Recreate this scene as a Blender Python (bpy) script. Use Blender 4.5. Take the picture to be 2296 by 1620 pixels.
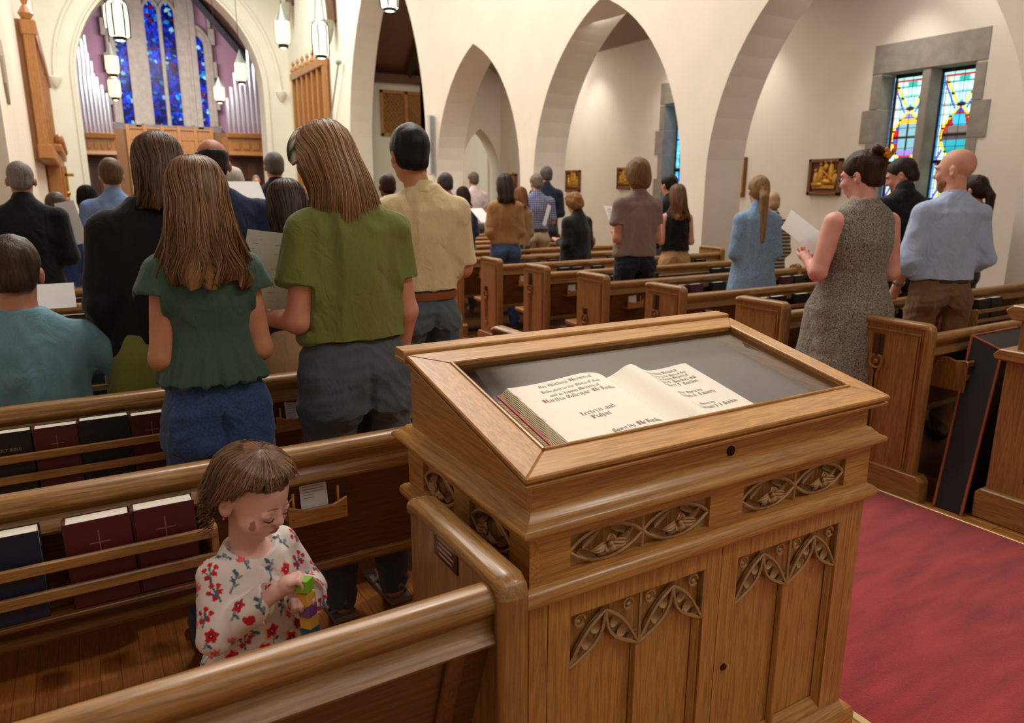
import bpy, math, random
import numpy as np
from mathutils import Vector, Matrix
from mathutils.bvhtree import BVHTree
random.seed(7); RNG = np.random.default_rng(7)
SC = bpy.context.scene; COL = SC.collection
for o in list(bpy.data.objects): bpy.data.objects.remove(o)

# ------------------------------------------------------------------ camera
FPX, PCX, PCY, CAMH = 1620.0, 1148.0, 810.0, 1.5
def _u(v): v = np.array(v, float); return v / np.linalg.norm(v)
_dY = _u((175 - PCX, -(418 - PCY), -FPX))
_x0 = np.array((4000 - PCX, -(430 - PCY), -FPX))
_dX = _u(_x0 - _dY * np.dot(_x0, _dY)); _dZ = np.cross(_dX, _dY)
ROT = np.array([_dX, _dY, _dZ])
CAMP = np.array([0, 0, CAMH])
def ray(x, y): return ROT @ np.array([x - PCX, -(y - PCY), -FPX])
def onY(x, y, Y): v = ray(x, y); return CAMP + v * Y / v[1]
def onX(x, y, X): v = ray(x, y); return CAMP + v * X / v[0]
def onZ(x, y, z): v = ray(x, y); return CAMP + v * (z - CAMH) / v[2]
def proj(p):
    c = ROT.T @ (np.array(p, float) - CAMP); return PCX + FPX * c[0] / -c[2], PCY - FPX * c[1] / -c[2]
def fz(Y): return -0.0095 * (min(max(Y, 1.5), 16) - 1.5)

cd = bpy.data.cameras.new('camera'); cam = bpy.data.objects.new('camera', cd); COL.objects.link(cam)
cd.sensor_fit = 'HORIZONTAL'; cd.sensor_width = 36; cd.lens = 36 * FPX / 2296
cd.clip_start = 0.05; cd.clip_end = 200
cam.matrix_world = Matrix(((*ROT[0], 0), (*ROT[1], 0), (*ROT[2], CAMH), (0, 0, 0, 1)))
cd.dof.use_dof = True; cd.dof.focus_distance = 1.9; cd.dof.aperture_fstop = 4.5
SC.camera = cam

# ------------------------------------------------------------------ world, light, exposure
w = bpy.data.worlds.new('world'); SC.world = w; w.use_nodes = True
w.node_tree.nodes['Background'].inputs[0].default_value = (0.75, 0.82, 1.0, 1)
w.node_tree.nodes['Background'].inputs[1].default_value = 0.15
SC.view_settings.view_transform = 'Standard'; SC.view_settings.look = 'None'
SC.view_settings.gamma = 1; SC.view_settings.exposure = 0.35; SC.view_settings.use_curve_mapping = False
SC.cycles.use_denoising = True
SC.cycles.max_bounces = 8
def area(name, loc, aim, sx, sy, power, col):
    l = bpy.data.lights.new(name, 'AREA'); l.shape = 'RECTANGLE'; l.size = sx; l.size_y = sy; l.energy = power; l.color = col
    o = bpy.data.objects.new(name, l); COL.objects.link(o); o.location = loc
    d = Vector(aim) - Vector(loc); o.rotation_euler = d.to_track_quat('-Z', 'Y').to_euler(); return o
def spot(name, loc, aim, power, ang, col, r=0.08, blend=0.6):
    l = bpy.data.lights.new(name, 'SPOT'); l.energy = power; l.spot_size = math.radians(ang); l.color = col
    l.shadow_soft_size = r; l.spot_blend = blend
    o = bpy.data.objects.new(name, l); COL.objects.link(o); o.location = loc
    d = Vector(aim) - Vector(loc); o.rotation_euler = d.to_track_quat('-Z', 'Y').to_euler(); return o
WARM = (1.0, 0.89, 0.74); NEUT = (1.0, 0.94, 0.87); COOL = (0.92, 1.0, 0.90)
# nave ceiling floods (the church's roof downlights, above the frame)
area('nave_flood', (3.0, 9.0, 8.2), (3.0, 9.0, 0), 5, 9, 640, NEUT)
area('nave_flood', (2.8, 20.5, 8.2), (2.8, 21, 0), 5, 7, 620, COOL)
area('aisle_flood', (8.0, 5.0, 4.2), (9.0, 5.0, 0), 0.5, 2.6, 30, NEUT)
area('aisle_flood', (8.0, 9.2, 4.2), (9.2, 9.2, 0), 0.5, 2.6, 30, NEUT)
area('aisle_flood', (8.2, 13.6, 4.1), (9.0, 13.6, 0), 0.5, 2.0, 30, NEUT)
area('chancel_flood', (3.0, 28.5, 6.5), (3.0, 33, 3), 3, 1, 260, (1.0, 0.9, 0.95))
area('rear_fill', (2.0, -2.2, 6.0), (2.2, 4.0, 1.0), 4, 1.5, 42, NEUT)  # added fill from behind the camera, lifts people's backs and the held sheets
for _y in (3.9, 5.9, 8.4, 10.2, 12.6): spot('aisle_downlight', (8.75, _y, 4.25), (9.4, _y, 1.5), 60, 75, NEUT, .06, 1.0)
for _x in (.9, 5.1): spot('organ_fill_spot', (_x, 27.6, 5.2), (_x, 29.8, 4.2), 160, 60, (1, 1, 1), .1, 1.0)  # added lights to brighten the organ pipes
spot('child_fill_spot', (-.5, .1, 4.6), (.24, 1.5, .75), 40, 16, NEUT, .08, .9)  # added fill spot, brightens the little girl's dress and hair
spot('desk_downlight', (2.2, 2.6, 5.6), (1.25, 1.30, 1.0), 120, 16, NEUT, .05, .5)
# near downlights
spot('downlight', (2.6, 3.6, 6.4), (1.7, 1.4, 0.8), 200, 60, WARM, 0.10)
spot('downlight', (4.2, -1.2, 5.4), (1.6, 1.3, 0.9), 150, 50, WARM, 0.12)
spot('downlight', (0.6, 4.6, 6.4), (0.4, 1.9, 0.5), 150, 52, WARM, 0.10)

# ------------------------------------------------------------------ materials
def srgb(c):
    if isinstance(c, str): c = [int(c[i:i+2], 16) for i in (0, 2, 4)]
    return tuple(((v/255)/12.92 if v/255 <= .04045 else ((v/255+.055)/1.055)**2.4) for v in c)
class NT:
    def __init__(s, name):
        s.m = bpy.data.materials.new(name); s.m.use_nodes = True; s.t = s.m.node_tree; s.b = s.t.nodes['Principled BSDF']
    def n(s, typ, **k):
        o = s.t.nodes.new(typ)
        for a, v in k.items(): setattr(o, a, v)
        return o
    def l(s, a, b): s.t.links.new(a, b)
    def val(s, k, v): s.b.inputs[k].default_value = v
MATS = {}
def plain(name, col, rough=0.6, metal=0.0, emit=None, es=1.0, spec=0.5, var=0.0, vscale=20, bump=0.0, bscale=200, sheen=0, coat=0):
    if name in MATS: return MATS[name]
    t = NT(name); c = srgb(col); t.val('Base Color', (*c, 1)); t.val('Roughness', rough); t.val('Metallic', metal)
    t.val('Specular IOR Level', spec)
    if sheen: t.val('Sheen Weight', sheen)
    if coat: t.val('Coat Weight', coat); t.val('Coat Roughness', 0.15)
    if emit is not None: t.val('Emission Color', (*srgb(emit), 1)); t.val('Emission Strength', es)
    if var or bump: tc = t.n('ShaderNodeTexCoord')
    if var:
        nz = t.n('ShaderNodeTexNoise'); nz.inputs['Scale'].default_value = vscale; nz.inputs['Detail'].default_value = 5
        t.l(tc.outputs['Object'], nz.inputs['Vector'])
        r = t.n('ShaderNodeValToRGB'); r.color_ramp.elements[0].position = .3; r.color_ramp.elements[1].position = .7
        r.color_ramp.elements[0].color = (*[v*(1-var) for v in c], 1); r.color_ramp.elements[1].color = (*[min(1, v*(1+var)) for v in c], 1)
        t.l(nz.outputs['Fac'], r.inputs[0]); t.l(r.outputs[0], t.b.inputs['Base Color'])
    if bump:
        nb = t.n('ShaderNodeTexNoise'); nb.inputs['Scale'].default_value = bscale; nb.inputs['Detail'].default_value = 4
        t.l(tc.outputs['Object'], nb.inputs['Vector'])
        bp = t.n('ShaderNodeBump'); bp.inputs['Strength'].default_value = bump; bp.inputs['Distance'].default_value = 0.01
        t.l(nb.outputs['Fac'], bp.inputs['Height']); t.l(bp.outputs[0], t.b.inputs['Normal'])
    MATS[name] = t.m; return t.m
def wood(name, ca, cb, axis, rough=0.35, ring=38.0, coat=0.25, pore=0.35):
    """oak: long stretched grain along one axis"""
    key = name + axis
    if key in MATS: return MATS[key]
    t = NT(key); tc = t.n('ShaderNodeTexCoord'); oi = t.n('ShaderNodeObjectInfo')
    ad = t.n('ShaderNodeVectorMath', operation='MULTIPLY_ADD')
    cmb = t.n('ShaderNodeCombineXYZ')
    for i in range(3): t.l(oi.outputs['Random'], cmb.inputs[i])
    t.l(cmb.outputs[0], ad.inputs[0]); ad.inputs[1].default_value = (7, 5, 9); t.l(tc.outputs['Object'], ad.inputs[2])
    mp = t.n('ShaderNodeMapping'); sc = {'x': (.055, 1, 1), 'y': (1, .055, 1), 'z': (1, 1, .055)}[axis]
    mp.inputs['Scale'].default_value = sc; t.l(ad.outputs[0], mp.inputs[0])
    n1 = t.n('ShaderNodeTexNoise'); n1.inputs['Scale'].default_value = ring; n1.inputs['Detail'].default_value = 3; n1.inputs['Distortion'].default_value = 1.2
    t.l(mp.outputs[0], n1.inputs['Vector'])
    ml = t.n('ShaderNodeMath', operation='MULTIPLY'); ml.inputs[1].default_value = 9; t.l(n1.outputs['Fac'], ml.inputs[0])
    fr = t.n('ShaderNodeMath', operation='PINGPONG'); fr.inputs[1].default_value = 1; t.l(ml.outputs[0], fr.inputs[0])
    n2 = t.n('ShaderNodeTexNoise'); n2.inputs['Scale'].default_value = 300; n2.inputs['Detail'].default_value = 4
    mp2 = t.n('ShaderNodeMapping'); mp2.inputs['Scale'].default_value = tuple(.05 if v < 1 else 1 for v in sc)
    t.l(ad.outputs[0], mp2.inputs[0]); t.l(mp2.outputs[0], n2.inputs['Vector'])
    mx = t.n('ShaderNodeMath', operation='MULTIPLY_ADD'); mx.inputs[1].default_value = .3; t.l(fr.outputs[0], mx.inputs[0])
    m3 = t.n('ShaderNodeMath', operation='MULTIPLY'); m3.inputs[1].default_value = .85; t.l(n2.outputs['Fac'], m3.inputs[0]); t.l(m3.outputs[0], mx.inputs[2])
    r = t.n('ShaderNodeValToRGB'); r.color_ramp.elements[0].position = .28; r.color_ramp.elements[1].position = .80
    r.color_ramp.elements[0].color = (*srgb(cb), 1); r.color_ramp.elements[1].color = (*srgb(ca), 1)
    t.l(mx.outputs[0], r.inputs[0]); t.l(r.outputs[0], t.b.inputs['Base Color'])
    t.val('Roughness', rough); t.val('Coat Weight', coat); t.val('Coat Roughness', 0.2)
    bp = t.n('ShaderNodeBump'); bp.inputs['Strength'].default_value = pore; bp.inputs['Distance'].default_value = 0.0006
    t.l(mx.outputs[0], bp.inputs['Height']); t.l(bp.outputs[0], t.b.inputs['Normal'])
    MATS[key] = t.m; return t.m
LECT = {a: wood('lectern_oak_', 'C69250', '94642F', a) for a in 'xyz'}
PEW = {a: wood('pew_oak_', 'AC7E46', '78522A', a) for a in 'xyz'}
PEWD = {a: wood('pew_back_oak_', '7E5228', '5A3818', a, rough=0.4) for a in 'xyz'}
SCR = {a: wood('screen_oak_', 'BC8246', '8E5A28', a) for a in 'xyz'}
ROOFW = {a: wood('roof_wood_', '6E4427', '4A2C18', a, coat=0) for a in 'xyz'}
M_plaster = plain('plaster', 'E9DFD0', 0.85, spec=.2, var=.03, vscale=2.5, bump=.12, bscale=30)
M_plasterA = plain('arch_plaster', 'D8CEC0', 0.85, spec=.2, var=.03, vscale=3, bump=.12, bscale=30)
M_purple = plain('mauve_plaster', 'AE8A9C', 0.85, spec=.2, var=.05, vscale=1.0)
M_stone = plain('grey_stone', '857D74', 0.9, spec=.2, var=.14, vscale=7, bump=.2, bscale=60)
M_stonel = plain('pale_stone', 'A79F90', 0.9, spec=.2, var=.12, vscale=5, bump=.2, bscale=60)
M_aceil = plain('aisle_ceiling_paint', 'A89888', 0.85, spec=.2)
M_white = plain('white_paint', 'E8E6E0', 0.5)
M_black = plain('black_metal', '141414', 0.4)
M_brass = plain('brass', 'B98F45', 0.3, metal=1.0)
M_paper = plain('white_paper', 'EDEBEA', 0.75, spec=.2)
M_cream = plain('cream_paper', 'F4EEE0', 0.75, spec=.2)
M_ink = plain('black_ink', '1E1A18', 0.8)
M_grey_ink = plain('grey_ink', '9A9896', 0.8)
def carpet():
    t = NT('red_carpet'); tc = t.n('ShaderNodeTexCoord')
    n1 = t.n('ShaderNodeTexNoise'); n1.inputs['Scale'].default_value = 350; n1.inputs['Detail'].default_value = 3
    n2 = t.n('ShaderNodeTexNoise'); n2.inputs['Scale'].default_value = 9; n2.inputs['Detail'].default_value = 6
    mp = t.n('ShaderNodeMapping'); mp.inputs['Scale'].default_value = (.35, 1.6, 1); t.l(tc.outputs['Object'], mp.inputs[0])
    t.l(tc.outputs['Object'], n1.inputs['Vector']); t.l(mp.outputs[0], n2.inputs['Vector'])
    a = t.n('ShaderNodeMath', operation='MULTIPLY_ADD'); a.inputs[1].default_value = .55; t.l(n1.outputs['Fac'], a.inputs[0])
    b = t.n('ShaderNodeMath', operation='MULTIPLY'); b.inputs[1].default_value = .5; t.l(n2.outputs['Fac'], b.inputs[0]); t.l(b.outputs[0], a.inputs[2])
    r = t.n('ShaderNodeValToRGB'); r.color_ramp.elements[0].position = .36; r.color_ramp.elements[1].position = .66
    r.color_ramp.elements[0].color = (*srgb('6E1A20'), 1); r.color_ramp.elements[1].color = (*srgb('A63036'), 1)
    t.l(a.outputs[0], r.inputs[0]); t.l(r.outputs[0], t.b.inputs['Base Color']); t.val('Roughness', .95); t.val('Specular IOR Level', .1)
    t.val('Sheen Weight', .3)
    bp = t.n('ShaderNodeBump'); bp.inputs['Strength'].default_value = .6; bp.inputs['Distance'].default_value = .004
    t.l(n1.outputs['Fac'], bp.inputs['Height']); t.l(bp.outputs[0], t.b.inputs['Normal']); return t.m
M_carpet = carpet()
def vcol(name, rough=.6, spec=.3, emit=0.0, bump=0.0, bscale=300, attr='col', sheen=0):
    if name in MATS: return MATS[name]
    t = NT(name); a = t.n('ShaderNodeAttribute'); a.attribute_name = attr
    t.l(a.outputs['Color'], t.b.inputs['Base Color']); t.val('Roughness', rough); t.val('Specular IOR Level', spec)
    if sheen: t.val('Sheen Weight', sheen)
    if emit: t.l(a.outputs['Color'], t.b.inputs['Emission Color']); t.val('Emission Strength', emit)
    if bump:
        tc = t.n('ShaderNodeTexCoord'); nb = t.n('ShaderNodeTexNoise'); nb.inputs['Scale'].default_value = bscale
        t.l(tc.outputs['Object'], nb.inputs['Vector'])
        bp = t.n('ShaderNodeBump'); bp.inputs['Strength'].default_value = bump; bp.inputs['Distance'].default_value = 0.002
        t.l(nb.outputs['Fac'], bp.inputs['Height']); t.l(bp.outputs[0], t.b.inputs['Normal'])
    MATS[name] = t.m; return t.m

# ------------------------------------------------------------------ mesh helpers
class MB:
    def __init__(s): s.v = []; s.f = []
    def add(s, vs, fs):
        b = len(s.v); s.v += [tuple(p) for p in vs]; s.f += [tuple(i + b for i in f) for f in fs]; return s
    def box(s, x0, x1, y0, y1, z0, z1):
        return s.add([(x, y, z) for z in (z0, z1) for y in (y0, y1) for x in (x0, x1)],
                     [(0, 2, 3, 1), (4, 5, 7, 6), (0, 1, 5, 4), (2, 6, 7, 3), (0, 4, 6, 2), (1, 3, 7, 5)])
    def prism(s, poly, axis, a0, a1):
        """extrude polygon (2D) along an axis; 'x': poly=(y,z); 'y': poly=(x,z); 'z': poly=(x,y)"""
        n = len(poly)
        def P(u, v, a): return {'x': (a, u, v), 'y': (u, a, v), 'z': (u, v, a)}[axis]
        vs = [P(u, v, a0) for u, v in poly] + [P(u, v, a1) for u, v in poly]
        fs = [tuple(range(n))[::-1], tuple(range(n, 2*n))] + [(i, (i+1) % n, n+(i+1) % n, n+i) for i in range(n)]
        return s.add(vs, fs)
    def tube(s, pts, rad, seg=8, caps=True, flat=None):
        pts = [Vector(p) for p in pts]; n = len(pts)
        rad = rad if hasattr(rad, '__len__') else [rad]*n
        up = Vector((0, 0, 1)); rings = []
        prev = None
        for i, p in enumerate(pts):
            d = (pts[min(i+1, n-1)] - pts[max(i-1, 0)]).normalized()
            if prev is None:
                a = d.cross(up)
                if a.length < .05: a = d.cross(Vector((0, 1, 0)))
            else: a = prev - d * prev.dot(d)
            a.normalize(); prev = a; b = d.cross(a)
            rings.append([p + (a*math.cos(2*math.pi*k/seg) + b*math.sin(2*math.pi*k/seg)*(flat or 1))*rad[i] for k in range(seg)])
        vs = [q for r in rings for q in r]; fs = []
        for i in range(n-1):
            for k in range(seg):
                k2 = (k+1) % seg; fs.append((i*seg+k, i*seg+k2, (i+1)*seg+k2, (i+1)*seg+k))
        if caps: fs.append(tuple(range(seg))[::-1]); fs.append(tuple((n-1)*seg+k for k in range(seg)))
        return s.add(vs, fs)
    def lathe(s, prof, c=(0, 0, 0), seg=16):
        vs = []; fs = []; n = len(prof)
        for r, z in prof:
            for k in range(seg):
                a = 2*math.pi*k/seg; vs.append((c[0]+r*math.cos(a), c[1]+r*math.sin(a), c[2]+z))
        for i in range(n-1):
            for k in range(seg):
                k2 = (k+1) % seg; fs.append((i*seg+k, i*seg+k2, (i+1)*seg+k2, (i+1)*seg+k))
        fs.append(tuple(range(seg))[::-1]); fs.append(tuple((n-1)*seg+k for k in range(seg)))
        return s.add(vs, fs)
    def ell(s, c, r, nu=12, nv=8):
        vs = [(c[0], c[1], c[2]-r[2])]; fs = []
        for j in range(1, nv):
            t = math.pi*j/nv
            for i in range(nu):
                a = 2*math.pi*i/nu; vs.append((c[0]+r[0]*math.sin(t)*math.cos(a), c[1]+r[1]*math.sin(t)*math.sin(a), c[2]-r[2]*math.cos(t)))
        vs.append((c[0], c[1], c[2]+r[2])); top = len(vs)-1
        for i in range(nu):
            i2 = (i+1) % nu; fs.append((0, 1+i2, 1+i)); fs.append((top, 1+(nv-2)*nu+i, 1+(nv-2)*nu+i2))
            for j in range(nv-2): fs.append((1+j*nu+i, 1+j*nu+i2, 1+(j+1)*nu+i2, 1+(j+1)*nu+i))
        return s.add(vs, fs)
    def xf(s, M):
        s.v = [tuple(M @ Vector(p)) for p in s.v]; return s
    def mesh(s, name, bev=0, seg=1, smooth=False, ang=32):
        me = bpy.data.meshes.new(name); me.from_pydata(s.v, [], s.f); me.update()
        import bmesh
        bm = bmesh.new(); bm.from_mesh(me); bmesh.ops.delete(bm, geom=[v for v in bm.verts if not v.link_faces], context='VERTS'); bmesh.ops.recalc_face_normals(bm, faces=bm.faces)
        if bev:
            ed = [e for e in bm.edges if len(e.link_faces) == 2 and e.calc_face_angle(0) > math.radians(40)]
            bmesh.ops.bevel(bm, geom=ed, offset=bev, segments=seg, profile=.5, affect='EDGES', clamp_overlap=True)
        bm.to_mesh(me); bm.free()
        if smooth: me.shade_smooth(); me.set_sharp_from_angle(angle=math.radians(ang))
        return me
def link(name, data, mat=None, parent=None, loc=None):
    if mat is not None and data is not None:
        data.materials.clear()
        for m in (mat if isinstance(mat, (list, tuple)) else [mat]): data.materials.append(m)
    o = bpy.data.objects.new(name, data); COL.objects.link(o)
    if parent is not None: o.parent = parent
    if loc is not None: o.location = loc
    return o
def obj(name, mb, mat, parent=None, bev=0, smooth=False, seg=1, loc=None, ang=32):
    return link(name, mb.mesh(name, bev, seg, smooth, ang), mat, parent, loc)
def tag(o, label=None, cat=None, group=None, kind=None):
    if label: o['label'] = label
    if cat: o['category'] = cat
    if group: o['group'] = group
    if kind: o['kind'] = kind
    return o
def thing(name, label, cat, loc=(0, 0, 0), rz=0, group=None):
    o = bpy.data.objects.new(name, None); COL.objects.link(o); o.location = loc; o.rotation_euler = (0, 0, rz)
    o.empty_display_size = .1
    return tag(o, label, cat, group)
KIDS = {}
def copy_tree(o, parent=None):
    c = o.copy(); COL.objects.link(c)
    if parent is not None: c.parent = parent
    for ch in [q for q in ALLKIDS(o)]: copy_tree(ch, c)
    return c
def ALLKIDS(o): return list(o.children)
def struct(name, mb, mat, **k): o = obj(name, mb, mat, **k); o['kind'] = 'structure'; return o
# ------------------------------------------------------------------ room shell
XW, XO, YC, YB = 6.56, 9.4, 26.2, 33.0
XL = -0.52
XWB = XW + 0.62
def slopebox(mb, x0, x1, ys, t=0.05, dz=0.0):
    for a, b in zip(ys[:-1], ys[1:]):
        za, zb = fz(a)+dz, fz(b)+dz
        mb.add([(x0, a, za), (x1, a, za), (x1, b, zb), (x0, b, zb), (x0, a, za-t), (x1, a, za-t), (x1, b, zb-t), (x0, b, zb-t)],
               [(0, 1, 2, 3), (7, 6, 5, 4), (0, 4, 5, 1), (1, 5, 6, 2), (2, 6, 7, 3), (3, 7, 4, 0)])
    return mb
M_floorw = wood('floor_wood_', 'B8743C', '925626', 'y', rough=.3, coat=.3)
M_floorx = wood('aisle_floor_wood_', 'B07434', '7E4C1E', 'y', rough=.3, coat=.3)
floor = struct('floor', slopebox(MB(), -3.6, 12.0, [-3, 1.5, 16, 34], .1, -.012), plain('subfloor', '5A3416', .5, var=.15, vscale=30))
# boards: those in view under the near left pews and beside the right aisle
k = 0
fb = {}
def board(x0, x1, y0, y1, mat, key):
    L = y1-y0; ww = x1-x0
    kk = (key, round(L, 2))
    if kk not in fb:
        fb[kk] = MB().box(0, ww, 0, L, -.012, 0).mesh('floor_board', bev=.0012); fb[kk].materials.append(mat)
    o = bpy.data.objects.new('floor_board', fb[kk]); COL.objects.link(o); o.parent = floor
    o.location = (x0, y0, fz(y0)); o.rotation_euler = (-.0095 if y0 >= 1.5 else 0, 0, 0)
x = -1.16
while x < 1.78:
    y = 0.1 - random.random()*.6
    while y < 4.6:
        L = random.choice([.9, 1.2, 1.5, 1.8]); y1 = min(y+L, 4.7)
        if y < 1.5 < y1: y1 = 1.5
        board(x, x+.0573, y, y1-.001, M_floorw, 'a'); y = y1
    x += .058
for x in np.arange(3.39, 3.75, .058):
    y = 0.2
    while y < 3.0:
        y1 = min(y + random.choice([.8, 1.1, 1.4]), 3.1)
        if y < 1.5 < y1: y1 = 1.5
        board(x, x+.0565, y, y1-.002, M_floorx, 'b'); y = y1
cp = obj('carpet', slopebox(MB(), 1.80, 3.37, list(np.linspace(-1.5, 1.5, 3)) + list(np.linspace(2, 16, 8)) + [22], .014, .002), M_carpet)
tag(cp, 'red carpet runner laid down the middle aisle between the pews', 'carpet')
st = obj('brass_strip', slopebox(MB(), 1.772, 1.80, [-1.5, 1.5], .01, .004), plain('pale_brass', 'D8C08A', .35, metal=.6), bev=.002)
tag(st, 'pale brass edging strip along the carpet at the foot of the oak display desk', 'strip')
st = obj('brass_strip', slopebox(MB(), 3.37, 3.385, [-1.5, 1.5, 4.0], .01, .004), MATS['pale_brass'], bev=.002)
tag(st, 'thin shiny edging strip between red carpet and boards beside the right pews', 'strip')

def arch_h(y, c, hw, spring, rise):
    R = (hw*hw + rise*rise)/(2*hw); d = abs(y-c)
    if d >= hw: return spring
    return spring + math.sqrt(max(0, R*R - (R-hw+d)**2))
def arcade(mb, axis, a0, a1, y_from, y_to, arches, zb, zt, nseg=28, hood=None):
    """wall slab between a0..a1 across the axis, with pointed openings [(c,hw,spring,rise,zbase)] along the other"""
    def P(u, y, z): return (u, y, z) if axis == 'x' else (y, u, z)
    def slab(y0, y1, z00, z01, z10=None, z11=None):
        z10 = z00 if z10 is None else z10; z11 = z01 if z11 is None else z11
        vs = [P(a0, y0, z00), P(a0, y1, z10), P(a0, y1, z11), P(a0, y0, z01), P(a1, y0, z00), P(a1, y1, z10), P(a1, y1, z11), P(a1, y0, z01)]
        mb.add(vs, [(0, 1, 2, 3), (7, 6, 5, 4), (0, 4, 5, 1), (3, 2, 6, 7)])
    def side(y, z0, z1): mb.add([P(a0, y, z0), P(a1, y, z0), P(a1, y, z1), P(a0, y, z1)], [(0, 1, 2, 3)])
    y = y_from
    for (c, hw, sp, rise, zbase) in sorted(arches):
        slab(y, c-hw, zb, zt)
        if zbase > zb: slab(c-hw, c+hw, zb, zbase)
        side(c-hw, zbase, sp); side(c+hw, zbase, sp)
        ys = [c-hw + 2*hw*(1-math.cos(math.pi*i/nseg))/2 for i in range(nseg+1)]
        for p, q in zip(ys[:-1], ys[1:]):
            slab(p, q, arch_h(p, c, hw, sp, rise), zt, arch_h(q, c, hw, sp, rise), zt)
        y = c+hw
    slab(y, y_to, zb, zt)
    side(y_from, zb, zt); side(y_to, zb, zt)
    return mb
ZT = 9.0
wr = struct('wall_right', arcade(MB(), 'x', XW, XWB, -3, YC+.6,
    [(0.94, 1.74, 1.6, 2.45, -.3), (4.86, 1.745, 1.6, 2.47, -.3), (8.79, 1.745, 1.6, 2.47, -.3), (12.68, 1.72, 1.6, 2.47, -.3), (17.45, 2.55, 2.4, 4.6, -.3)], -.3, ZT), M_plaster, smooth=True, ang=25)
# window openings in outer wall
def wall_holes(mb, x0, x1, y_from, y_to, holes, zb, zt):
    y = y_from
    for (h0, h1, z0, z1) in sorted(holes):
        mb.box(x0, x1, y, h0, zb, zt); mb.box(x0, x1, h0, h1, zb, z0); mb.box(x0, x1, h0, h1, z1, zt); y = h1
    mb.box(x0, x1, y, y_to, zb, zt); return mb
W1 = (5.14, 6.36, 1.25, 2.99)
DW = 3.92 + 0.0
W2 = (W1[0]+4.22, W1[1]+4.22, W1[2], W1[3])
wo = struct('wall_outer', wall_holes(MB(), XO, XO+.5, -3, 16.7, [W1, W2], -.3, 5.0), M_plaster)
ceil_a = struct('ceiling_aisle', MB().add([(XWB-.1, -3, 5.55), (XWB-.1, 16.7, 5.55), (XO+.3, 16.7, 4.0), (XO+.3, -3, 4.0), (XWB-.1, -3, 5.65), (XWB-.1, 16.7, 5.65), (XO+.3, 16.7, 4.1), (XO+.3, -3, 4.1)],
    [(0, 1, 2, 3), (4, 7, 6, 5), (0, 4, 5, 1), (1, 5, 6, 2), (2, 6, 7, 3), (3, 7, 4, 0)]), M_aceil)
# aisle end wall with small pointed doorway, yellowish lobby beyond
pa, pb = onY(1036, 400, 16.7), onY(1118, 400, 16.7)
cx_, hw_ = (pa[0]+pb[0])/2, (pb[0]-pa[0])/2
zap = onY(1080, 288, 16.7)[2]
struct('wall_aisle_end', arcade(MB(), 'y', 16.7, 17.2, 7.45, 10.2, [(cx_, hw_, zap-1.0, 1.0, -.3)], -.3, 6), M_plaster, smooth=True, ang=25)
struct('wall_aisle_return', MB().prism([(7.18, 14.8), (7.45, 16.7), (7.45, 17.2), (7.75, 17.2), (7.75, 16.6), (7.4, 14.8)], 'z', -.3, 6), M_plaster)
struct('wall_lobby_side', MB().box(9.3, 9.5, 17.2, 20.6, -.3, 6), M_plaster)
struct('wall_lobby', MB().box(9.5, 12, 19.2, 19.4, -.3, 4.4), plain('lobby_paint', 'DAD3B0', .85, spec=.2))
# transept behind the big arch
YT = 20.6
struct('wall_transept', MB().box(XWB-.2, 12, YT, YT+.3, -.3, 4.5), plain('transept_plaster', 'D8D6C6', .85, spec=.2))
struct('trim_1', MB().box(XWB-.1, 12, YT-.15, YT+.05, 4.38, 4.62), ROOFW['x'], bev=.01)
rf = struct('ceiling_transept', MB().add([(XWB-.2, YT+.2, 4.6), (12, YT+.2, 4.6), (12, 14.6, 9.5), (XWB-.2, 14.6, 9.5), (XWB-.2, YT+.2, 4.75), (12, YT+.2, 4.75), (12, 14.6, 9.65), (XWB-.2, 14.6, 9.65)],
    [(0, 1, 2, 3), (4, 7, 6, 5), (0, 4, 5, 1), (1, 5, 6, 2), (2, 6, 7, 3), (3, 7, 4, 0)]), ROOFW['y'])
for xx in (8.55, 10.2):
    p0 = Vector((xx, YT, 4.55)); p1 = Vector((xx, 14.6, 9.35))
    o = obj('rafter', MB().tube([p0, p1], .11, 4), plain('dark_timber', '2E1E14', .6), rf)
# lattice grille
a = onY(853, 200, YT-.1); b = onY(953, 308, YT-.1)
gr = thing('lattice_screen', 'oak-framed pierced lattice grille on the transept wall', 'screen', (a[0], YT-.001, b[2]))
gw, gh = b[0]-a[0]+.25, a[2]-b[2]
f = MB()
for (x0, x1, z0, z1) in ((0, gw, 0, .08), (0, gw, gh-.08, gh), (0, .09, 0, gh), (gw-.09, gw, 0, gh), (gw*.5-.05, gw*.5+.05, 0, gh)): f.box(x0, x1, -.06, 0, z0, z1)
obj('frame', f, SCR['z'], gr, bev=.008)
f = MB(); n = 15
for i in range(-n, n):
    for sgn in (1, -1):
        x0 = (i+.5)/n*gw; pts = []
        for tt in np.linspace(0, 1, 9):
            xx = x0 + sgn*tt*gh*.8
            if .05 < xx < gw-.05: pts.append((xx, -.02, tt*gh))
        if len(pts) > 1: f.tube([pts[0], pts[-1]], .018, 4)
    for sgn in (-1,):
        x0 = (i+n+.5)/n*gw; pts = [(x0-t*gh*.8, -.02, t*gh) for t in np.linspace(0, 1, 9) if .05 < x0-t*gh*.8 < gw-.05]
        if len(pts) > 1: f.tube([pts[0], pts[-1]], .018, 4)
o = obj('lattice', f, SCR['x'], gr); o['kind'] = 'stuff'
obj('backing', MB().box(.02, gw-.02, -.012, .0, .02, gh-.02), plain('grille_gold', '8C7440', .5), gr)

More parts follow.
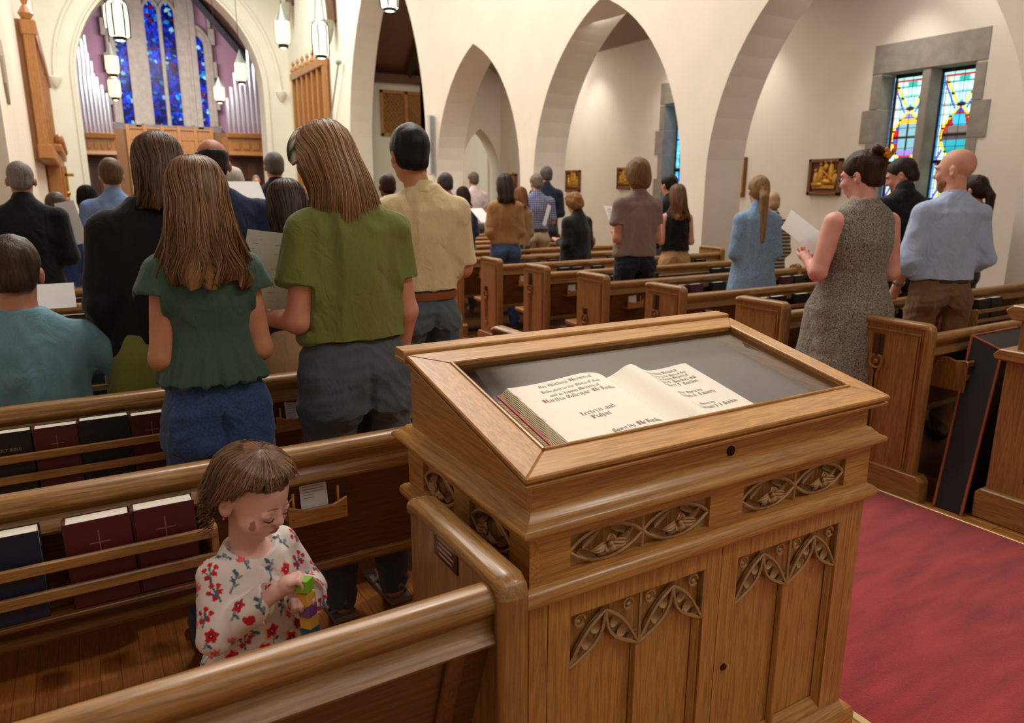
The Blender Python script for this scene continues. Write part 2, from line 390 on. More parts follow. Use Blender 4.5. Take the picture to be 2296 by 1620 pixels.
# chancel arch wall
pl, pr = onY(182, 250, YC), onY(598, 300, YC)
CC, CHW = (pl[0]+pr[0])/2, (pr[0]-pl[0])/2
CAR = (CC, CHW, 4.6, 3.3, -.3)
struct('wall_chancel', arcade(MB(), 'y', YC, YC+.8, XL-.3, XW+.2, [CAR], -.3, ZT), M_plaster, smooth=True, ang=25)
# hood mould round chancel arch
def archline(c, hw, sp, rise, y, n=40):
    return [(c-hw + 2*hw*(1-math.cos(math.pi*i/n))/2, y, arch_h(c-hw + 2*hw*(1-math.cos(math.pi*i/n))/2, c, hw, sp, rise)) for i in range(n+1)]
struct('trim_2', MB().tube(archline(CC, CHW+.55, 4.6, 3.95, YC-.03), .06, 6), M_plaster, smooth=True)
struct('trim_3', MB().tube([(CC-CHW-.12, YC-.02, 0)] + archline(CC, CHW+.12, 4.6, 3.42, YC-.02) + [(CC+CHW+.12, YC-.02, 0)], .05, 6), M_plaster, smooth=True)
for sx in (-1, 1):
    struct('trim_4', MB().lathe([(.02, -.28), (.09, -.2), (.16, -.05), (.17, 0), (.12, .03)], (CC+sx*(CHW+.55), YC-.08, 4.6), 12), M_plaster, smooth=True)
# chancel interior: side walls, mauve east wall, dark roof timbers
struct('wall_chancel_left', MB().box(CC-CHW-1.6, CC-CHW-1.3, YC+.8, YB, -.3, 9), M_purple)
struct('wall_chancel_right', MB().box(CC+CHW+1.3, CC+CHW+1.6, YC+.8, YB, -.3, 9), M_purple)
struct('wall_east', MB().box(CC-5, CC+5, YB+.35, YB+.6, -.3, 10), M_purple)
rt = struct('ceiling_chancel', MB().prism([(CC-5, 5.0), (CC, 10.6), (CC+5, 5.0), (CC+5, 5.3), (CC, 10.9), (CC-5, 5.3)], 'y', YC+.7, YB+.5), ROOFW['y'])
for yy in (28.5, 31.4):
    for sx in (-1, 1):
        pts = [(CC+sx*(4.15-.1*i*i*.12), yy, 3.9+i*.62) for i in range(4)] + [(CC+sx*(3.6-.62*i), yy, 6.0+i*.72) for i in range(1, 6)]
        obj('roof_truss', MB().tube(pts, .17, 4), plain('truss_timber', '26272E', .5), rt)
# nave roof and truss ends, left wall, rear wall
struct('ceiling', MB().prism([(XL-3.2, 8.0), (3.0, 11.5), (XW+.4, 8.2), (XW+.4, 8.5), (3.0, 11.8), (XL-3.2, 8.3)], 'y', -3, YC+.5), ROOFW['y'])
struct('wall_left', arcade(MB(), 'x', XL-.5, XL, 8.3, YC+.6, [], -.3, ZT), M_plaster)
struct('wall_far_left', MB().box(-3.9, -3.6, -3, 8.9, -.3, ZT), M_plaster)
struct('wall_left_return', MB().box(-3.9, XL-.5, 8.5, 8.9, -.3, ZT), M_plaster)
struct('wall_rear', MB().box(-3.9, 12, -3.3, -3, -.3, ZT), M_plaster)
for (x, y, X) in ((650, 10, XW-.12), (745, 50, XW-.1)):
    p = onX(x, y, X)
    tr = tag(obj('roof_brace', MB().tube([(X+.02, p[1], p[2]), (X-.05, p[1], p[2]+.9), (X-.6, p[1], p[2]+2.2), (X-1.6, p[1], p[2]+3.6)], .16, 4), ROOFW['z'], bev=.01),
        'dark timber roof brace rising from the nave wall ' + ('beside the lantern with a cone top' if x < 700 else 'behind the tall white hanging lantern'), 'brace')
    cb = tag(obj('corbel', MB().lathe([(.02, -.62), (.1, -.5), (.17, -.2), (.2, 0)], (X-.14, p[1], p[2]+.02), 10), M_stonel, smooth=True),
        'pale stone corbel under the dark roof brace ' + ('nearest the chancel arch' if x < 700 else 'right of the tall lantern'), 'corbel')
p = onX(1040, -6, XW)
M_stonel2 = plain('window_stone', '9C9288', .9, spec=.2, var=.14, vscale=7, bump=.2, bscale=60)
# window stone surround on the outer wall
def quoined(W, name):
    y0, y1, z0, z1 = W
    wn = thing(name, None, None, (XO, (y0+y1)/2, z0)); wn['kind'] = 'structure'; 
    ym = (y0+y1)/2
    for (a, b, c, d) in [(y0-.12, y1+.12, z1, z1+.36)] + [(y1, y1+(.12 if i % 2 else .22), z0+i*.43, z0+(i+1)*.43-.006) for i in range(4)] + [(y0-(.12 if i % 2 else .22), y0, z0+i*.43, z0+(i+1)*.43-.006) for i in range(4)] + [(y0-.2, y1+.2, z0-.16, z0)]:
        o = obj('stone', MB().box(-.015, .3, (a if a >= y1+0 and False else a-(.004 if abs(a-y1) < 1e-6 else 0))-ym, b+(.004 if abs(b-y0) < 1e-6 else 0)-ym, c-z0-(.004 if abs(c-z1) < 1e-6 else 0), d-z0), M_stonel2, wn, bev=.004)
    obj('mullion', MB().box(0, .3, -.055, .055, 0, z1-z0), M_stonel2, wn, bev=.012)
    dk = plain('leaded_dark', '1A1A1C', .6)
    for s in (-1, 1):
        c = s*(y1-y0)/4
        fw = (y1-y0)/4-.04
        fr = MB()
        for q in ((c-fw, c+fw, z1-z0-.05, z1-z0), (c-fw, c-fw+.025, 0, z1-z0), (c+fw-.025, c+fw, 0, z1-z0), (c-fw, c+fw, .58, .62)): fr.box(.26, .30, *q)
        obj('frame', fr, dk, wn)
    return wn, ym
win1, ym1 = quoined(W1, 'window_1'); win2, ym2 = quoined(W2, 'window_2')
# leaded lights painted as coloured glass: a grid of small panes with per-face colour
def glass_grid(name, parent, y0, y1, z0, z1, x, fn, nu, nv, emit):
    vs = [(x, y0+(y1-y0)*i/nu, z0+(z1-z0)*j/nv) for j in range(nv+1) for i in range(nu+1)]
    fs = [(j*(nu+1)+i, j*(nu+1)+i+1, (j+1)*(nu+1)+i+1, (j+1)*(nu+1)+i) for j in range(nv) for i in range(nu)]
    me = bpy.data.meshes.new(name); me.from_pydata(vs, [], fs)
    at = me.color_attributes.new('col', 'FLOAT_COLOR', 'CORNER'); cols = []
    for j in range(nv):
        for i in range(nu):
            c = srgb(fn((i+.5)/nu, (j+.5)/nv)); cols += [*c, 1]*4
    at.data.foreach_set('color', cols)
    return link(name, me, vcol('stained_glass', .25, .5, emit), parent)
def pane_fn(kind):
    def fn(u, v):   # u: 0 at right in view (near) .. 1 left; v up
        if kind == 2: pass
        U = (u-.5)*2; V = v
        if v > .975 or u > .94: return 'A8F0F0' if v > .975 else '3F8FC8'
        if (v > .962 and u < .94) or .895 < u <= .92: return 'C83020'
        # upper panel v>.33, lower below
        if abs(v-.335) < .012: return '101010'
        vv = (v-.335)/.62 if v > .335 else v/.335
        if v < .335: 
            w_ = .5*abs(math.sin(vv*math.pi*1.0+.9)) + .08
            if abs(abs(U)-w_) < .09: return 'F4E848'
            if abs(abs(U)-(1.05-vv*1.0)) < .06: return '3050D0'
            return 'C4F8EE' if abs(U) > w_ or vv > .35 else '3CA0C8'
        # ogee: spread at vv .32, narrow at .68, spread at 1
        if vv < .68:
            t = vv/.68; w_ = .78*math.sin(math.pi*min(1, max(0, t)))**1.0*(1-.25*(t > .7)*(t-.7)/.3) + .04
        else:
            t = (vv-.68)/.32; w_ = .06 + .8*t**.8
        e = abs(U)-w_
        if abs(e) < .075: return 'F2E23C' if int(v*60) % 5 else '141414'
        if abs(vv-.68) < .035 and abs(U) < .2: return '1030C0'
        if e > 0:
            dd = abs(abs(U) - abs((vv*2.0) % 2 - 1)*1.0)
            if dd < .06: return '3A60D0'
            if abs(vv-.68) < .008: return '101010'
            return 'C4F8EE'
        if vv >= .68: 
            return '2AB8A8' if vv > .95 and abs(U) < .25 else ('7FD0D8' if abs(abs(U)-.12-.3*(vv-.7)) < .04 or abs((vv*9) % 1-.5) < .10 else 'CFF6F2')
        if abs(vv-.34) < .008: return '101010'
        if kind == 1:
            if .18 < vv < .5 and abs(U) < .45: return '74A8B8' if abs(U) > .03 else '202428'
            if vv < .12: return 'C01828'
            if .12 < vv < .18: return '9078D8'
            if .5 < vv < .56: return 'E8B030'
            if .56 < vv < .62: return '8C84D0'
            if vv > .62: return 'F2EFA8'
            return 'C01828' if int(v*30) % 3 else '4058D8'
        if vv < .08: return '9A1C20'
        if vv < .18: return '22A040' if U < 0 else '1C9098'
        if vv < .28: return '2C9CB0'
        if vv < .36: return '4A4448'
        if vv < .44: return '6E6460' if abs(U) < .55 else 'B02028'
        if vv < .58 and -.3 < U-(vv-.5) < .3: return '38B0D8'
        if vv > .6: return '3048D0' if vv < .64 else 'B02028'
        return 'A02028'
    return fn
def blue_fn(u, v):
    U = (u-.5)*2; w_ = .2+.5*abs(math.sin(v*7))
    if v > .97 or u > .93: return '4FB8E0'
    if abs(v-.335) < .012 or abs(v-.66) < .008: return '0C1018'
    if abs(abs(U)-w_) < .1: return '48C0F0'
    if abs(U) < w_ and .45 < v < .8: return ['7A2430', '2848E0', '30201C', '2050F0'][int(u*7+v*23) % 4]
    return ['2E9CE0', '58D0F0', '2468D0', '8CE8F8'][int(u*9)*3 % 4 if int(v*31) % 2 else (int(u*9)+int(v*31)) % 4]
for (wn, W, f1, f2) in ((win1, W1, pane_fn(1), pane_fn(3)), (win2, W2, blue_fn, blue_fn)):
    h = (W[1]-W[0])
    g = glass_grid('glass', wn, .055+.02, h/2-.02, 0, W[3]-W[2]-.04, .28, f1, 40, 130, 1.0)
    g2 = glass_grid('glass', wn, -h/2+.02, -.055-.02, 0, W[3]-W[2]-.04, .28, f2, 40, 130, 1.0)
    lead = MB()
    for s0, s1 in ((.075, h/2-.02), (-h/2+.02, -.075)):
        for q in range(1, 13): z = q*(W[3]-W[2]-.04)/13; lead.box(.272, .279, s0, s1, z-.003, z+.003)
        for q in range(1, 4): y = s0+(s1-s0)*q/4; lead.box(.273, .279, y-.002, y+.002, 0, W[3]-W[2]-.05)
    obj('leading', lead, MATS['leaded_dark'], wn)
# ------------------------------------------------------------------ pews
# local frame: y=0 is the top of the back rest (worshippers face +y), z=0 the floor
def rail_mb(x0, x1):
    prof = [(-.030, .780), (-.034, .796), (-.026, .812), (-.008, .820), (.012, .820), (.026, .810), (.030, .795), (.026, .75),
            (.022, .715), (-.004, .715), (-.030, .717), (-.034, .724), (-.026, .731), (-.012, .740), (-.006, .755), (-.014, .768)]
    return MB().prism(prof[::-1], 'x', x0, x1)
def end_mb(face, full=True):
    """pew end; face=-1: shown side is the left face, +1: right face"""
    m = MB()
    m.box(-.024, .024, -.06, .43, .12, .845)
    return m
def make_pew(L, left_end=True, right_end=True, tracery=0, detail=True, rack=None, holder=None, divider=None, H=.846, y1=.39):
    """x from 0 to L; returns root empty"""
    root = thing('pew', 'x', 'pew')
    a = .03 if left_end else 0; b = L-.03 if right_end else L
    obj('top_rail', rail_mb(a, b), PEW['x'], root, smooth=True, ang=50)
    back = MB().prism([(-.004, .73), (.016, .73), (.135, .385), (.115, .385)], 'x', a, b)
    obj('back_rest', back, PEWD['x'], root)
    obj('lower_moulding', MB().prism([(.10, .40), (.112, .405), (.14, .405), (.145, .37), (.11, .365), (.098, .38)], 'x', a, b), PEW['x'], root, bev=.003)
    obj('seat', MB().prism([(.125, .42), (.52, .445), (.535, .43), (.525, .415), (.125, .395)], 'x', a, b), PEW['x'], root, bev=.004)
    if detail:
        for xx in ([a+.09, b-.09] if L > 1 else [b-.09]):
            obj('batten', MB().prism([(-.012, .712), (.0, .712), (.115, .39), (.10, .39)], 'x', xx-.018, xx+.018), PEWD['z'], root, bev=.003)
    for side, on in ((-1, left_end), (1, right_end)):
        if not on: continue
        xc = .0 if side < 0 else L
        x0, x1 = (xc, xc+.055) if side < 0 else (xc-.055, xc)
        y0 = -.055
        e = MB(); r = .035
        prof = [(y0, .1), (y1, .1), (y1, H-r)] + [(y1-r+r*math.sin(t), H-r+r*math.cos(t)) for t in (math.pi/4*1.6, math.pi/4, .3)] + [(y1-r, H), (y0+r, H)] + [(y0+r-r*math.sin(t), H-r+r*math.cos(t)) for t in (.3, math.pi/4, math.pi/4*1.6)] + [(y0, H-r)]
        en = obj('pew_end', MB().prism([(y, z) for y, z in [(y0+.012, .1), (y1-.012, .1), (y1-.012, H-.012), (y0+.012, H-.012)]], 'x', x0+.007, x1-.007), PEW['z'], root, bev=.003)
        # moulded rim: runs up the back edge, over the top
        path = [(y0+.02, .12), (y0+.02, H-.038), (y0+.024, H-.026), (y0+.036, H-.018), (y1-.05, H-.018), (y1-.02, H-.03)]
        xm = (x0+x1)/2
        rim = MB()
        sec = [(-.025, -.016), (-.030, -.010), (-.031, .004), (-.027, .012), (-.018, .017), (.018, .017), (.027, .012), (.031, .004), (.030, -.010), (.025, -.016)]
        ring = []
        for i, (y, z) in enumerate(path):
            p0 = path[max(0, i-1)]; p2 = path[min(len(path)-1, i+1)]
            d = Vector((p2[0]-p0[0], p2[1]-p0[1])).normalized(); nrm = Vector((-d[1], d[0]))   # outward (left of direction)
            ring.append([(xm+u, y+nrm[0]*v, z+nrm[1]*v) for u, v in sec])
        n = len(sec); vs = [q for rr in ring for q in rr]; fs = [(i*n+k, i*n+(k+1) % n, (i+1)*n+(k+1) % n, (i+1)*n+k) for i in range(len(path)-1) for k in range(n)]
        rim.add(vs, fs[n:]+[tuple((len(path)-1)*n+k for k in range(n))]); obj('rim', rim, PEW['y'], en, smooth=True, ang=50)
        obj('rim', MB().add(vs[:2*n], fs[:n]+[tuple(range(n))]), PEW['z'], en, smooth=True, ang=50)
        if side*0 == 0 and detail:
            gr = MB(); fx = x0 if side < 0 else x1
            sg = -1 if side < 0 else 1
            for yy in (y0+.052, y0+.066): gr.box(min(fx, fx-sg*.004)-.0005, max(fx, fx-sg*.004)+.0005, yy, yy+.006, .14, H-.07)
            gr.box(fx-.001 if sg < 0 else fx-.004, fx+.004 if sg < 0 else fx+.001, y0+.05, y1-.03, H-.062, H-.055)
            obj('bead', gr, PEW['z'], en)
        obj('plinth', MB().prism([(y0-.05, -.02), (y1+.03, -.02), (y1+.03, .10), (y1+.01, .125), (y0-.02, .125), (y0-.045, .10)], 'x', x0-.012, x1+.012), PEW['y'], en, bev=.004)
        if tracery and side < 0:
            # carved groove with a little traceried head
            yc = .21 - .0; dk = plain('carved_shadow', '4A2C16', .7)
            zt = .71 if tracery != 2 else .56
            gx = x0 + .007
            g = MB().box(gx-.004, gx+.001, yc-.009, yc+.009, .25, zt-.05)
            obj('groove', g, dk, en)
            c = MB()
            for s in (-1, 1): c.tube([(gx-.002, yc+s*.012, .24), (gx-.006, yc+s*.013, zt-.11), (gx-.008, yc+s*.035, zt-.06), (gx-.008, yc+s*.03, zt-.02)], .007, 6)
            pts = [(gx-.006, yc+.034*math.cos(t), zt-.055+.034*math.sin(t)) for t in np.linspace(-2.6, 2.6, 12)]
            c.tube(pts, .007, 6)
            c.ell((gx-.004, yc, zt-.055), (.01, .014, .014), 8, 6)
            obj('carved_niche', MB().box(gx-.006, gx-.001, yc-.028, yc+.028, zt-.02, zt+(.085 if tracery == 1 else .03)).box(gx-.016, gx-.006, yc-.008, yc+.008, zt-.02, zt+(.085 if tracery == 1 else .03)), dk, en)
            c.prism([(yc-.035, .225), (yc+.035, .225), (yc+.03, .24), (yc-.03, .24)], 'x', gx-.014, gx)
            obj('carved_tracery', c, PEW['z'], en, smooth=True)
        if tracery and side > 0 and False: pass
    for dv in (divider or []):
        obj('divider', MB().prism([(-.05, .1), (.16, .1), (.45, .44), (.44, .5), (.3, .56), (.16, .66), (.08, .80), (.05, .845), (-.02, .86), (-.05, .84)], 'x', dv-.022, dv+.022), PEW['z'], root, bev=.008)
    for (r0, r1) in (rack or []):
        rk = obj('book_rack', MB().prism([(-.128, .545), (.075, .545), (.07, .557), (-.128, .557)], 'x', r0+.02, r1-.02), PEWD['x'], root, bev=.002)
        for z in (.600, .668): obj('slat', MB().box(r0, r1, -.133, -.121, z-.0, z+.027), PEW['x'], rk, bev=.003)
        for xx in (r0, r1-.016):
            obj('bracket', MB().prism([(-.13, .54), (.08, .54), (.03, .70), (-.04, .70), (-.07, .69), (-.115, .698), (-.13, .69)], 'x', xx, xx+.016), PEW['z'], rk, bev=.003)
    for hx in (holder or []):
        h = obj('card_pocket', MB().prism([(hx-.082, .600), (hx+.082, .600), (hx+.082, .665), (hx+.04, .648), (hx-.04, .648), (hx-.082, .665)], 'y', -.045, -.034), SCR['x'], root, bev=.003)
        obj('pocket_floor', MB().box(hx-.08, hx+.08, -.036, .045, .598, .61), SCR['x'], h)
        for s in (-1, 1): obj('screw', MB().ell((hx+s*.07, -.046, .628), (.003, .002, .003), 8, 6), M_brass, h)
        for s in (-1, 1): obj('pencil', MB().tube([(hx+s*.062, -.022, .61), (hx+s*.062, -.024, .692)], .0035, 6), plain('pencil_yellow', 'D89A30', .4), h)
    return root
def place(root, x, y, label, group=None):
    root.location = (x, y, fz(y)); root['label'] = label
    if group: root['group'] = group
    return root
ORD = ['first', 'second', 'third', 'fourth', 'fifth', 'sixth', 'seventh', 'eighth', 'ninth', 'tenth', 'eleventh', 'twelfth', 'thirteenth', 'fourteenth', 'fifteenth']
# left block
XLP = -1.5
LY = [1.012, 1.90, 2.75, 3.60] + [3.60+.85*i for i in range(1, 11)]
p = make_pew(.60-XLP, False, True)
place(p, XLP, LY[0], 'nearest oak pew, cut short against the display desk, metal plate on its end')
pl_ = obj('name_plate', MB().box(.60-XLP-.0515, .60-XLP-.047, .135, .243, .766, .822), plain('bronze_plate', '5A3A2C', .25, metal=.8), p, bev=.001)
_pt = MB()
for _r in range(4): _pt.box(.60-XLP-.0520, .60-XLP-.0514, .15+(_r%2)*.008, .225-(_r%2)*.008, .809-_r*.011, .813-_r*.011)
obj('plate_lettering', _pt, plain('plate_light', 'B8A890', .4), pl_)['kind'] = 'stuff'
p = make_pew(1.76-XLP, False, True, rack=[(.35, 1.70)], holder=[1.97])
place(p, XLP, LY[1], 'oak pew behind the little girl with two red hymnals in its rack')
p = make_pew(1.76-XLP, False, True, rack=[(.35, 1.72), (2.30, 3.0)], holder=[2.13])
place(p, XLP, LY[2], 'oak pew third from the camera, behind the girl in the green ruffled top')
base = make_pew(1.76-XLP, False, True, rack=[(.4, 1.75)], holder=[2.13], detail=False)
place(base, XLP, LY[3], 'oak pew behind the woman in the black coat and olive skirt')
for i, y in enumerate(LY[4:]):
    c = copy_tree(base); c.location = (XLP, y, fz(y))
    c['label'] = 'oak pew, %s row from the camera, left block' % ORD[i+4]
for o in [q for q in bpy.data.objects if q.name.startswith('pew') and q.parent is None and q.location.x == XLP and q.location.y > 2.8]: o['group'] = 'left block pews'
# right block
XRP, XRE = 3.407, 6.45
RY = [1.945 + .84*i for i in range(13)]
rightpews = []
for i, y in enumerate(RY):
    if i < 6:
        r = make_pew(XRE-XRP, True, i > 3, tracery=[1, 2, 1, 2, 1, 2][i], rack=[(.62, 1.35), (1.9, 2.7)] if i else [(.2, .5)],
                     holder=[.32, 2.9] if i else None, divider=[2.25] if i in (2, 3) else None, H=.88, y1=.34)
        if i == 5: rbase = r
    else: r = copy_tree(rbase)
    place(r, XRP, y, ['oak pew with tall carved end, black case leaning beside it',
        'oak pew, carved end half hidden by the display desk',
        'oak pew with square carved end, behind the woman in the long denim shirt',
        'oak pew with thin carved groove, fourth along the right block',
        'oak pew with brown carved square, fifth along the right block',
        'oak pew with slim end, sixth along the right block'][i] if i < 6 else 'oak pew, the %s row from the camera in the right block' % ORD[i], 'right block pews')
    rightpews.append(r)
# cards standing in the pockets
def card(x, y, z, rz=0, tilt=-.16, w_=.074, h_=.115, label='', group='cards in the pew pockets'):
    t = thing('prayer_card', label, 'card', (x, y, z), rz, group)
    t.rotation_euler = (tilt, 0, rz)
    obj('sheet', MB().box(-w_/2, w_/2, -.0008, .0008, 0, h_), M_paper, t)
    obj('sheet', MB().box(-w_/2+.003, w_/2+.002, .0012, .0024, 0, h_+.003), M_paper, t)
    tx = MB()
    for r in range(7):
        zz = h_-.018-r*.008; w2 = w_*(.62 if r < 1 else .8) if r < 5 else w_*.4
        x0 = -w2/2 if r < 5 else -w_*.4
        tx.box(x0, x0+w2, -.0012, -.0007, zz, zz+.0022)
    obj('print', tx, M_grey_ink, t); return t
card(XLP+1.97, LY[1]-.006, fz(LY[1])+.612, label='white printed card between two pencils in the pew pocket beside the little girl')
card(XLP+2.13, LY[2]-.006, fz(LY[2])+.612, .1, label='crumpled white card in the pew pocket right of the blue jeans')
for i in range(1, 6):
    for hx, nm in ((.32, 'aisle end'), (2.9, 'wall end')):
        card(XRP+hx, RY[i]-.004, fz(RY[i])+.612, random.uniform(-.1, .1), -.16, label='white card in the pocket at the %s of the %s right-hand pew' % (nm, ORD[i]))
# hymnals and bibles in the racks
def book_mesh(kind):
    col = {'red': '4E1119', 'black': '101014', 'blue': '141A38'}[kind]
    cm = plain('cover_'+kind, col, .45, spec=.5, bump=.15, bscale=900)
    w_, t_, h_ = .140, .057, .205
    t = thing(('hymnal' if kind == 'red' else 'bible'), 'x', 'book')
    cov = MB().box(0, w_, 0, .003, 0, h_).box(0, w_, t_-.003, t_, 0, h_)
    sp = [(0, .0)]+[(-.006*math.sin(a), t_/2-t_/2*math.cos(a)) for a in np.linspace(.3, math.pi-.3, 5)]+[(0, t_), (.003, t_), (.003, 0)]
    cov.prism(sp, 'z', 0, h_)
    obj('cover', cov, cm, t, bev=.0008)
    obj('page_block', MB().box(.003, w_-.004, .003, t_-.003, .003, h_-.002), plain('page_edges', 'E6E2D4', .8, spec=.2), t, bev=.001)
    if kind == 'red':
        obj('gilt_cross', MB().box(.068, .0705, -.0006, .0002, .125, .178).box(.048, .092, -.0006, .0002, .148, .1505), plain('faded_gilt', '8C5A50', .4), t)
    return t
BK = {}
def place_book(kind, x, row, side, z=.557, dz=0, w=1.0, label='', group=None, ry=0.0):
    Y = (LY if side == 'L' else RY)[row]; X0 = XLP if side == 'L' else XRP
    if kind not in BK: t = BK[kind] = book_mesh(kind); 
    else: t = copy_tree(BK[kind])
    t.location = (X0+x, Y-.116, fz(Y)+z+dz+.001); t.rotation_euler = (-.06, ry, 0); t.scale = (w, 1, 1)
    t['label'] = label; t['group'] = group or 'books in the pew racks'
    return t
place_book('blue', -.295-XLP+.0, 1, 'L', label='dark blue bible at the left end of the rack nearest the little girl', w=.93)
place_book('red', -.115-XLP, 1, 'L', label='left one of the two dark red hymnals with faint crosses beside the little girl', w=.95, ry=-.01)
place_book('red', .022-XLP, 1, 'L', label='right one of the two dark red hymnals, its end beside the little girl', w=.95, dz=.003)
_b = place_book('black', -.36-XLP, 2, 'L', label='black bible with lettering at the far left of the third pew rack', w=1.0)
place_book('red', -.213-XLP, 2, 'L', label='dark red hymnal between two black bibles in the third pew rack', w=.86)
place_book('black', -.088-XLP, 2, 'L', label='large black bible standing tallest in the third pew rack', w=1.04, dz=.006)
place_book('red', .062-XLP, 2, 'L', label='dark red hymnal next to the blue jeans in the third pew rack', w=.88)
for (x, k, lb) in ((.02-1.0, 'black', 'a'), (-.22, 'red', 'dark red hymnal right of the seated man in the light blue sweater'), (-.08, 'black', 'black bible right of the seated man, below the elbow'), (.06, 'red', 'dark red hymnal beside the olive skirt in the fourth pew rack')):
    if x < -.5: continue
    place_book(k, x-XLP, 3, 'L', label=lb, w=.95)
place_book('black', 2.50, 2, 'L', label='black bible in the short rack right of the grey-trousered woman', w=1.0)
place_book('black', 2.66, 2, 'L', label='black bible next to the display desk in the short rack of the third pew', w=1.0)
for r in range(4, 8):
    for j in range(3):
        place_book(random.choice(['red', 'black', 'black']), 1.15+j*.155-XLP*0, r, 'L', label='book standing in the rack of the %s left pew, %s from its left end' % (ORD[r], ['first', 'second', 'third'][j]), group='books in the left pew racks')
for r in range(1, 7):
    for j, xx in enumerate([.68, .84, 1.1, 1.95, 2.12, 2.35, 2.55]):
        if r == 1 and j > 4: continue
        k = 'red' if (r == 2 and j < 1) or (r*7+j*3) % 6 == 0 else 'black'
        place_book(k, xx, r, 'R', label='book standing in the rack of the %s right pew, %s along from the aisle' % (ORD[r], ORD[j]), group='books in the right pew racks')

# gilt title on the black bibles (built after the copies are made, on the one whose title the photograph shows)
fc = bpy.data.curves.new('title', 'FONT'); fc.body = 'HOLY BIBLE'; fc.size = .0135; fc.extrude = .0002; fc.align_x = 'CENTER'
_t = bpy.data.objects.new('title_curve', fc); COL.objects.link(_t); bpy.context.view_layer.update()
tm = bpy.data.meshes.new_from_object(_t.evaluated_get(bpy.context.evaluated_depsgraph_get())); bpy.data.objects.remove(_t)
fo_ = link('title', tm, plain('gilt_letters', 'B89858', .4, metal=.5), _b); fo_.location = (.075, -.0006, .145); fo_.rotation_euler = (math.pi/2, 0, 0)
# P8: panelled end of the last pew on the right
b0 = onZ(2204, 1160, 0)
t = thing('usher_desk', 'panelled oak desk end at the right edge of the picture with a stepped top', 'desk', (3.50, 1.60, 0))
def off(x, y, Y): q = onX(x, y, 3.5); return q
zA = onX(2266, 705, 3.5)[2]; zB = onX(2225, 790, 3.5)[2]; zT = onX(2280, 612, 3.5)[2]
bb = MB().box(0, .5, -1.2, 0, .14, zB)
obj('carcase', bb, PEW['z'], t, bev=.004)
fr = MB()
obj('plinth', MB().prism([(-1.2, 0), (.03, 0), (.03, .12), (.01, .145), (-1.2, .145)], 'x', -.03, .5), PEW['y'], t, bev=.006)
obj('panel_frame', MB().prism([(-.15, .22), (-1.0, .22), (-1.0, zB-.1), (-.15, zB-.1)], 'x', -.004, .002), PEWD['z'], t)
obj('inner_panel', MB().box(-.012, .0, -.99, -.175, .25, zB-.13), PEW['z'], t, bev=.008)
obj('moulding', MB().prism([(-1.22, zB-.02), (.035, zB-.02), (.045, zB+.0), (.02, zB+.03), (-1.22, zB+.03)], 'x', -.035, .5), PEW['y'], t, bev=.005)
obj('upper_panel', MB().box(.01, .5, -1.2, -.03, zB+.02, zA), PEW['z'], t, bev=.003)
obj('moulding', MB().prism([(-1.2, zA-.02), (.0, zA-.02), (.03, zA+.02), (.0, zA+.045), (-1.2, zA+.045)], 'x', -.02, .5), PEW['y'], t, bev=.005)
obj('post', MB().box(.03, .12, -.15, -.06, zA+.04, zT-.02), PEW['z'], t, bev=.003)
obj('cap', MB().box(.015, .135, -.165, -.045, zT-.045, zT-.02).box(.02, .13, -.16, -.05, zT-.01, zT+.01).box(.03, .12, -.15, -.06, zT-.02, zT-.01), PEW['x'], t, bev=.004)
# black case leaning on the pew
t = thing('black_case', 'tall black wooden case with orange edges leaning against the right-hand pew', 'case', (3.6, 1.7, 0))
def PX(x, y, z): return onZ(x, y, z)
A = onY(2180, 752, 1.86); B = onX(2248, 786, A[0]); Cc = onY(2300, 765, B[1])
z0 = .03; A0 = onY(2098, 1100, 1.78); B0 = onX(2160, 1120, A0[0])
wdt = .42
P8 = [Vector(A), Vector(B), Vector(A)+Vector((wdt, 0, 0)), Vector(B)+Vector((wdt, 0, 0)), Vector(A0), Vector(B0), Vector(A0)+Vector((wdt, 0, 0)), Vector(B0)+Vector((wdt, 0, 0))]
for q in P8[4:]: q.z = .0
L0 = Vector(t.location); P8 = [q-L0 for q in P8]
m = MB().add(P8, [(0, 1, 3, 2), (4, 6, 7, 5), (0, 4, 5, 1), (2, 3, 7, 6), (0, 2, 6, 4), (1, 5, 7, 3)])
obj('body', m, plain('black_vinyl', '16141A', .45, bump=.1, bscale=150), t, bev=.004)
oe = plain('orange_edge', '9A4E2C', .5)
m = MB().tube([P8[4], P8[0], P8[2]], .007, 6).tube([P8[5], P8[1], P8[3]], .007, 6).tube([P8[0], P8[1]], .006, 6)
obj('edging', m, oe, t, smooth=True)
# ------------------------------------------------------------------ display desk (lectern) with glazed top
DX0, DX1, DY0, DY1 = .66, 1.70, 1.06, 1.66
desk = thing('display_desk', 'large carved oak display desk with a sloping glazed top and two cupboard doors', 'desk', (DX0, DY0, 0))
def W2(p): return (p[0]-DX0, p[1]-DY0, p[2])
def dobj(name, mb, mat, parent=None, **k):
    mb.v = [W2(p) for p in mb.v]; return obj(name, mb, mat, parent or desk, **k)
def DXp(x, y, Y=DY0): q = onY(x, y, Y); return q[0], q[2]
def sweep_rect(prof, x0, x1, y0, y1, sides=(0, 1, 2, 3)):
    """moulding: profile (outset, z) mitred round three/four sides of a rectangle"""
    m = MB(); rings = []
    for (cx, cy, sx, sy) in ((x0, y1, -1, 1), (x0, y0, -1, -1), (x1, y0, 1, -1), (x1, y1, 1, 1)):
        rings.append([(cx+sx*o, cy+sy*o, z) for o, z in prof])
    n = len(prof); vs = [p for r in rings for p in r]
    fs = [(i*n+k, i*n+(k+1) % n, ((i+1) % 4)*n+(k+1) % n, ((i+1) % 4)*n+k) for i in sides for k in range(n)]
    return m.add(vs, fs)
zT_, zB_ = .747, .711
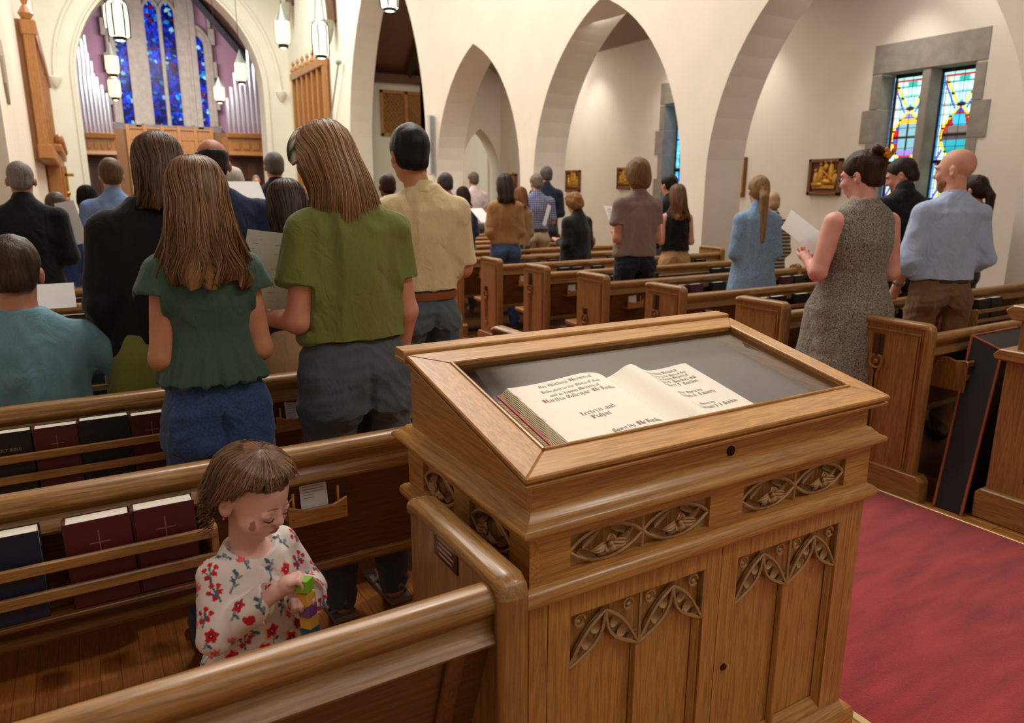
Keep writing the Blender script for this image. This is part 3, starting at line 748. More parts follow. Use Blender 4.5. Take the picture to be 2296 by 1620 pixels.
# frieze band
zc = .862
pan1 = (DXp(1280, 1199), DXp(1279, 1282), DXp(1594, 1110), DXp(1590, 1189))
pan2 = (DXp(1668, 1093), DXp(1663, 1160), DXp(1898, 1023), DXp(1896, 1092))
PA = (pan1[0][0], pan1[2][0], pan1[1][1]+.003, pan1[0][1]); PB = (pan2[0][0], pan2[2][0], pan2[1][1]+.002, pan2[0][1])
zp0 = (PA[2]+PB[2])/2; zp1 = (PA[3]+PB[3])/2
ys1 = onX(948, 1040, DX0)[1], onX(1018, 1150, DX0)[1]; ys2 = onX(1052, 1118, DX0)[1], onX(1142, 1240, DX0)[1]
SA = (min(ys1), max(ys1)); SB = (min(ys2), max(ys2))
dep = .022
fr = MB()
def front_with_holes(m, holes, x0, x1, z0, z1, h0, h1, yf, yb):
    x = x0
    for a, b in holes:
        m.box(x, a, yf, yb, z0, z1); m.box(a, b, yf, yb, z0, h0); m.box(a, b, yf, yb, h1, z1); x = b
    m.box(x, x1, yf, yb, z0, z1)
front_with_holes(fr, [(PA[0], PA[1]), (PB[0], PB[1])], DX0+dep, DX1, zT_-.01, zc+.01, zp0, zp1, DY0, DY0+dep)
dobj('frieze_rail', fr, LECT['x'])
sd = MB(); y = DY0
for a, b in sorted([SA, SB]):
    sd.box(DX0, DX0+dep, y, a, zT_-.01, zc+.01); sd.box(DX0, DX0+dep, a, b, zT_-.01, zp0); sd.box(DX0, DX0+dep, a, b, zp1, zc+.01); y = b
sd.box(DX0, DX0+dep, y, DY1, zT_-.01, zc+.01)
dobj('frieze_side', sd, LECT['y'])
dobj('carcase', MB().box(DX0+dep, DX1, DY0+dep, DY1, .03, .90), LECT['z'])
CARV = plain('carved_oak', 'A98458', .5, var=.12, vscale=60)
def flower_panel(W_, H_, n=2):
    """carving in local (x, y out = -y, z): returns mesh, origin at panel centre, y=0 at back"""
    m = MB(); cw = W_/n; d = dep
    for k in range(n):
        cx = -W_/2+cw*(k+.5); a = cw/2; b = H_/2
        # vesica outline
        R = (a*a+b*b)/(2*b)*1.0
        for s in (-1, 1):
            pts = []
            for t in np.linspace(-1, 1, 11):
                x = t*a*.99; z = s*(math.sqrt(max(0, R*R-x*x))-(R-b)*1.0)*.97
                pts.append((cx+x, -d*.72, z))
            m.tube(pts, .0042, 5)
        # leaves: shallow bowls
        for (lx, lz, rx, rz, an) in ((-.52, -.38, .30, .16, -.5), (-.02, -.58, .26, .15, .35), (.50, -.12, .34, .17, .75), (-.45, .36, .28, .14, .6), (.38, .52, .30, .14, -.45)):
            A = Matrix.Translation((cx+lx*a, -d*.45, lz*b)) @ Matrix.Rotation(-an, 4, 'Y') @ Matrix.Rotation(.35, 4, 'X')
            q = MB(); nu, nv = 10, 4; vs = []; fs = []
            for j in range(nv+1):
                r = j/nv
                for i in range(nu):
                    t = 2*math.pi*i/nu
                    vs.append((rx*a*r*math.cos(t)*(1+.12*math.cos(3*t)), .009-.014*r*r + .002*math.sin(5*t)*r, rz*b*1.6*r*math.sin(t)))
            for j in range(nv):
                for i in range(nu): fs.append((j*nu+i, j*nu+(i+1) % nu, (j+1)*nu+(i+1) % nu, (j+1)*nu+i))
            q.add(vs, fs); q.xf(A); m.add(q.v, q.f)
        # four-petalled flower
        for (an, L, wd) in ((-.12, .52, .20), (math.pi+.12, .52, .20), (math.pi/2, .66, .24), (-math.pi/2, .66, .24)):
            horiz = abs(math.cos(an)) > .5
            Ln = L*(a if horiz else b*.9); ww = wd*b*1.5
            q = MB(); vs = []; fs = []; nu, nv = 7, 8
            for j in range(nv+1):
                t = j/nv; hw = ww*math.sin(math.pi*min(1, t*.92+.08))**.8*(1 if t < .98 else .1)
                for i in range(nu):
                    u = (i/(nu-1)-.5)*2
                    vs.append((t*Ln, -.006-.012*math.sin(math.pi*t*.8)-.0022*math.cos(u*math.pi*2.5), u*hw))
            for j in range(nv):
                for i in range(nu-1): fs.append((j*nu+i, j*nu+i+1, (j+1)*nu+i+1, (j+1)*nu+i))
            q.add(vs, fs); q.xf(Matrix.Translation((cx, -d*.6, 0)) @ Matrix.Rotation(-an, 4, 'Y')); m.add(q.v, q.f)
        m.ell((cx, -d*.6-.016, 0), (.0065, .006, .0065), 10, 8)
        for t in np.linspace(.9, 2.3, 5): m.tube([(cx+.004*math.cos(t), -d*.6-.012, .004), (cx+.012*math.cos(t), -d*.6-.02, .014*math.sin(t)+.002)], .0014, 4)
    if n > 1: m.tube([(0, -d*.7, -H_/2), (0, -d*.75, 0), (0, -d*.7, H_/2)], .0035, 5)
    # chamfered spandrels
    for sx in (-1, 1):
        for sz in (-1, 1):
            m.prism([(sx*W_/2, sz*H_/2), (sx*(W_/2-cw*.30), sz*H_/2), (sx*W_/2, sz*H_*.12)], 'y', -d*.35, 0)
    return m
for (a, b, c, d_) in ((PA[0], PA[1], zp0, zp1), (PB[0], PB[1], zp0, zp1)):
    m = flower_panel(b-a, d_-c); m.xf(Matrix.Translation(((a+b)/2, DY0+dep, (c+d_)/2)))
    dobj('carved_panel', m, CARV, smooth=True, ang=50)
for (a, b) in (SA, SB):
    m = flower_panel(b-a, zp1-zp0, 1); m.xf(Matrix.Translation((DX0+dep, (a+b)/2, (zp0+zp1)/2)) @ Matrix.Rotation(-math.pi/2, 4, 'Z'))
    dobj('carved_panel', m, CARV, smooth=True, ang=50)
# torus + crown mouldings
tor = [(-.02, .700), (.0, .703), (.004, .708), (.012, .711), (.019, .718), (.021, .728), (.018, .739), (.010, .746), (.0, .750), (-.02, .750)]
for _sd, _m in (((1,), 'x'), ((3,), 'x'), ((0,), 'y'), ((2,), 'y')): dobj('torus_moulding', sweep_rect(tor, DX0, DX1, DY0, DY1, _sd), LECT[_m], smooth=True, ang=50)
crn = [(-.02, .848), (.002, .850), (.005, .858), (.014, .864), (.022, .866), (.027, .871), (.027, .878), (.022, .883), (.012, .887), (.004, .895), (-.004, .904), (-.02, .905)]
for _sd, _m in (((1,), 'x'), ((3,), 'x'), ((0,), 'y'), ((2,), 'y')): dobj('crown_moulding', sweep_rect(crn, DX0, DX1, DY0, DY1+.02, _sd), LECT[_m], smooth=True, ang=50)
# desk box: sloping sides
SY0, SZ0, SY1, SZ1 = 1.04, .988, 1.60, 1.106
SL = (SZ1-SZ0)/(SY1-SY0); ALP = math.atan(SL)
def slz(y): return SZ0+(y-SY0)*SL
bx0, bx1, by0, by1 = DX0+.012, DX1-.012, DY0+.012, 1.655
for (x0, x1) in ((bx0, bx0+.02), (bx1-.02, bx1)):
    dobj('desk_side', MB().prism([(by0+.0205, .895), (by1, .895), (by1, slz(by1)-.013), (by0+.0205, slz(by0+.02)-.013)], 'x', x0, x1), LECT['y'])
dobj('desk_front', MB().box(bx0, bx1, by0, by0+.02, .895, slz(by0)-.012), LECT['x'])
dobj('desk_back', MB().box(bx0+.0205, bx1-.0205, by1-.02, by1-.0005, .895, 1.10), LECT['x'])
zfl = .905
# lid frame in slope coordinates (s=x, t=along slope, h=normal)
CT, ST = math.cos(ALP), math.sin(ALP)
def SP(s, t, h): return (s, SY0+t*CT-h*ST, SZ0+t*ST+h*CT)
def pix2slope(x, y, h=0.0):
    o = np.array(SP(0, 0, h)); nrm = np.array((0, -ST, CT)); d = ray(x, y)
    k = np.dot(o-CAMP, nrm)/np.dot(d, nrm); p = CAMP+d*k
    return p[0], (p[1]-o[1])*CT+(p[2]-o[2])*ST
TL = (SY1-SY0)/CT
ox0 = (pix2slope(1215, 1008)[0]+pix2slope(1010, 808)[0])/2; ox1 = (pix2slope(1905, 865)[0]+pix2slope(1645, 737)[0])/2
ot0 = (pix2slope(1215, 1008)[1]+pix2slope(1905, 865)[1])/2; ot1 = (pix2slope(1010, 808)[1]+pix2slope(1645, 737)[1])/2
lx0, lx1 = .638, 1.729
def lidpiece(poly, h0, h1):
    n = len(poly); m = MB(); m.add([SP(s, t, h0) for s, t in poly]+[SP(s, t, h1) for s, t in poly],
        [tuple(range(n)), tuple(range(n, 2*n))]+[(i, (i+1) % n, n+(i+1) % n, n+i) for i in range(n)]); return m
lid = dobj('lid', lidpiece([(lx0, 0), (lx1, 0), (ox1, ot0), (ox0, ot0)], -.013, 0), LECT['x'], bev=.003)
dobj('lid_rail', lidpiece([(lx0, TL), (ox0, ot1), (ox1, ot1), (lx1, TL)], -.013, 0), LECT['x'], bev=.003)
dobj('lid_stile', lidpiece([(lx0, .0), (ox0, ot0), (ox0, ot1), (lx0, TL)], -.013, 0.0002), LECT['y'], bev=.003)
dobj('lid_stile', lidpiece([(lx1, .0), (lx1, TL), (ox1, ot1), (ox1, ot0)], -.013, 0.0002), LECT['y'], bev=.003)
# moulding beneath lid: stepped
for (o, h0, h1) in ((.004, -.018, -.013), (.010, -.026, -.018), (-.004, -.034, -.026)):
    m = MB(); a, b = lx0+.012-o, lx1-.012+o; t0 = .010-o
    for (s0, s1, t1, t2) in ((a, b, t0, t0+.03), (a, a+.03, t0+.03, TL), (b-.03, b, t0+.03, TL)):
        q = lidpiece([(s0, t1), (s1, t1), (s1, t2), (s0, t2)], h0, h1); m.add(q.v, q.f)
    o_ = dobj('lid_moulding', m, LECT['x'], bev=.0015)
# hinge strip (flat top at the back)
dobj('top_strip', MB().prism([(1.603, SZ1-.016), (1.603, SZ1+.006), (1.607, SZ1+.009), (1.658, SZ1+.011), (1.664, SZ1+.006), (1.664, SZ1-.012)], 'x', .634, 1.732), LECT['x'], bev=.001)
dobj('strip_moulding', MB().prism([(1.60, 1.085), (1.66, 1.085), (1.664, 1.09), (1.66, 1.096), (1.60, 1.096)], 'x', .632, 1.734), LECT['x'], bev=.002)
# bead round the glass
bd = MB(); c4 = [(ox0, ot0), (ox1, ot0), (ox1, ot1), (ox0, ot1)]
for i in range(4):
    p, q = c4[i], c4[(i+1) % 4]; bd.tube([SP(p[0], p[1], .001), SP(q[0], q[1], .001)], .0042, 8)
dobj('glass_bead', bd, LECT['x'], smooth=True)
t_ = NT('case_glass'); _a = t_.n('ShaderNodeBsdfTransparent'); _b = t_.n('ShaderNodeBsdfGlossy'); _b.inputs['Roughness'].default_value = .02
_w = t_.n('ShaderNodeLayerWeight'); _f = t_.n('ShaderNodeMath', operation='POWER'); t_.l(_w.outputs['Facing'], _f.inputs[0]); _f.inputs[1].default_value = 4.0
_m = t_.n('ShaderNodeMixShader'); _w.inputs['Blend'].default_value = .5
t_.l(_f.outputs[0], _m.inputs[0]); t_.l(_a.outputs[0], _m.inputs[1]); t_.l(_b.outputs[0], _m.inputs[2])
_o = [q for q in t_.t.nodes if q.type == 'OUTPUT_MATERIAL'][0]; t_.l(_m.outputs[0], _o.inputs['Surface'])
glassm = t_.m
gl = lidpiece([(ox0-.004, ot0-.004), (ox1+.004, ot0-.004), (ox1+.004, ot1+.004), (ox0-.004, ot1+.004)], -.013, -.010)
dobj('glass', gl, glassm)
# lining of the case
LIN = plain('case_lining', '56565A', .9, spec=.1, bump=.15, bscale=500)
FLH = -.060
dobj('lining', lidpiece([(bx0+.02, .05), (bx1-.02, .05), (bx1-.02, TL-.005), (bx0+.02, TL-.005)], FLH-.005, FLH), LIN)
dobj('inner_edge', MB().box(bx0+.02, bx1-.02, by1-.032, by1-.021, .96, 1.08), LECT['x'])
# cupboard front
def X_(x, y): return DXp(x, y)[0]
dx_split = (X_(1619, 1225)+X_(1592, 1620))/2
o1 = (X_(1278, 1400), X_(1582, 1290)); o2 = (X_(1654, 1260), X_(1883, 1180))
ztop1 = DXp(1278, 1379)[1]; ztop = (ztop1+DXp(1582, 1278)[1]+DXp(1654, 1250)[1]+DXp(1883, 1172)[1])/4
zbot = DXp(1831, 1581)[1]
dpt = .02
for (a, b) in ((DX0, X_(1229, 1380)), (o2[1]+.045, DX1)): dobj('face_stile', MB().box(a, b, DY0, DY0+dpt, .09, zB_), LECT['z'], bev=.0015)
for (a, b, o) in ((X_(1229, 1380)+.001, dx_split-.001, o1), (dx_split+.001, o2[1]+.044, o2)):
    d = MB()
    d.box(a, o[0], DY0, DY0+dpt, .09, zB_-.001); d.box(o[1], b, DY0, DY0+dpt, .09, zB_-.001)
    d.box(o[0], o[1], DY0, DY0+dpt, ztop, zB_-.001); d.box(o[0], o[1], DY0, DY0+dpt, .09, zbot-.012)
    door = dobj('door', d, LECT['z'])
    W_ = o[1]-o[0]; xm = (o[0]+o[1])/2
    m = MB().prism([(DY0, zbot-.012), (DY0+dpt, zbot-.012), (DY0+dpt, zbot+.02)], 'x', o[0], o[1])
    dobj('sill', m, LECT['x'], door)
    m = MB()
    for s0 in (xm, ):
        m.prism([(s0-.010, DY0+dpt), (s0-.006, DY0+.006), (s0+.006, DY0+.006), (s0+.010, DY0+dpt)], 'z', zbot-.01, ztop-.10)
    m.prism([(o[0], DY0+dpt), (o[0], DY0+.006), (o[0]+.004, DY0+.008), (o[0]+.012, DY0+dpt)], 'z', zbot-.01, ztop-.12)
    m.prism([(o[1], DY0+dpt), (o[1], DY0+.006), (o[1]-.006, DY0+.008), (o[1]-.016, DY0+dpt)], 'z', zbot-.01, ztop-.10)
    dobj('mullion', m, LECT['z'], door, bev=.0015)
    # tracery heads
    tr = MB(); hh = .125; lw = W_/2
    for k in range(2):
        x0 = o[0]+k*lw; xm2 = x0+lw/2; zs = ztop-hh; zt = ztop-.004-(.012)
        for s in (-1, 1):
            xe = xm2+s*lw/2
            P0 = Vector((xe, 0, zs-(.0 if s > 0 else .0))); P3 = Vector((xm2, 0, zt))
            dv = P3-P0; nv = Vector((-dv.z, 0, dv.x)).normalized()*(1 if s < 0 else -1)
            def cv(bulge, n=9, y=DY0+.004):
                return [tuple((P0+dv*t+nv*bulge*math.sin(math.pi*t)*(1.0-.25*math.cos(math.pi*t)))+Vector((0, y, 0))) for t in np.linspace(0, 1, n)]
            cin, cout = cv(-.026), cv(.012)
            tr.tube(cin, [.0022]+[.0042]*7+[.0022], 5); tr.tube(cout, [.0022]+[.0042]*7+[.0022], 5)
            # web behind
            n_ = len(cin); yb = DY0+.014
            vs = [(p[0], yb, p[2]) for p in cin]+[(p[0], yb, p[2]) for p in cout]
            tr.add(vs, [(i, i+1, n_+i+1, n_+i) for i in range(n_-1)])
            vs2 = [(p[0], DY0+.020, p[2]) for p in cin]
            tr.add(vs[:n_]+vs2, [(i, i+1, n_+i+1, n_+i) for i in range(n_-1)])
            for t, bz, rr in ((.22, -.005, .011), (.45, -.009, .0135), (.70, -.005, .012)):
                c = P0+dv*t+nv*(bz+.002)
                q = MB(); vs = []; fs = []
                for j in range(4):
                    r = j/3
                    for i in range(10):
                        a_ = 2*math.pi*i/10; vs.append((rr*r*math.cos(a_), .006-.010*r*r, rr*1.25*r*math.sin(a_)))
                for j in range(3):
                    for i in range(10): fs.append((j*10+i, j*10+(i+1) % 10, (j+1)*10+(i+1) % 10, (j+1)*10+i))
                q.add(vs, fs); q.xf(Matrix.Translation((c.x, DY0+.009, c.z)) @ Matrix.Rotation(s*.5, 4, 'Y')); tr.add(q.v, q.f)
            # spandrel eyelet
            cs = Vector((xe-s*lw*.16, 0, ztop-.022))
            tr.tube([(cs.x+.013*math.cos(a_), DY0+.008, cs.z+.014*math.sin(a_)) for a_ in np.linspace(0, 5.6, 9)], .003, 5)
            tr.ell((cs.x+s*.003, DY0+.012, cs.z-.004), (.007, .005, .006), 8, 6)
            # spur
            ms = P0+dv*.5-nv*.034
            tr.tube([tuple(P0+dv*.38-nv*.024+Vector((0, DY0+.010, 0))), (ms.x, DY0+.008, ms.z), tuple(P0+dv*.62-nv*.022+Vector((0, DY0+.010, 0)))], .003, 5)
        tr.tube([(x0, DY0+.004, ztop-.0), (x0, DY0+.004, zs)], .0045, 5)
    tr.tube([(o[1], DY0+.004, ztop-.0), (o[1], DY0+.004, zs)], .0045, 5)
    dobj('tracery', tr, CARV, door, smooth=True, ang=50)
# escutcheons
kx, kz = DXp(1621, 1494)
e = MB().tube([(kx, DY0+.002, kz), (kx, DY0-.004, kz)], [.0105, .008], 16); dobj('lock', e, plain('dark_bronze', '4A2418', .3, metal=.7), smooth=True)
dobj('keyhole', MB().tube([(kx, DY0-.0035, kz+.002), (kx, DY0-.0045, kz+.002)], .0022, 8).box(kx-.001, kx+.001, DY0-.0045, DY0-.0035, kz-.005, kz+.002), M_black)
q = onY(1638, 1010, by0)
dobj('lid_lock', MB().tube([(q[0], by0+.002, q[2]), (q[0], by0-.003, q[2])], [.0125, .0115], 20), plain('dark_bronze2', '3A2E20', .4, metal=.8), smooth=True)
dobj('lid_keyhole', MB().tube([(q[0], by0-.003, q[2]+.002), (q[0], by0-.0038, q[2]+.002)], .003, 8), M_black)
dobj('plinth', sweep_rect([(-.02, 0), (.03, 0), (.03, .06), (.024, .075), (.01, .085), (.0, .09), (-.02, .09)], DX0, DX1, DY0, DY1), LECT['x'], bev=.002)

# ------------------------------------------------------------------ the open book of memorials inside the case
book = thing('memorial_book', 'large open memorial book with black and red gothic lettering, red cover, under glass', 'book', tuple(SP(1.1, .1, FLH)))
book['_'] = 0; del book['_']
BL0 = Vector(book.location)
def bobj(name, mb, mat, parent=None, **k):
    mb.v = [tuple(Vector(p)-BL0) for p in mb.v]; return obj(name, mb, mat, parent or book, **k)
HP = -.038   # page level below lid
pa = pix2slope(1147, 869, HP+.012); pb = pix2slope(1278, 989, HP+.012); gt = pix2slope(1359, 833, HP); gb = pix2slope(1510, 940, HP); ra = pix2slope(1539, 811, HP+.008); rb = pix2slope(1708, 901, HP+.008)
bl, bg, br = (pa[0]+pb[0])/2, (gt[0]+gb[0])/2, (ra[0]+rb[0])/2
bt1 = (pa[1]+gt[1]+ra[1])/3+.004; bt0 = min(ot0-.015, pb[1]-.02, bt1-.33)
def hpage(s):
    if s < bg:
        u = (s-bl)/(bg-bl); return HP-.002+.016*max(0, math.sin(math.pi*u**2.4))+.006*(1-u)-.014*u**12
    u = (s-bg)/(br-bg); return HP-.012+.031*math.exp(-((u-.24)/.17)**2)*(1 if u > .24 else 1)+.006*math.exp(-((u-1)/.25)**2)+.004*u
nu = 90; ts = [bt0, (bt0+bt1)/2, bt1]
def page_surface(s0, s1, n):
    m = MB(); S = np.linspace(s0, s1, n); vs = []; fs = []
    for t in (bt0, bt1):
        for s in S: vs.append(SP(s, t, hpage(s)))
    fs = [(i, i+1, n+i+1, n+i) for i in range(n-1)]
    b = len(vs)
    for t in (bt0, bt1):
        for s in S: vs.append(SP(s, t, FLH+.008))
    fs += [(n+i, n+i+1, b+n+i+1, b+n+i) for i in range(n-1)] + [(i, b+i, b+i+1, i+1) for i in range(n-1)]
    return m.add(vs, fs)
for (s0, s1) in ((bl, bg), (bg, br)):
    bobj('page_block', page_surface(s0, s1, 50), M_cream, smooth=True, ang=60)
# sheets fanned at the left edge
for k in range(8):
    m = MB(); n = 30; vs = []; fs = []; h = hpage(bl)-.002-k*.0024
    for i in range(n+1):
        t = bt0+(bt1-bt0)*i/n; wv = .0008*math.sin(i*.55+k*.3)+.0006*math.sin(i*1.3+k)
        vs += [SP(bl+.004, t, h+wv+.0012), SP(bl-.0025*(k+1)+wv, t, h+wv+.0012), SP(bl-.0025*(k+1)+wv, t, h+wv-.0006), SP(bl+.004, t, h+wv-.0006)]
    for i in range(n):
        for j in range(4): fs.append((i*4+j, i*4+(j+1) % 4, (i+1)*4+(j+1) % 4, (i+1)*4+j))
    bobj('sheet', m.add(vs, fs), plain('aged_paper', 'CFC39C', .8, spec=.1), smooth=False)
RC = plain('red_leather', 'B01A26', .4, spec=.5)
bobj('cover', lidpiece([(bl-.037, bt0), (br+.022, bt0), (br+.022, bt1+.008), (bl-.037, bt1+.008)], FLH+.001, FLH+.006), plain('brown_leather', '4A2018', .5))
bobj('endpaper', lidpiece([(bl-.025, bt0), (bl+.01, bt0), (bl+.01, bt1+.004), (bl-.025, bt1+.004)], FLH+.006, FLH+.009), RC)
bobj('endpaper', lidpiece([(br-.01, bt0), (br+.016, bt0), (br+.016, bt1+.004), (br-.01, bt1+.004)], FLH+.006, FLH+.009), RC)
m = MB()
for i in range(40):
    t = bt0+.01+(bt1-bt0-.03)*i/40
    for q in range(2):
        a_ = lidpiece([(bl-.0335+q*.0045, t), (bl-.0315+q*.0045, t+.003), (bl-.0335+q*.0045, t+.006), (bl-.0355+q*.0045, t+.003)], FLH+.006, FLH+.0066); m.add(a_.v, a_.f)
bobj('gilt_border', m, M_brass)
# black-letter pen strokes
GL = {
 'a': (3.6, '.3,4.2 1.2,5 2.6,4.6 2.6,.3 3.1,0;2.6,2.7 .7,2.4 .2,1.2 .9,0 2.6,.8'), 'b': (3.4, '.3,7.2 .3,.4 1.3,0 2.6,.7 2.6,4 1.7,4.9 .3,4.2'),
 'c': (2.9, '2.4,4.2 1.2,5 .2,4.2 .2,.7 1.2,0 2.4,.6'), 'd': (3.5, '.4,6.8 1.4,7 2.6,4.4 2.6,.7 1.5,0 .3,.7 .3,4.1 1.4,4.9 2.6,4.3'),
 'e': (2.9, '.3,2.3 2.3,3.4 2.2,4.4 1.2,5 .2,4.2 .2,.7 1.2,0 2.4,.7'), 'f': (2.5, '.6,-.6 .6,6.3 1.3,7.1 2.1,6.5;0,4.9 2,4.9'),
 'g': (3.4, '2.6,4.2 1.4,5 .3,4.2 .3,1 1.3,.3 2.6,1;2.6,4.6 2.6,-.9 1.4,-1.9 .2,-1.2'), 'h': (3.4, '.3,7.2 .3,0;.3,4.2 1.5,5 2.6,4.2 2.6,.4 2,-.9'),
 'i': (1.6, '0,4.6 .5,4.9 .5,.4 1.1,0;.5,6.3 .8,6.6'), 'j': (1.6, '.5,4.9 .5,-.8 -.3,-1.6'), 'k': (3.3, '.3,7.2 .3,0;.3,2.6 1.7,4.9 2.4,4.2 .8,2.6 2.6,0'),
 'l': (1.7, '0,7.2 .5,7 .5,.4 1.1,0'), 'm': (5.4, '0,4.6 .5,4.9 .5,.3 .9,0;.5,4.2 1.7,5 2.5,4.3 2.5,.3 2.9,0;2.5,4.2 3.7,5 4.5,4.3 4.5,.3 5,0'),
 'n': (3.5, '0,4.6 .5,4.9 .5,.3 .9,0;.5,4.2 1.8,5 2.6,4.3 2.6,.3 3.1,0'), 'o': (3.1, '1.3,5 .2,4.2 .2,.8 1.3,0 2.4,.8 2.4,4.2 1.3,5'),
 'p': (3.4, '.4,5.2 .4,-2;.4,4.2 1.6,5 2.7,4.2 2.7,.8 1.6,0 .4,.6'), 'q': (3.4, '2.6,4.6 2.6,-2;2.6,4.2 1.4,5 .3,4.2 .3,.8 1.4,0 2.6,.8'),
 'r': (2.6, '0,4.6 .5,4.9 .5,.3 .9,0;.5,4 1.5,5 2.2,4.4'), 's': (2.7, '2.3,4.3 1.3,5 .3,4.3 .4,3 2.2,2.2 2.2,.8 1.2,0 .2,.7'),
 't': (2.4, '.6,6.2 .6,.6 1.3,0 2.1,.5;0,4.8 1.9,4.8'), 'u': (3.5, '0,4.7 .5,4.9 .5,.7 1.4,0 2.6,.8;2.6,4.9 2.6,.3 3.1,0'),
 'v': (3.2, '.2,5.2 .4,4.4 .4,.9 1.4,0 2.5,1 2.5,4.2 1.7,5'), 'w': (4.8, '.2,5.2 .4,.8 1.3,0 2.2,.9 2.2,4.8;2.2,.9 3.2,0 4.1,.9 4.1,4.4 3.3,5'),
 'x': (2.8, '.3,4.8 2.2,.2;2.2,4.8 .2,-.4;.4,2.5 2.1,2.5'), 'y': (3.3, '.2,5.1 .4,.9 1.3,.1 2.5,.9;2.5,4.8 2.5,-.6 1.4,-1.9 .4,-1.3'), '.': (1.3, '.3,.2 .6,.4'), ' ': (2.0, ''),
 'A': (5.0, '.2,5.8 1.4,7 2.4,6.6 1.2,3.2 1.2,1 .2,0;2.4,6.6 3.9,6.6 3.9,.5 4.6,0;1.2,3.4 3.9,3.4;1.8,6.4 1.8,.4'), 'B': (4.6, '.2,5.6 1.2,7 1.2,0;1.2,6.8 3,7 3.7,5.6 2,3.8 3.9,2.8 3.8,.9 2.4,0 .2,.3;2,6.6 2,.3'),
 'C': (4.2, '3.5,6 2.4,7 .7,6.2 .3,3.5 .6,.9 2,0 3.6,.9;1.9,6.6 1.9,.4'), 'D': (4.8, '.2,5.6 1.2,7 3.2,6.4 4,3.6 3.2,.6 1.4,0 .2,.6;1.6,6.7 1.6,.4;2.3,6.6 2.3,.4'), 'F': (4.0, '.2,6 1.4,7 3.6,6.6;1.4,6.6 1.4,.3 .2,-.3;1.4,3.6 3,3.6;2.1,6.6 2.1,.6'),
 'G': (4.8, '3.7,6 2.6,7 .9,6.4 .3,3.5 .8,.7 2.4,0 3.9,.9 3.9,3 2.6,3.6;2,6.7 2,.3;2.6,5.2 3.6,4.6'), 'H': (4.8, '.2,6 1.2,7 1.2,.3 .4,0;1.2,3.8 3.6,4.2 3.8,1.4 3,-.6;2,6.4 2,.4'), 'J': (3.4, '.2,6 1.2,7 2.6,6.6 2.6,.8 1.4,-.4 .2,.4;1.8,6.6 1.8,.4'),
 'K': (4.8, '.2,6 1.2,7 1.2,0;1.8,6.8 1.8,.2;1.4,3.6 3,6.8 4,6;1.6,3.6 3.2,3 3.6,.6 4.6,0'), 'L': (4.2, '.2,5.8 1,7 1.8,6.6 1.4,.8 .3,0 2.6,.4 3.9,0;2.2,6.6 2.1,.8'),
 'M': (6.2, '.2,5.8 1.2,7 1.6,.4 .4,0;1.4,6.6 2.8,6.9 2.8,.2;2.8,6.4 4.4,7 5.2,6.2 5.2,.6 5.8,0;2.1,6.7 2.1,.6;4.4,6.6 4.4,.6'), 'N': (4.8, '.2,6 1.2,7 1.2,.3 .3,0;1.2,6.4 3.8,6.4 3.8,.4 4.4,0;2,6.4 2,.4'),
 'P': (4.4, '.2,5.8 1.2,7 1.2,-.4 .2,-.8;1.2,6.6 3,7 3.8,5.4 3.2,3.4 1.4,3;2,6.6 2,.2;.2,3 1.2,3.3'), 'R': (4.8, '.2,5.8 1.2,7 1.2,0;1.2,6.6 3,7 3.6,5.4 2.6,3.8 1.3,3.6;2.6,3.8 3.4,.6 4.4,0;1.9,6.6 1.9,.2'),
 'T': (4.4, '.2,6.2 1.2,7 3.9,6.6;2,6.6 .8,4.8 .8,1 2.2,0 3.6,.8;2.5,6.6 2.5,.4'), 'W': (6.0, '.2,6 1.2,7 1.2,.8 2.4,0 3,1 3,6.8;3,1 4.2,0 5.2,1.2 5.2,5.8 4,7;1.9,6.4 1.9,.6')}
def write_line(mb, mb2, text, s0, s1, t, hgt, red=''):
    tot = sum(GL[c][0] for c in text); k = (s1-s0)/tot; kz = hgt/7.0; x = 0; first = True
    for ci, c in enumerate(text):
        wd, st = GL[c]
        tgt = mb2 if (c.isupper() and c in red) else mb
        for path in st.split(';'):
            if not path: continue
            P = [tuple(map(float, p.split(','))) for p in path.split()]
            for p, q in zip(P[:-1], P[1:]):
                nx, nz = .62, .42
                quad = [(p[0], p[1]), (q[0], q[1]), (q[0]+nx, q[1]+nz), (p[0]+nx, p[1]+nz)]
                vs = []
                for (a_, b_) in quad:
                    s = s0+(x+a_)*k; vs.append(SP(s, t+b_*kz, hpage(s)+.0007))
                tgt.add(vs, [(0, 1, 2, 3)])
        x += wd
tb, tr_ = MB(), MB()
def LN(text, px0, px1, hpx, red=''):
    a_ = pix2slope(1120+px0[0]/5.74, 790+px0[1]/5.74, HP+.010); b_ = pix2slope(1120+px1[0]/5.74, 790+px1[1]/5.74, HP+.010)
    write_line(tb, tr_, text, a_[0], b_[0], (a_[1]+b_[1])/2, hpx, red)
LN('An Abiding Memorial', (560, 480), (1140, 300), .0135)
LN('Dedicated to the Glory of God', (600, 545), (1250, 350), .0115)
LN('and in Loving Memory of', (705, 585), (1250, 410), .0115)
LN('Martha Gillespie McKinlu', (630, 672), (1440, 430), .0150, 'M')
LN('Lectern and', (1090, 815), (1470, 690), .0150, 'L')
LN('Pulpit', (1225, 850), (1440, 775), .0150, 'P')
LN('Given by', (1500, 1025), (1740, 945), .0135)
LN('McKinlu', (1800, 965), (2090, 880), .0150, 'M')
pw = br-bg
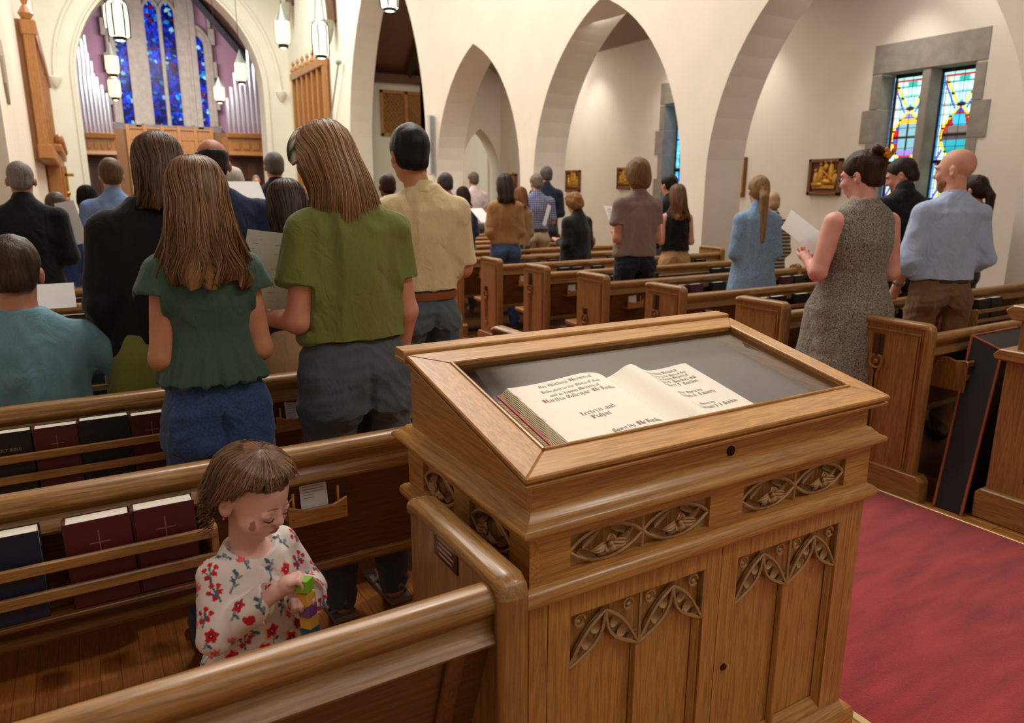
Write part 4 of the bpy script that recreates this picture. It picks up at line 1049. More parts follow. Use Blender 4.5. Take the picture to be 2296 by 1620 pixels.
for (txt, u0, u1, v, hh, red) in (('An Abiding Memorial', .36, .80, .09, .0135, ''), ('Dedicated to the Glory of God', .35, .86, .145, .0115, ''), ('and in Loving Memory of', .38, .84, .19, .0115, ''),
        ('Wilson F. Gordon and', .34, .88, .25, .0140, 'W'), ('Robert F. Gordon', .40, .84, .305, .0140, ''), ('The Nursery', .44, .74, .43, .0120, ''), ('Winston H. Tawney', .36, .84, .49, .0140, 'W'),
        ('Given by', .50, .68, .62, .0100, ''), ('Mr. Harrison J. J. Gordon', .32, .90, .68, .0140, 'M')):
    write_line(tb, tr_, txt, bg+pw*u0, bg+pw*u1, bt1-(bt1-bt0)*v, hh, red)
o = bobj('black_lettering', tb, M_ink); o['kind'] = 'stuff'
o = bobj('red_lettering', tr_, plain('red_ink', '7A1E22', .8)); o['kind'] = 'stuff'
# ------------------------------------------------------------------ chancel furnishings, windows, organ, lanterns
def blue_glass():
    t = NT('blue_stained_glass'); tc = t.n('ShaderNodeTexCoord')
    v1 = t.n('ShaderNodeTexVoronoi'); v1.inputs['Scale'].default_value = 7.5; v1.feature = 'F1'
    v2 = t.n('ShaderNodeTexVoronoi'); v2.inputs['Scale'].default_value = 7.5; v2.feature = 'DISTANCE_TO_EDGE'
    n = t.n('ShaderNodeTexNoise'); n.inputs['Scale'].default_value = 1.1; n.inputs['Detail'].default_value = 2
    for q in (v1, v2, n): t.l(tc.outputs['Object'], q.inputs['Vector'])
    sp = t.n('ShaderNodeSeparateColor'); t.l(v1.outputs['Color'], sp.inputs[0])
    r = t.n('ShaderNodeValToRGB'); r.color_ramp.interpolation = 'CONSTANT'
    els = [(0, '0A1460'), (.22, '1030D8'), (.45, '1848FF'), (.62, '0A2090'), (.74, '20A0F0'), (.82, '7A1020'), (.87, '4830B0'), (.93, 'A0E8FF')]
    cr = r.color_ramp; cr.elements[0].color = (*srgb(els[0][1]), 1); cr.elements[1].position = els[1][0]; cr.elements[1].color = (*srgb(els[1][1]), 1)
    for p, c in els[2:]: e = cr.elements.new(p); e.color = (*srgb(c), 1)
    t.l(sp.outputs[0], r.inputs[0])
    m = t.n('ShaderNodeMath', operation='GREATER_THAN'); m.inputs[1].default_value = .035; t.l(v2.outputs['Distance'], m.inputs[0])
    mx = t.n('ShaderNodeMix', data_type='RGBA'); t.l(m.outputs[0], mx.inputs[0]); mx.inputs[6].default_value = (0, 0, .01, 1); t.l(r.outputs[0], mx.inputs[7])
    b = t.n('ShaderNodeMath', operation='MULTIPLY_ADD'); b.inputs[1].default_value = 2.2; b.inputs[2].default_value = -.45; t.l(n.outputs['Fac'], b.inputs[0])
    t.val('Base Color', (0, 0, .02, 1)); t.val('Specular IOR Level', .1); t.l(mx.outputs[2], t.b.inputs['Emission Color']); t.l(b.outputs[0], t.b.inputs['Emission Strength']); t.val('Roughness', .3)
    return t.m
M_blue = blue_glass()
def P(x, y, Y): q = onY(x, y, Y); return q[0], q[2]
def lancet(name, xL, xR, yTopPx, yBotPx, st=.22, top=.9):
    """one light; xL,xR px at sill"""
    x0, zb = P(xL, yBotPx, YB); x1, _ = P(xR, yBotPx, YB)
    zt = P((xL+xR)/2, yTopPx, YB)[1]
    return x0, x1, zb, zt
zs_ = P(380, 280, YB)[1]
L1 = (P(348, 279, YB)[0], P(378, 279, YB)[0]); L2 = (P(384, 279, YB)[0], P(413, 279, YB)[0])
La = (P(279, 279, YB)[0], P(306, 279, YB)[0]); Lb = (P(446, 281, YB)[0], P(472, 281, YB)[0])
ztc = P(345, 8, YB)[1]+.1; zta = P(440, 80, YB)[1]
def pointed(x0, x1, zb, zt, n=8):
    c = (x0+x1)/2; hw = (x1-x0)/2; rise = hw*1.7; sp = zt-rise
    return [(x0, zb), (x1, zb)] + [(c+hw-2*hw*(1-math.cos(math.pi*i/(2*n)))/1*.5*1.0 if False else c+hw*math.cos(math.pi*i/(2*n)), arch_h(c+hw*math.cos(math.pi*i/(2*n)), c, hw, sp, rise)) for i in range(n+1)] + [(c-hw*math.sin(math.pi*i/(2*n)), arch_h(c-hw*math.sin(math.pi*i/(2*n)), c, hw, sp, rise)) for i in range(1, n+1)]
ew = thing('window_3', None, None, (0, YB, 0)); ew['kind'] = 'structure'
for a, zt in ((L1, ztc), (L2, ztc), (La, zta), (Lb, zta)):
    obj('pane', MB().prism(pointed(a[0], a[1], zs_, zt), 'y', .12, .14), M_blue, ew)
    for zz in np.arange(zs_+.6, zt-.3, 1.1): obj('saddle_bar', MB().box(a[0], a[1], .10, .12, zz, zz+.03), MATS['leaded_dark'], ew)
obj('pane', MB().tube([((L1[1]+L2[0])/2, .12, P(368, -4, YB)[1]+.15), ((L1[1]+L2[0])/2, .14, P(368, -4, YB)[1]+.15)], .2, 10), M_blue, ew)
# stone tracery plate with openings, built round each light
def stone_round(x0, x1, zb, zt, o, y0, y1, mat=None):
    inner = pointed(x0, x1, zb, zt); outer = pointed(x0-o, x1+o, zb, zt+o*1.4); n = len(inner); m = MB()
    vs = [(x, y0, z) for x, z in inner]+[(x, y0, z) for x, z in outer]+[(x, y1, z) for x, z in inner]+[(x, y1, z) for x, z in outer]
    fs = []
    for i in range(n):
        j = (i+1) % n
        if i == 0: continue
        fs += [(i, j, n+j, n+i), (2*n+i, 3*n+i, 3*n+j, 2*n+j), (i, 2*n+i, 2*n+j, j), (n+i, n+j, 3*n+j, 3*n+i)]
    m.add(vs, fs); obj('stone_arch', m, mat or M_stonel, ew)
for a, zt in ((L1, ztc), (L2, ztc)): stone_round(a[0], a[1], zs_, zt, .09, 0, .2)
for a in (La, Lb): stone_round(a[0], a[1], zs_, zta, .16, .0, .3); stone_round(a[0]-.16, a[1]+.16, zs_, zta+.22, .12, -.1, .2)
stone_round(L1[0]-.05, L2[1]+.05, zs_-.2, ztc+1.0, .5, -.05, .3); stone_round(L1[0]-.5, L2[1]+.5, zs_-.2, ztc+1.6, .2, -.2, .2)
obj('stone_field', MB().prism(pointed(L1[0]-.05, L2[1]+.05, ztc-.6, ztc+1.0), 'y', .22, .3), M_stonel, ew)
for a, b in ((La[1]+.2, L1[0]-.3), (L2[1]+.3, Lb[0]-.2)):
    obj('stone_pier', MB().box(a, b, .0, .3, zs_-1, zta+.2), M_stonel, ew)
for sx, a in ((-1, La[0]-.2), (1, Lb[1]+.2)):
    for i in range(9):
        wq = .24 if i % 2 else .12; z0 = zs_-1.2+i*.62
        obj('quoin', MB().box(min(a, a+sx*wq)-(0), max(a, a+sx*wq), -.04, .34, z0, z0+.6), M_stonel, ew, bev=.01)
obj('stone_mullion', MB().box(L1[1]-.02, L2[0]+.02, -.03, .12, zs_-.1, ztc-.2), M_stonel, ew, bev=.02)
obj('sill', MB().box(La[0]-.4, Lb[1]+.4, -.2, .3, zs_-1.5, zs_-.03), M_stone, ew, bev=.02)
# carved reredos screen below the windows
rx0, rz1 = P(285, 283, YB-.6); rx1, rz0 = P(475, 310, YB-.6)
rd = thing('reredos', 'golden oak carved screen along the foot of the blue windows', 'screen', (0, YB-.5, 0))
for i in range(5):
    a = rx0+(rx1-rx0)*i/5; b = rx0+(rx1-rx0)*(i+1)/5
    obj('panel', MB().box(a+.07, b-.07, -.05, .0, -.1, rz1-.08), SCR['z'], rd)
    ob = MB()
    for j in range(4):
        xx = a+.12+(b-a-.24)*(j+.5)/4; ob.box(xx-.012, xx+.012, -.09, -.05, rz0-.1, rz1-.1)
    ob.box(a+.07, b-.07, -.08, -.05, rz0-.12, rz0-.06); o = obj('tracery_bars', ob, SCR['z'], rd); o['kind'] = 'stuff'
for i in range(6):
    a = rx0+(rx1-rx0)*i/5; obj('post', MB().box(a-.07, a+.07, -.14, .02, -.1, rz1+.06), SCR['z'], rd, bev=.01)
obj('cresting', MB().box(rx0, rx1, -.12, .0, rz1-.08, rz1), SCR['x'], rd, bev=.01)
obj('backing', MB().box(rx0-.8, rx1+.8, .02, .1, -.1, rz1-.1), plain('warm_panelling', '8A5E34', .6), rd)
# panelled dado
dd = thing('wall_panelling', None, None, (0, YB-.2, 0)); dd['kind'] = 'structure'
for (a, b) in ((CC-3.7, rx0), (rx1, CC+3.7)):
    obj('panelling', MB().box(a, b, 0, .2, -.2, 3.4), plain('brown_panelling', '6E4522', .5), dd)
    n = int((b-a)/.5)
    for i in range(n+1): xx = a+(b-a)*i/n; obj('stile', MB().box(xx-.05, xx+.05, -.05, 0, -.2, 3.4), SCR['z'], dd)
# organ cases either side
def organ(name, x0p, x1p, topp, botp, Y, heights, label, flip):
    x0, z1 = P(x0p, topp, Y); x1, z0 = P(x1p, botp, Y)
    t = thing(name, label, 'organ', ((x0+x1)/2, Y, z0)); W_ = x1-x0
    obj('case', MB().box(-W_/2, W_/2, 0, 1.6, 0, z1-z0), SCR['x'], t, bev=.02)
    obj('cornice', MB().prism([(-.12, z1-z0-.05), (.2, z1-z0-.05), (.2, z1-z0+.12), (-.16, z1-z0+.12)], 'x', -W_/2-.05, W_/2+.05), SCR['x'], t, bev=.01)
    obj('base_moulding', MB().prism([(-.08, -.08), (.2, -.12), (.2, .05), (-.05, .05)], 'x', -W_/2-.03, W_/2+.03), SCR['x'], t, bev=.01)
    n = 4
    for i in range(n): a = -W_/2+.08+(W_-.16)*i/n; obj('case_panel', MB().box(a+.05, a+(W_-.16)/n-.05, -.04, 0, .12, z1-z0-.15), SCR['z'], t, bev=.02)
    pm = plain('organ_pipe_metal', 'DDE0E4', .28, metal=.85)
    k = len(heights)
    for i, h in enumerate(heights):
        xx = -W_/2+W_*(i+.5)/k; r = W_/k*.42
        for row in range(2):
            hh = h*(1-.18*row) ; yy = .18+row*.35
            pp = MB().lathe([(.02, 0), (r, .45), (r, .45+hh*.88), (r*.98, .45+hh)], (xx+row*W_/k*.4, yy, z1-z0+.1), 10)
            o = obj('pipe', pp, pm, t, smooth=True)
    return t
organ('organ_case', 183, 260, 305, 342, 29.6, [3.5, 3.1, 3.15, 2.7, 1.9, 1.4, 1.15, .9], 'left oak organ case below silver pipes stepping down to the right', False)
organ('organ_case', 512, 612, 305, 345, 29.6, [.8, 1.2, 1.7, 1.5, 2.1, 2.7, 2.4, 3.2, 3.4], 'right oak organ case below silver pipes rising to the right', True)
for (a, b, lb) in ((183, 262, 'dark oak doors beneath the left organ case'), (512, 610, 'dark oak doors beneath the right organ case')):
    x0, z1 = P(a, 346, 30.2); x1, _ = P(b, 346, 30.2)
    t = thing('chancel_cupboard', lb, 'cupboard', ((x0+x1)/2, 30.2, -.14)); W_ = x1-x0
    obj('body', MB().box(-W_/2, W_/2, 0, .5, 0, z1+.1), plain('dark_oak', '4A2A14', .5), t)
    for i in range(3):
        q = -W_/2+W_*i/3; obj('door', MB().prism(pointed(q+.1, q+W_/3-.1, .2, z1-.1), 'y', -.05, 0), plain('dark_oak_door', '5E3819', .5), t, bev=.01)
# great hanging oak screens in the nave (left and right)
def tall_screen(X, pts, label, n, facing):
    (xa, ya), (xb, yb), ybot = pts
    A = onX(xa, ya, X); B = onX(xb, yb, X)
    y0, y1 = sorted((A[1], B[1])); zt = (A[2]+B[2])/2; zb = ybot
    t = thing('organ_screen', label, 'screen', (X, (y0+y1)/2, zb)); h = zt-zb; W_ = y1-y0
    s = -facing
    obj('backboard', MB().box(min(0, s*.08), max(0, s*.08), -W_/2, W_/2, 0, h), plain('screen_brown', '8E6036', .5), t)
    for i in range(n+1):
        yy = -W_/2+W_*i/n; obj('mullion', MB().box(min(s*.08, s*.22), max(s*.08, s*.22), yy-.07, yy+.07, 0, h), SCR['z'], t, bev=.01)
        obj('finial', MB().lathe([(.06, 0), (.1, .08), (.03, .2), (.06, .28), (.0, .4)], (s*.15, yy, h), 8), SCR['z'], t, smooth=True)
    for zz in (0, h-.22): obj('rail', MB().box(min(s*.06, s*.26), max(s*.06, s*.26), -W_/2-.08, W_/2+.08, zz, zz+.22), SCR['y'], t, bev=.02)
    return t
tall_screen(XW, ((668, 160), (738, 138), 1.3), 'tall pale oak screen of upright boards on the nave wall right of the chancel arch', 6, 1)
XLs = XL
tall_screen(XL, ((36, 75), (78, 150), 1.9), 'tall oak organ screen with carved cresting on the wall left of the chancel', 6, -1)
# pulpit canopy and choir stall on the left
q = onY(100, 470, 17.5)
t = thing('pulpit', 'carved oak pulpit front with a pointed openwork panel at the left of the chancel', 'pulpit', (q[0]-.1, 17.5, fz(17.5)))
H_ = onY(98, 372, 17.5)[2]-fz(17.5); hb = onY(110, 455, 17.5)[2]-fz(17.5)
obj('body', MB().box(-.5, .5, 0, .8, 0, hb), SCR['z'], t, bev=.02)
obj('ledge', MB().box(-.56, .56, -.06, .86, hb, hb+.1), SCR['x'], t, bev=.02)
obj('gable', MB().prism([(-.38, hb+.1), (.38, hb+.1), (.05, H_), (-.05, H_)], 'y', .1, .2), SCR['z'], t, bev=.01)
pr_ = MB()
for s in (-1, 1): pr_.tube([(s*.36, .07, hb+.12), (s*.05, .07, H_-.03)], .035, 6)
for z_ in (.25, .5, .72): pr_.tube([(.16*(1-z_)*math.cos(a)*1.6, .08, hb+.1+(H_-hb)*z_+.1*math.sin(a)) for a in np.linspace(0, 6.28, 12)], .02, 5)
obj('openwork', pr_, SCR['z'], t, smooth=True)
for i in range(5): obj('panel', MB().box(-.46+i*.19, -.32+i*.19, -.025, 0, .3, hb-.15), SCR['z'], t, bev=.01)
p_ = onX(90, 330, XL+.15)
ch = thing('wall_gallery', 'oak gallery front with carved cresting on the left wall below the organ screen', 'gallery', (XL+.02, 20.5, .3))
ga, gb_ = onX(66, 300, XL+.3), onX(104, 355, XL+.3)
obj('front', MB().box(0, .25, -3.0, 3.5, 0, 1.85), SCR['y'], ch, bev=.02)
obj('cornice', MB().box(0, .32, -3.1, 3.6, 1.85, 2.02), SCR['y'], ch, bev=.03)
for i in range(9): obj('panel', MB().box(.25, .28, -2.9+i*.7, -2.35+i*.7, .3, 1.6), SCR['z'], ch, bev=.01)
for i in range(9): obj('knob', MB().ell((.28, -2.9+i*.75, 2.1), (.09, .12, .12), 8, 6), SCR['z'], ch, smooth=True)
# processional cross
q = onY(139, 372, 19.0); b = onY(150, 480, 19.0)
t = thing('processional_cross', 'tall brass processional cross on a pole beside the chancel arch', 'cross', (q[0]+.05, 19, fz(19)))
h = q[2]-fz(19)
obj('pole', MB().tube([(0, 0, 0), (0, 0, h-.5)], .022, 8), M_brass, t, smooth=True)
obj('head', MB().box(-.03, .03, -.015, .015, h-.55, h).box(-.15, .15, -.015, .015, h-.22, h-.15), M_brass, t, bev=.008)
obj('knob', MB().ell((0, 0, h-.58), (.05, .05, .05), 10, 8), M_brass, t, smooth=True)
obj('foot', MB().lathe([(.16, 0), (.16, .03), (.05, .06), (.02, .1)], (0, 0, 0), 12), M_brass, t, smooth=True)
# hanging lanterns
M_lampE = plain('lantern_glass', 'FFF3DC', .4, emit='FFEFD0', es=1.5)
M_lampE2 = plain('lantern_glass_warm', 'FFE9C0', .4, emit='FFE4B0', es=1.15)
M_iron = plain('lantern_iron', '1E1E1C', .5, metal=.5)
M_zinc = plain('lantern_zinc', '9AA09C', .45, metal=.6)
def lantern(px, ytop, ybot, wpx, Y, kind, label):
    c = onY(px, ybot, Y); tpt = onY(px, ytop, Y); r = abs(onY(px+wpx/2, ybot, Y)[0]-c[0]); h = tpt[2]-c[2]
    t = thing('lantern', label, 'lantern', (c[0], Y, c[2]), 0, 'pendant lanterns')
    E_ = M_lampE if kind == 'tall' else M_lampE2
    n = 6
    b0 = h*.10
    if kind == 'tall':
        obj('shade', MB().lathe([(r*.55, b0*.8), (r*.9, b0*1.4), (r*.97, h*.5), (r*.92, h*.9), (r*.5, h*.99)], (0, 0, 0), n), E_, t)
        ir = MB()
        for i in range(n):
            a = 2*math.pi*i/n
            ir.tube([(r*.95*math.cos(a), r*.95*math.sin(a), b0), (r*1.0*math.cos(a), r*1.0*math.sin(a), h*.5), (r*.95*math.cos(a), r*.95*math.sin(a), h*.86)], r*.075, 4)
            a2 = a+math.pi/n
            ir.tube([(r*.95*math.cos(a), r*.95*math.sin(a), h*.84), (r*.86*math.cos(a2), r*.86*math.sin(a2), h*.98), (r*.95*math.cos(a+2*math.pi/n), r*.95*math.sin(a+2*math.pi/n), h*.84)], r*.05, 4)
        obj('ironwork', ir, M_iron, t)
        ch_ = MB()
        for i in range(4):
            a = 2*math.pi*i/4+.4; ch_.tube([(r*.8*math.cos(a), r*.8*math.sin(a), h*.93), (r*.3*math.cos(a), r*.3*math.sin(a), h*2.0)], r*.03, 4)
        ch_.tube([(0, 0, h*2.0), (0, 0, 9.5-c[2])], r*.04, 4)
        obj('chains', ch_, M_iron, t)
    else:
        hs = h*.60
        obj('shade', MB().lathe([(r*.6, b0), (r*.92, b0*1.5), (r*1.0, hs*.5), (r*.97, hs)], (0, 0, 0), 16), E_, t, smooth=True)
        obj('cone', MB().lathe([(r*1.0, hs), (r*.85, hs+.03), (r*.35, hs+(h-hs)*.6), (r*.05, h)], (0, 0, 0), 16), M_zinc, t, smooth=True)
        ir = MB()
        for i in range(8):
            a = 2*math.pi*i/8; ir.tube([(r*.9*math.cos(a), r*.9*math.sin(a), b0), (r*1.02*math.cos(a), r*1.02*math.sin(a), hs*.5), (r*1.0*math.cos(a), r*1.0*math.sin(a), hs)], r*.03, 4)
        obj('ironwork', ir, M_iron, t)
        obj('chain', MB().tube([(0, 0, h), (0, 0, 9.5-c[2])], r*.05, 4), M_iron, t)
    obj('base_ring', MB().lathe([(r*.5, b0*.2), (r*.62, b0*.2), (r*.66, b0*1.0), (r*.5, b0*1.0)], (0, 0, 0), 16), M_iron, t, smooth=True)
    obj('diffuser', MB().lathe([(r*.05, .0), (r*.5, b0*.25), (r*.5, b0*.4)], (0, 0, 0), 16), E_, t)
    l = bpy.data.lights.new('lantern_bulb', 'POINT'); l.energy = 14 if kind == 'tall' else 8; l.color = (1, .88, .7); l.shadow_soft_size = .12
    lo = bpy.data.objects.new('lantern_bulb', l); COL.objects.link(lo); lo.parent = t; lo.location = (0, 0, -.12)
lantern(270, 0, 93, 50, 8.0, 'tall', 'nearest bright white lantern with pointed iron panels in front of the left blue window')
lantern(249, 8, 70, 26, 11.5, 'tall', 'warm lantern glimpsed behind the left edge of the big bright white one')
lantern(721, 48, 133, 37, 9.5, 'tall', 'tall bright lantern on four wires beside the oak screen right of the chancel arch')
lantern(874, -50, 27, 42, 7.6, 'tall', 'lantern cut by the top of the picture in front of the brown transept roof')
lantern(636, 8, 110, 34, 13.0, 'cone', 'cone-topped lantern just right of the chancel arch')
lantern(255, 95, 174, 31, 15.0, 'cone', 'cone-topped lantern directly under the big bright one on the left')
lantern(260, 150, 226, 28, 19.0, 'cone', 'lowest lantern on the left, under two others before the blue window')
lantern(542, 112, 190, 27, 17.5, 'cone', 'cone-topped lantern against the mauve wall beside the roof truss')
lantern(494, 172, 232, 25, 21.0, 'cone', 'lowest lantern on the right with a dark cone, below the narrow blue window')
# bas-relief stations on the outer wall
M_frame = plain('station_frame', '7A4A26', .5, var=.1, vscale=20); M_gold = plain('gilded_relief', 'C9963C', .35, metal=.6, var=.2, vscale=30)
def station(p0, p1, X, label, seed, group=None):
    A = onX(*p0, X); B = onX(*p1, X); y0, y1 = sorted((A[1], B[1])); zb, zt = B[2], A[2]
    W_ = y1-y0; h = zt-zb
    t = thing('relief_plaque', label, 'plaque', (X-.0, (y0+y1)/2, zb))
    f = MB()
    for q in ((-W_/2, W_/2, 0, .05), (-W_/2, W_/2, h-.05, h), (-W_/2, -W_/2+.05, 0, h), (W_/2-.05, W_/2, 0, h)): f.box(-.06, 0, *q)
    obj('frame', f, M_frame, t, bev=.006); obj('ground', MB().box(-.02, 0, -W_/2+.04, W_/2-.04, .04, h-.04), plain('station_ground', '6A3E20', .6), t)
    r = random.Random(seed); m = MB()
    k = 0
    for (cy, cz, ry, rz) in ((-.1, .42, .05, .16), (.06, .40, .055, .15), (.16, .30, .045, .12), (-.2, .28, .045, .1), (0, .62, .04, .06), (-.05, .25, .12, .05), (.1, .2, .12, .05)):
        cy += r.uniform(-.02, .02); cz += r.uniform(-.02, .02)
        m.ell((-.035, cy*W_/.6, cz*h/.9+.05), (.03, ry, rz), 10, 8); m.ell((-.045, cy*W_/.6, (cz+.01)*h/.9+.05+rz*1.05), (.022, .024, .028), 8, 6)
    m.tube([(-.05, -.17*W_/.5, .2), (-.055, .08, .75*h)], .014, 5); m.tube([(-.05, .18, .25*h), (-.05, -.1, .62*h)], .014, 5)
    m.box(-.05, -.02, -W_/2+.09, W_/2-.09, .10, .14)
    obj('relief', m, M_gold, t, smooth=True); return t
station((1820, 357), (1885, 438), XO, 'gilded relief plaque in a wooden frame left of the stained-glass window', 1)
station((1272, 382), (1302, 430), XO, 'small relief plaque seen through the middle arch, nearer the pier', 2)
station((1388, 376), (1420, 424), XO, 'relief plaque half hidden behind the short-haired person in taupe', 3)
station((1140, 390), (1160, 424), XO, 'distant relief plaque seen through the far small arch', 4)
p0 = onY(1661, 370, 6.62); 
t = thing('relief_plaque', 'dark plaque seen edge-on against the pier left of the denim shirt', 'plaque', (XWB+.9, 8.0, 1.45))
q = onX(1661, 440, XO-.03)
t.location = (XO, q[1], q[2]); obj('frame', MB().box(-.05, 0, -.06, .06, 0, .62), M_frame, t, bev=.006); obj('relief', MB().box(-.06, -.05, -.04, .04, .05, .57), M_gold, t, bev=.004)
# slim loudspeaker column on the nave wall + pole
q0, q1 = onX(962, 257, XW-.12), onX(966, 392, XW-.12)
t = thing('column_speaker', 'slim pale grey column loudspeaker on the pier edge behind the man in cream', 'loudspeaker', (XW-.02, q0[1]+.0, q1[2]))
obj('cabinet', MB().box(-.13, 0, -.06, .06, 0, q0[2]-q1[2]), plain('speaker_grey', 'C9C9C6', .5), t, bev=.01)
obj('grille', MB().box(-.11, -.02, -.064, -.06, .03, q0[2]-q1[2]-.03), plain('speaker_grille', '8A8A88', .6), t)
q = onX(764, 140, XW-.08); q2 = onX(748, 255, XW-.08)
t = thing('banner_pole', 'thin leaning metal pole with a small clamp on the nave wall', 'pole', (XW-.14, q[1], 0.0))
obj('shaft', MB().tube([(0, 0, q[2]), (0, q2[1]-q[1], q2[2]), (0, (q2[1]-q[1])*2.4, q2[2]-(q[2]-q2[2])*1.4)], .025, 6), plain('pole_grey', '9A9890', .4), t)
obj('clamp', MB().ell((0, 0, q[2]), (.09, .09, .07), 8, 6), plain('pole_grey', '9A9890', .4), t)
# small fixtures at left
q = onY(75, 297, 20.0); t = thing('wall_light_box', 'small glowing white box light above the gallery on the left', 'light', (q[0]-.15, q[1], q[2]-.12)); obj('box', MB().box(0, .26, -.12, .12, 0, .24), plain('glow_white', 'F4FFF0', .5, emit='F2FFE8', es=1.5), t, bev=.02)
q = onY(47, 132, 17.0); t = thing('ceiling_speaker', 'small dark round speaker hanging before the left organ screen', 'loudspeaker', (q[0], q[1], q[2]-.15)); obj('can', MB().lathe([(.03, 0), (.09, .05), (.11, .12), (.09, .2), (.02, .25)], (0, 0, 0), 12), M_black, t, smooth=True); obj('wire', MB().tube([(0, 0, .35), (0, 0, 9.0-q[2])], .01, 4), M_iron, t)
q = onY(110, 324, YC-.05); t = thing('security_camera', 'tiny black camera on the wall beside the chancel arch', 'camera', (q[0], YC, q[2])); obj('body', MB().box(-.08, .08, -.25, 0, -.06, .06), M_black, t, bev=.01)
q = onX(14, 165, XL+.03); t = thing('wall_plaque', 'small pale pointed plaque on the left pier', 'plaque', (XL, q[1], q[2]-.3)); obj('shield', MB().prism([(0, 0), (.14, .2), (.14, .45), (0, .62), (-.14, .45), (-.14, .2)], 'x', 0, .03), M_stonel, t, bev=.005)
# altar flowers / far cope figure stand
# ------------------------------------------------------------------ people: distance-field bodies turned into meshes
_L = RNG.random((32, 32, 32)).astype(np.float32)
def vnoise(P, sc):
    q = np.asarray(P, np.float32)*np.asarray(sc, np.float32)+100.0
    i = np.floor(q).astype(int); f = q-i; f = f*f*(3-2*f); i &= 31; j = (i+1) & 31
    r = 0
    for dx in (0, 1):
        for dy in (0, 1):
            for dz in (0, 1):
                wx = f[:, 0] if dx else 1-f[:, 0]; wy = f[:, 1] if dy else 1-f[:, 1]; wz = f[:, 2] if dz else 1-f[:, 2]
                r = r + wx*wy*wz*_L[(j if dx else i)[:, 0], (j if dy else i)[:, 1], (j if dz else i)[:, 2]]
    return r*2-1
class Vox:
    def __init__(s, lo, hi, res):
        s.lo = np.array(lo, np.float32); s.res = res; n = np.ceil((np.array(hi)-s.lo)/res).astype(int)+1; s.n = n
        s.ax = [(s.lo[i]+res*np.arange(n[i])).astype(np.float32) for i in range(3)]
        s.D = np.full(tuple(n), 1.0, np.float32)
    def sub(s, lo, hi):
        a = np.clip(np.floor((np.array(lo)-s.lo)/s.res).astype(int)-2, 0, s.n-1); b = np.clip(np.ceil((np.array(hi)-s.lo)/s.res).astype(int)+3, 1, s.n)
        sl = tuple(slice(a[i], max(a[i]+1, b[i])) for i in range(3))
        X, Y, Z = np.meshgrid(*[s.ax[i][sl[i]] for i in range(3)], indexing='ij', sparse=True); return sl, X, Y, Z
    def merge(s, sl, d, k):
        D = s.D[sl]
        if k > 0:
            h = np.clip(.5+.5*(D-d)/k, 0, 1); s.D[sl] = D+(d-D)*h-k*h*(1-h)
        else: s.D[sl] = np.minimum(D, d)
    def carve(s, sl, d, k=.004):
        D = s.D[sl]; h = np.clip(.5-.5*(D+d)/k, 0, 1); s.D[sl] = D+(-d-D)*h+k*h*(1-h)
    def cone(s, a, b, ra, rb=None, k=.02, sy=1.0, cut=False):
        rb = ra if rb is None else rb; a = np.array(a, float); b = np.array(b, float); m = max(ra, rb)+k+.01
        sl, X, Y, Z = s.sub(np.minimum(a, b)-m, np.maximum(a, b)+m)
        ba = b-a; ba2 = ba.copy(); ba2[1] /= sy; L = float(ba2@ba2)+1e-9
        px, py, pz = X-a[0], (Y-a[1])/sy, Z-a[2]
        t = np.clip((px*ba2[0]+py*ba2[1]+pz*ba2[2])/L, 0, 1)
        d = np.sqrt((px-t*ba2[0])**2+(py-t*ba2[1])**2+(pz-t*ba2[2])**2)-(ra+(rb-ra)*t)
        d = d*min(1, sy)
        (s.carve if cut else s.merge)(sl, d.astype(np.float32), k); return s
    def ell(s, c, r, k=.02, rot=None, cut=False):
        c = np.array(c, float); r = np.array(r, float); m = max(r)+k+.01
        sl, X, Y, Z = s.sub(c-m, c+m); X, Y, Z = np.broadcast_arrays(X-c[0], Y-c[1], Z-c[2])
        if rot is not None:
            R = np.array(rot.to_3x3().inverted()); X, Y, Z = (R[0, 0]*X+R[0, 1]*Y+R[0, 2]*Z, R[1, 0]*X+R[1, 1]*Y+R[1, 2]*Z, R[2, 0]*X+R[2, 1]*Y+R[2, 2]*Z)
        k0 = np.sqrt((X/r[0])**2+(Y/r[1])**2+(Z/r[2])**2); k1 = np.sqrt((X/r[0]**2)**2+(Y/r[1]**2)**2+(Z/r[2]**2)**2)+1e-6
        d = (k0*(k0-1)/k1).astype(np.float32); (s.carve if cut else s.merge)(sl, d, k); return s
    def prof(s, rows, k=.02, pw=2.3):
        """rows: (z, half width, half depth, y centre, x centre)"""
        rows = sorted([tuple(r)+(0,)*(5-len(r)) for r in rows]); A = np.array(rows)
        z0, z1 = A[0, 0], A[-1, 0]; m = A[:, 1].max()+abs(A[:, 4]).max()+k+.02; my = A[:, 2].max()+abs(A[:, 3]).max()+k+.02
        sl, X, Y, Z = s.sub((-m, -my, z0-.02), (m, my, z1+.02)); z = Z[0, 0]
        f = [np.interp(z, A[:, 0], A[:, i])[None, None, :] for i in range(1, 5)]
        d = ((np.abs((X-f[3])/f[0])**pw+np.abs((Y-f[2])/f[1])**pw)**(1/pw)-1)*np.minimum(f[0], f[1])
        d = np.maximum(d, np.maximum(z0-Z, Z-z1)).astype(np.float32); s.merge(sl, d, k); return s
    def half(s, p, n):
        """keep the side where (x-p).n < 0"""
        n = np.array(n, float); n /= np.linalg.norm(n)
        X, Y, Z = np.meshgrid(*s.ax, indexing='ij', sparse=True)
        s.D = np.maximum(s.D, ((X-p[0])*n[0]+(Y-p[1])*n[1]+(Z-p[2])*n[2]).astype(np.float32)); return s
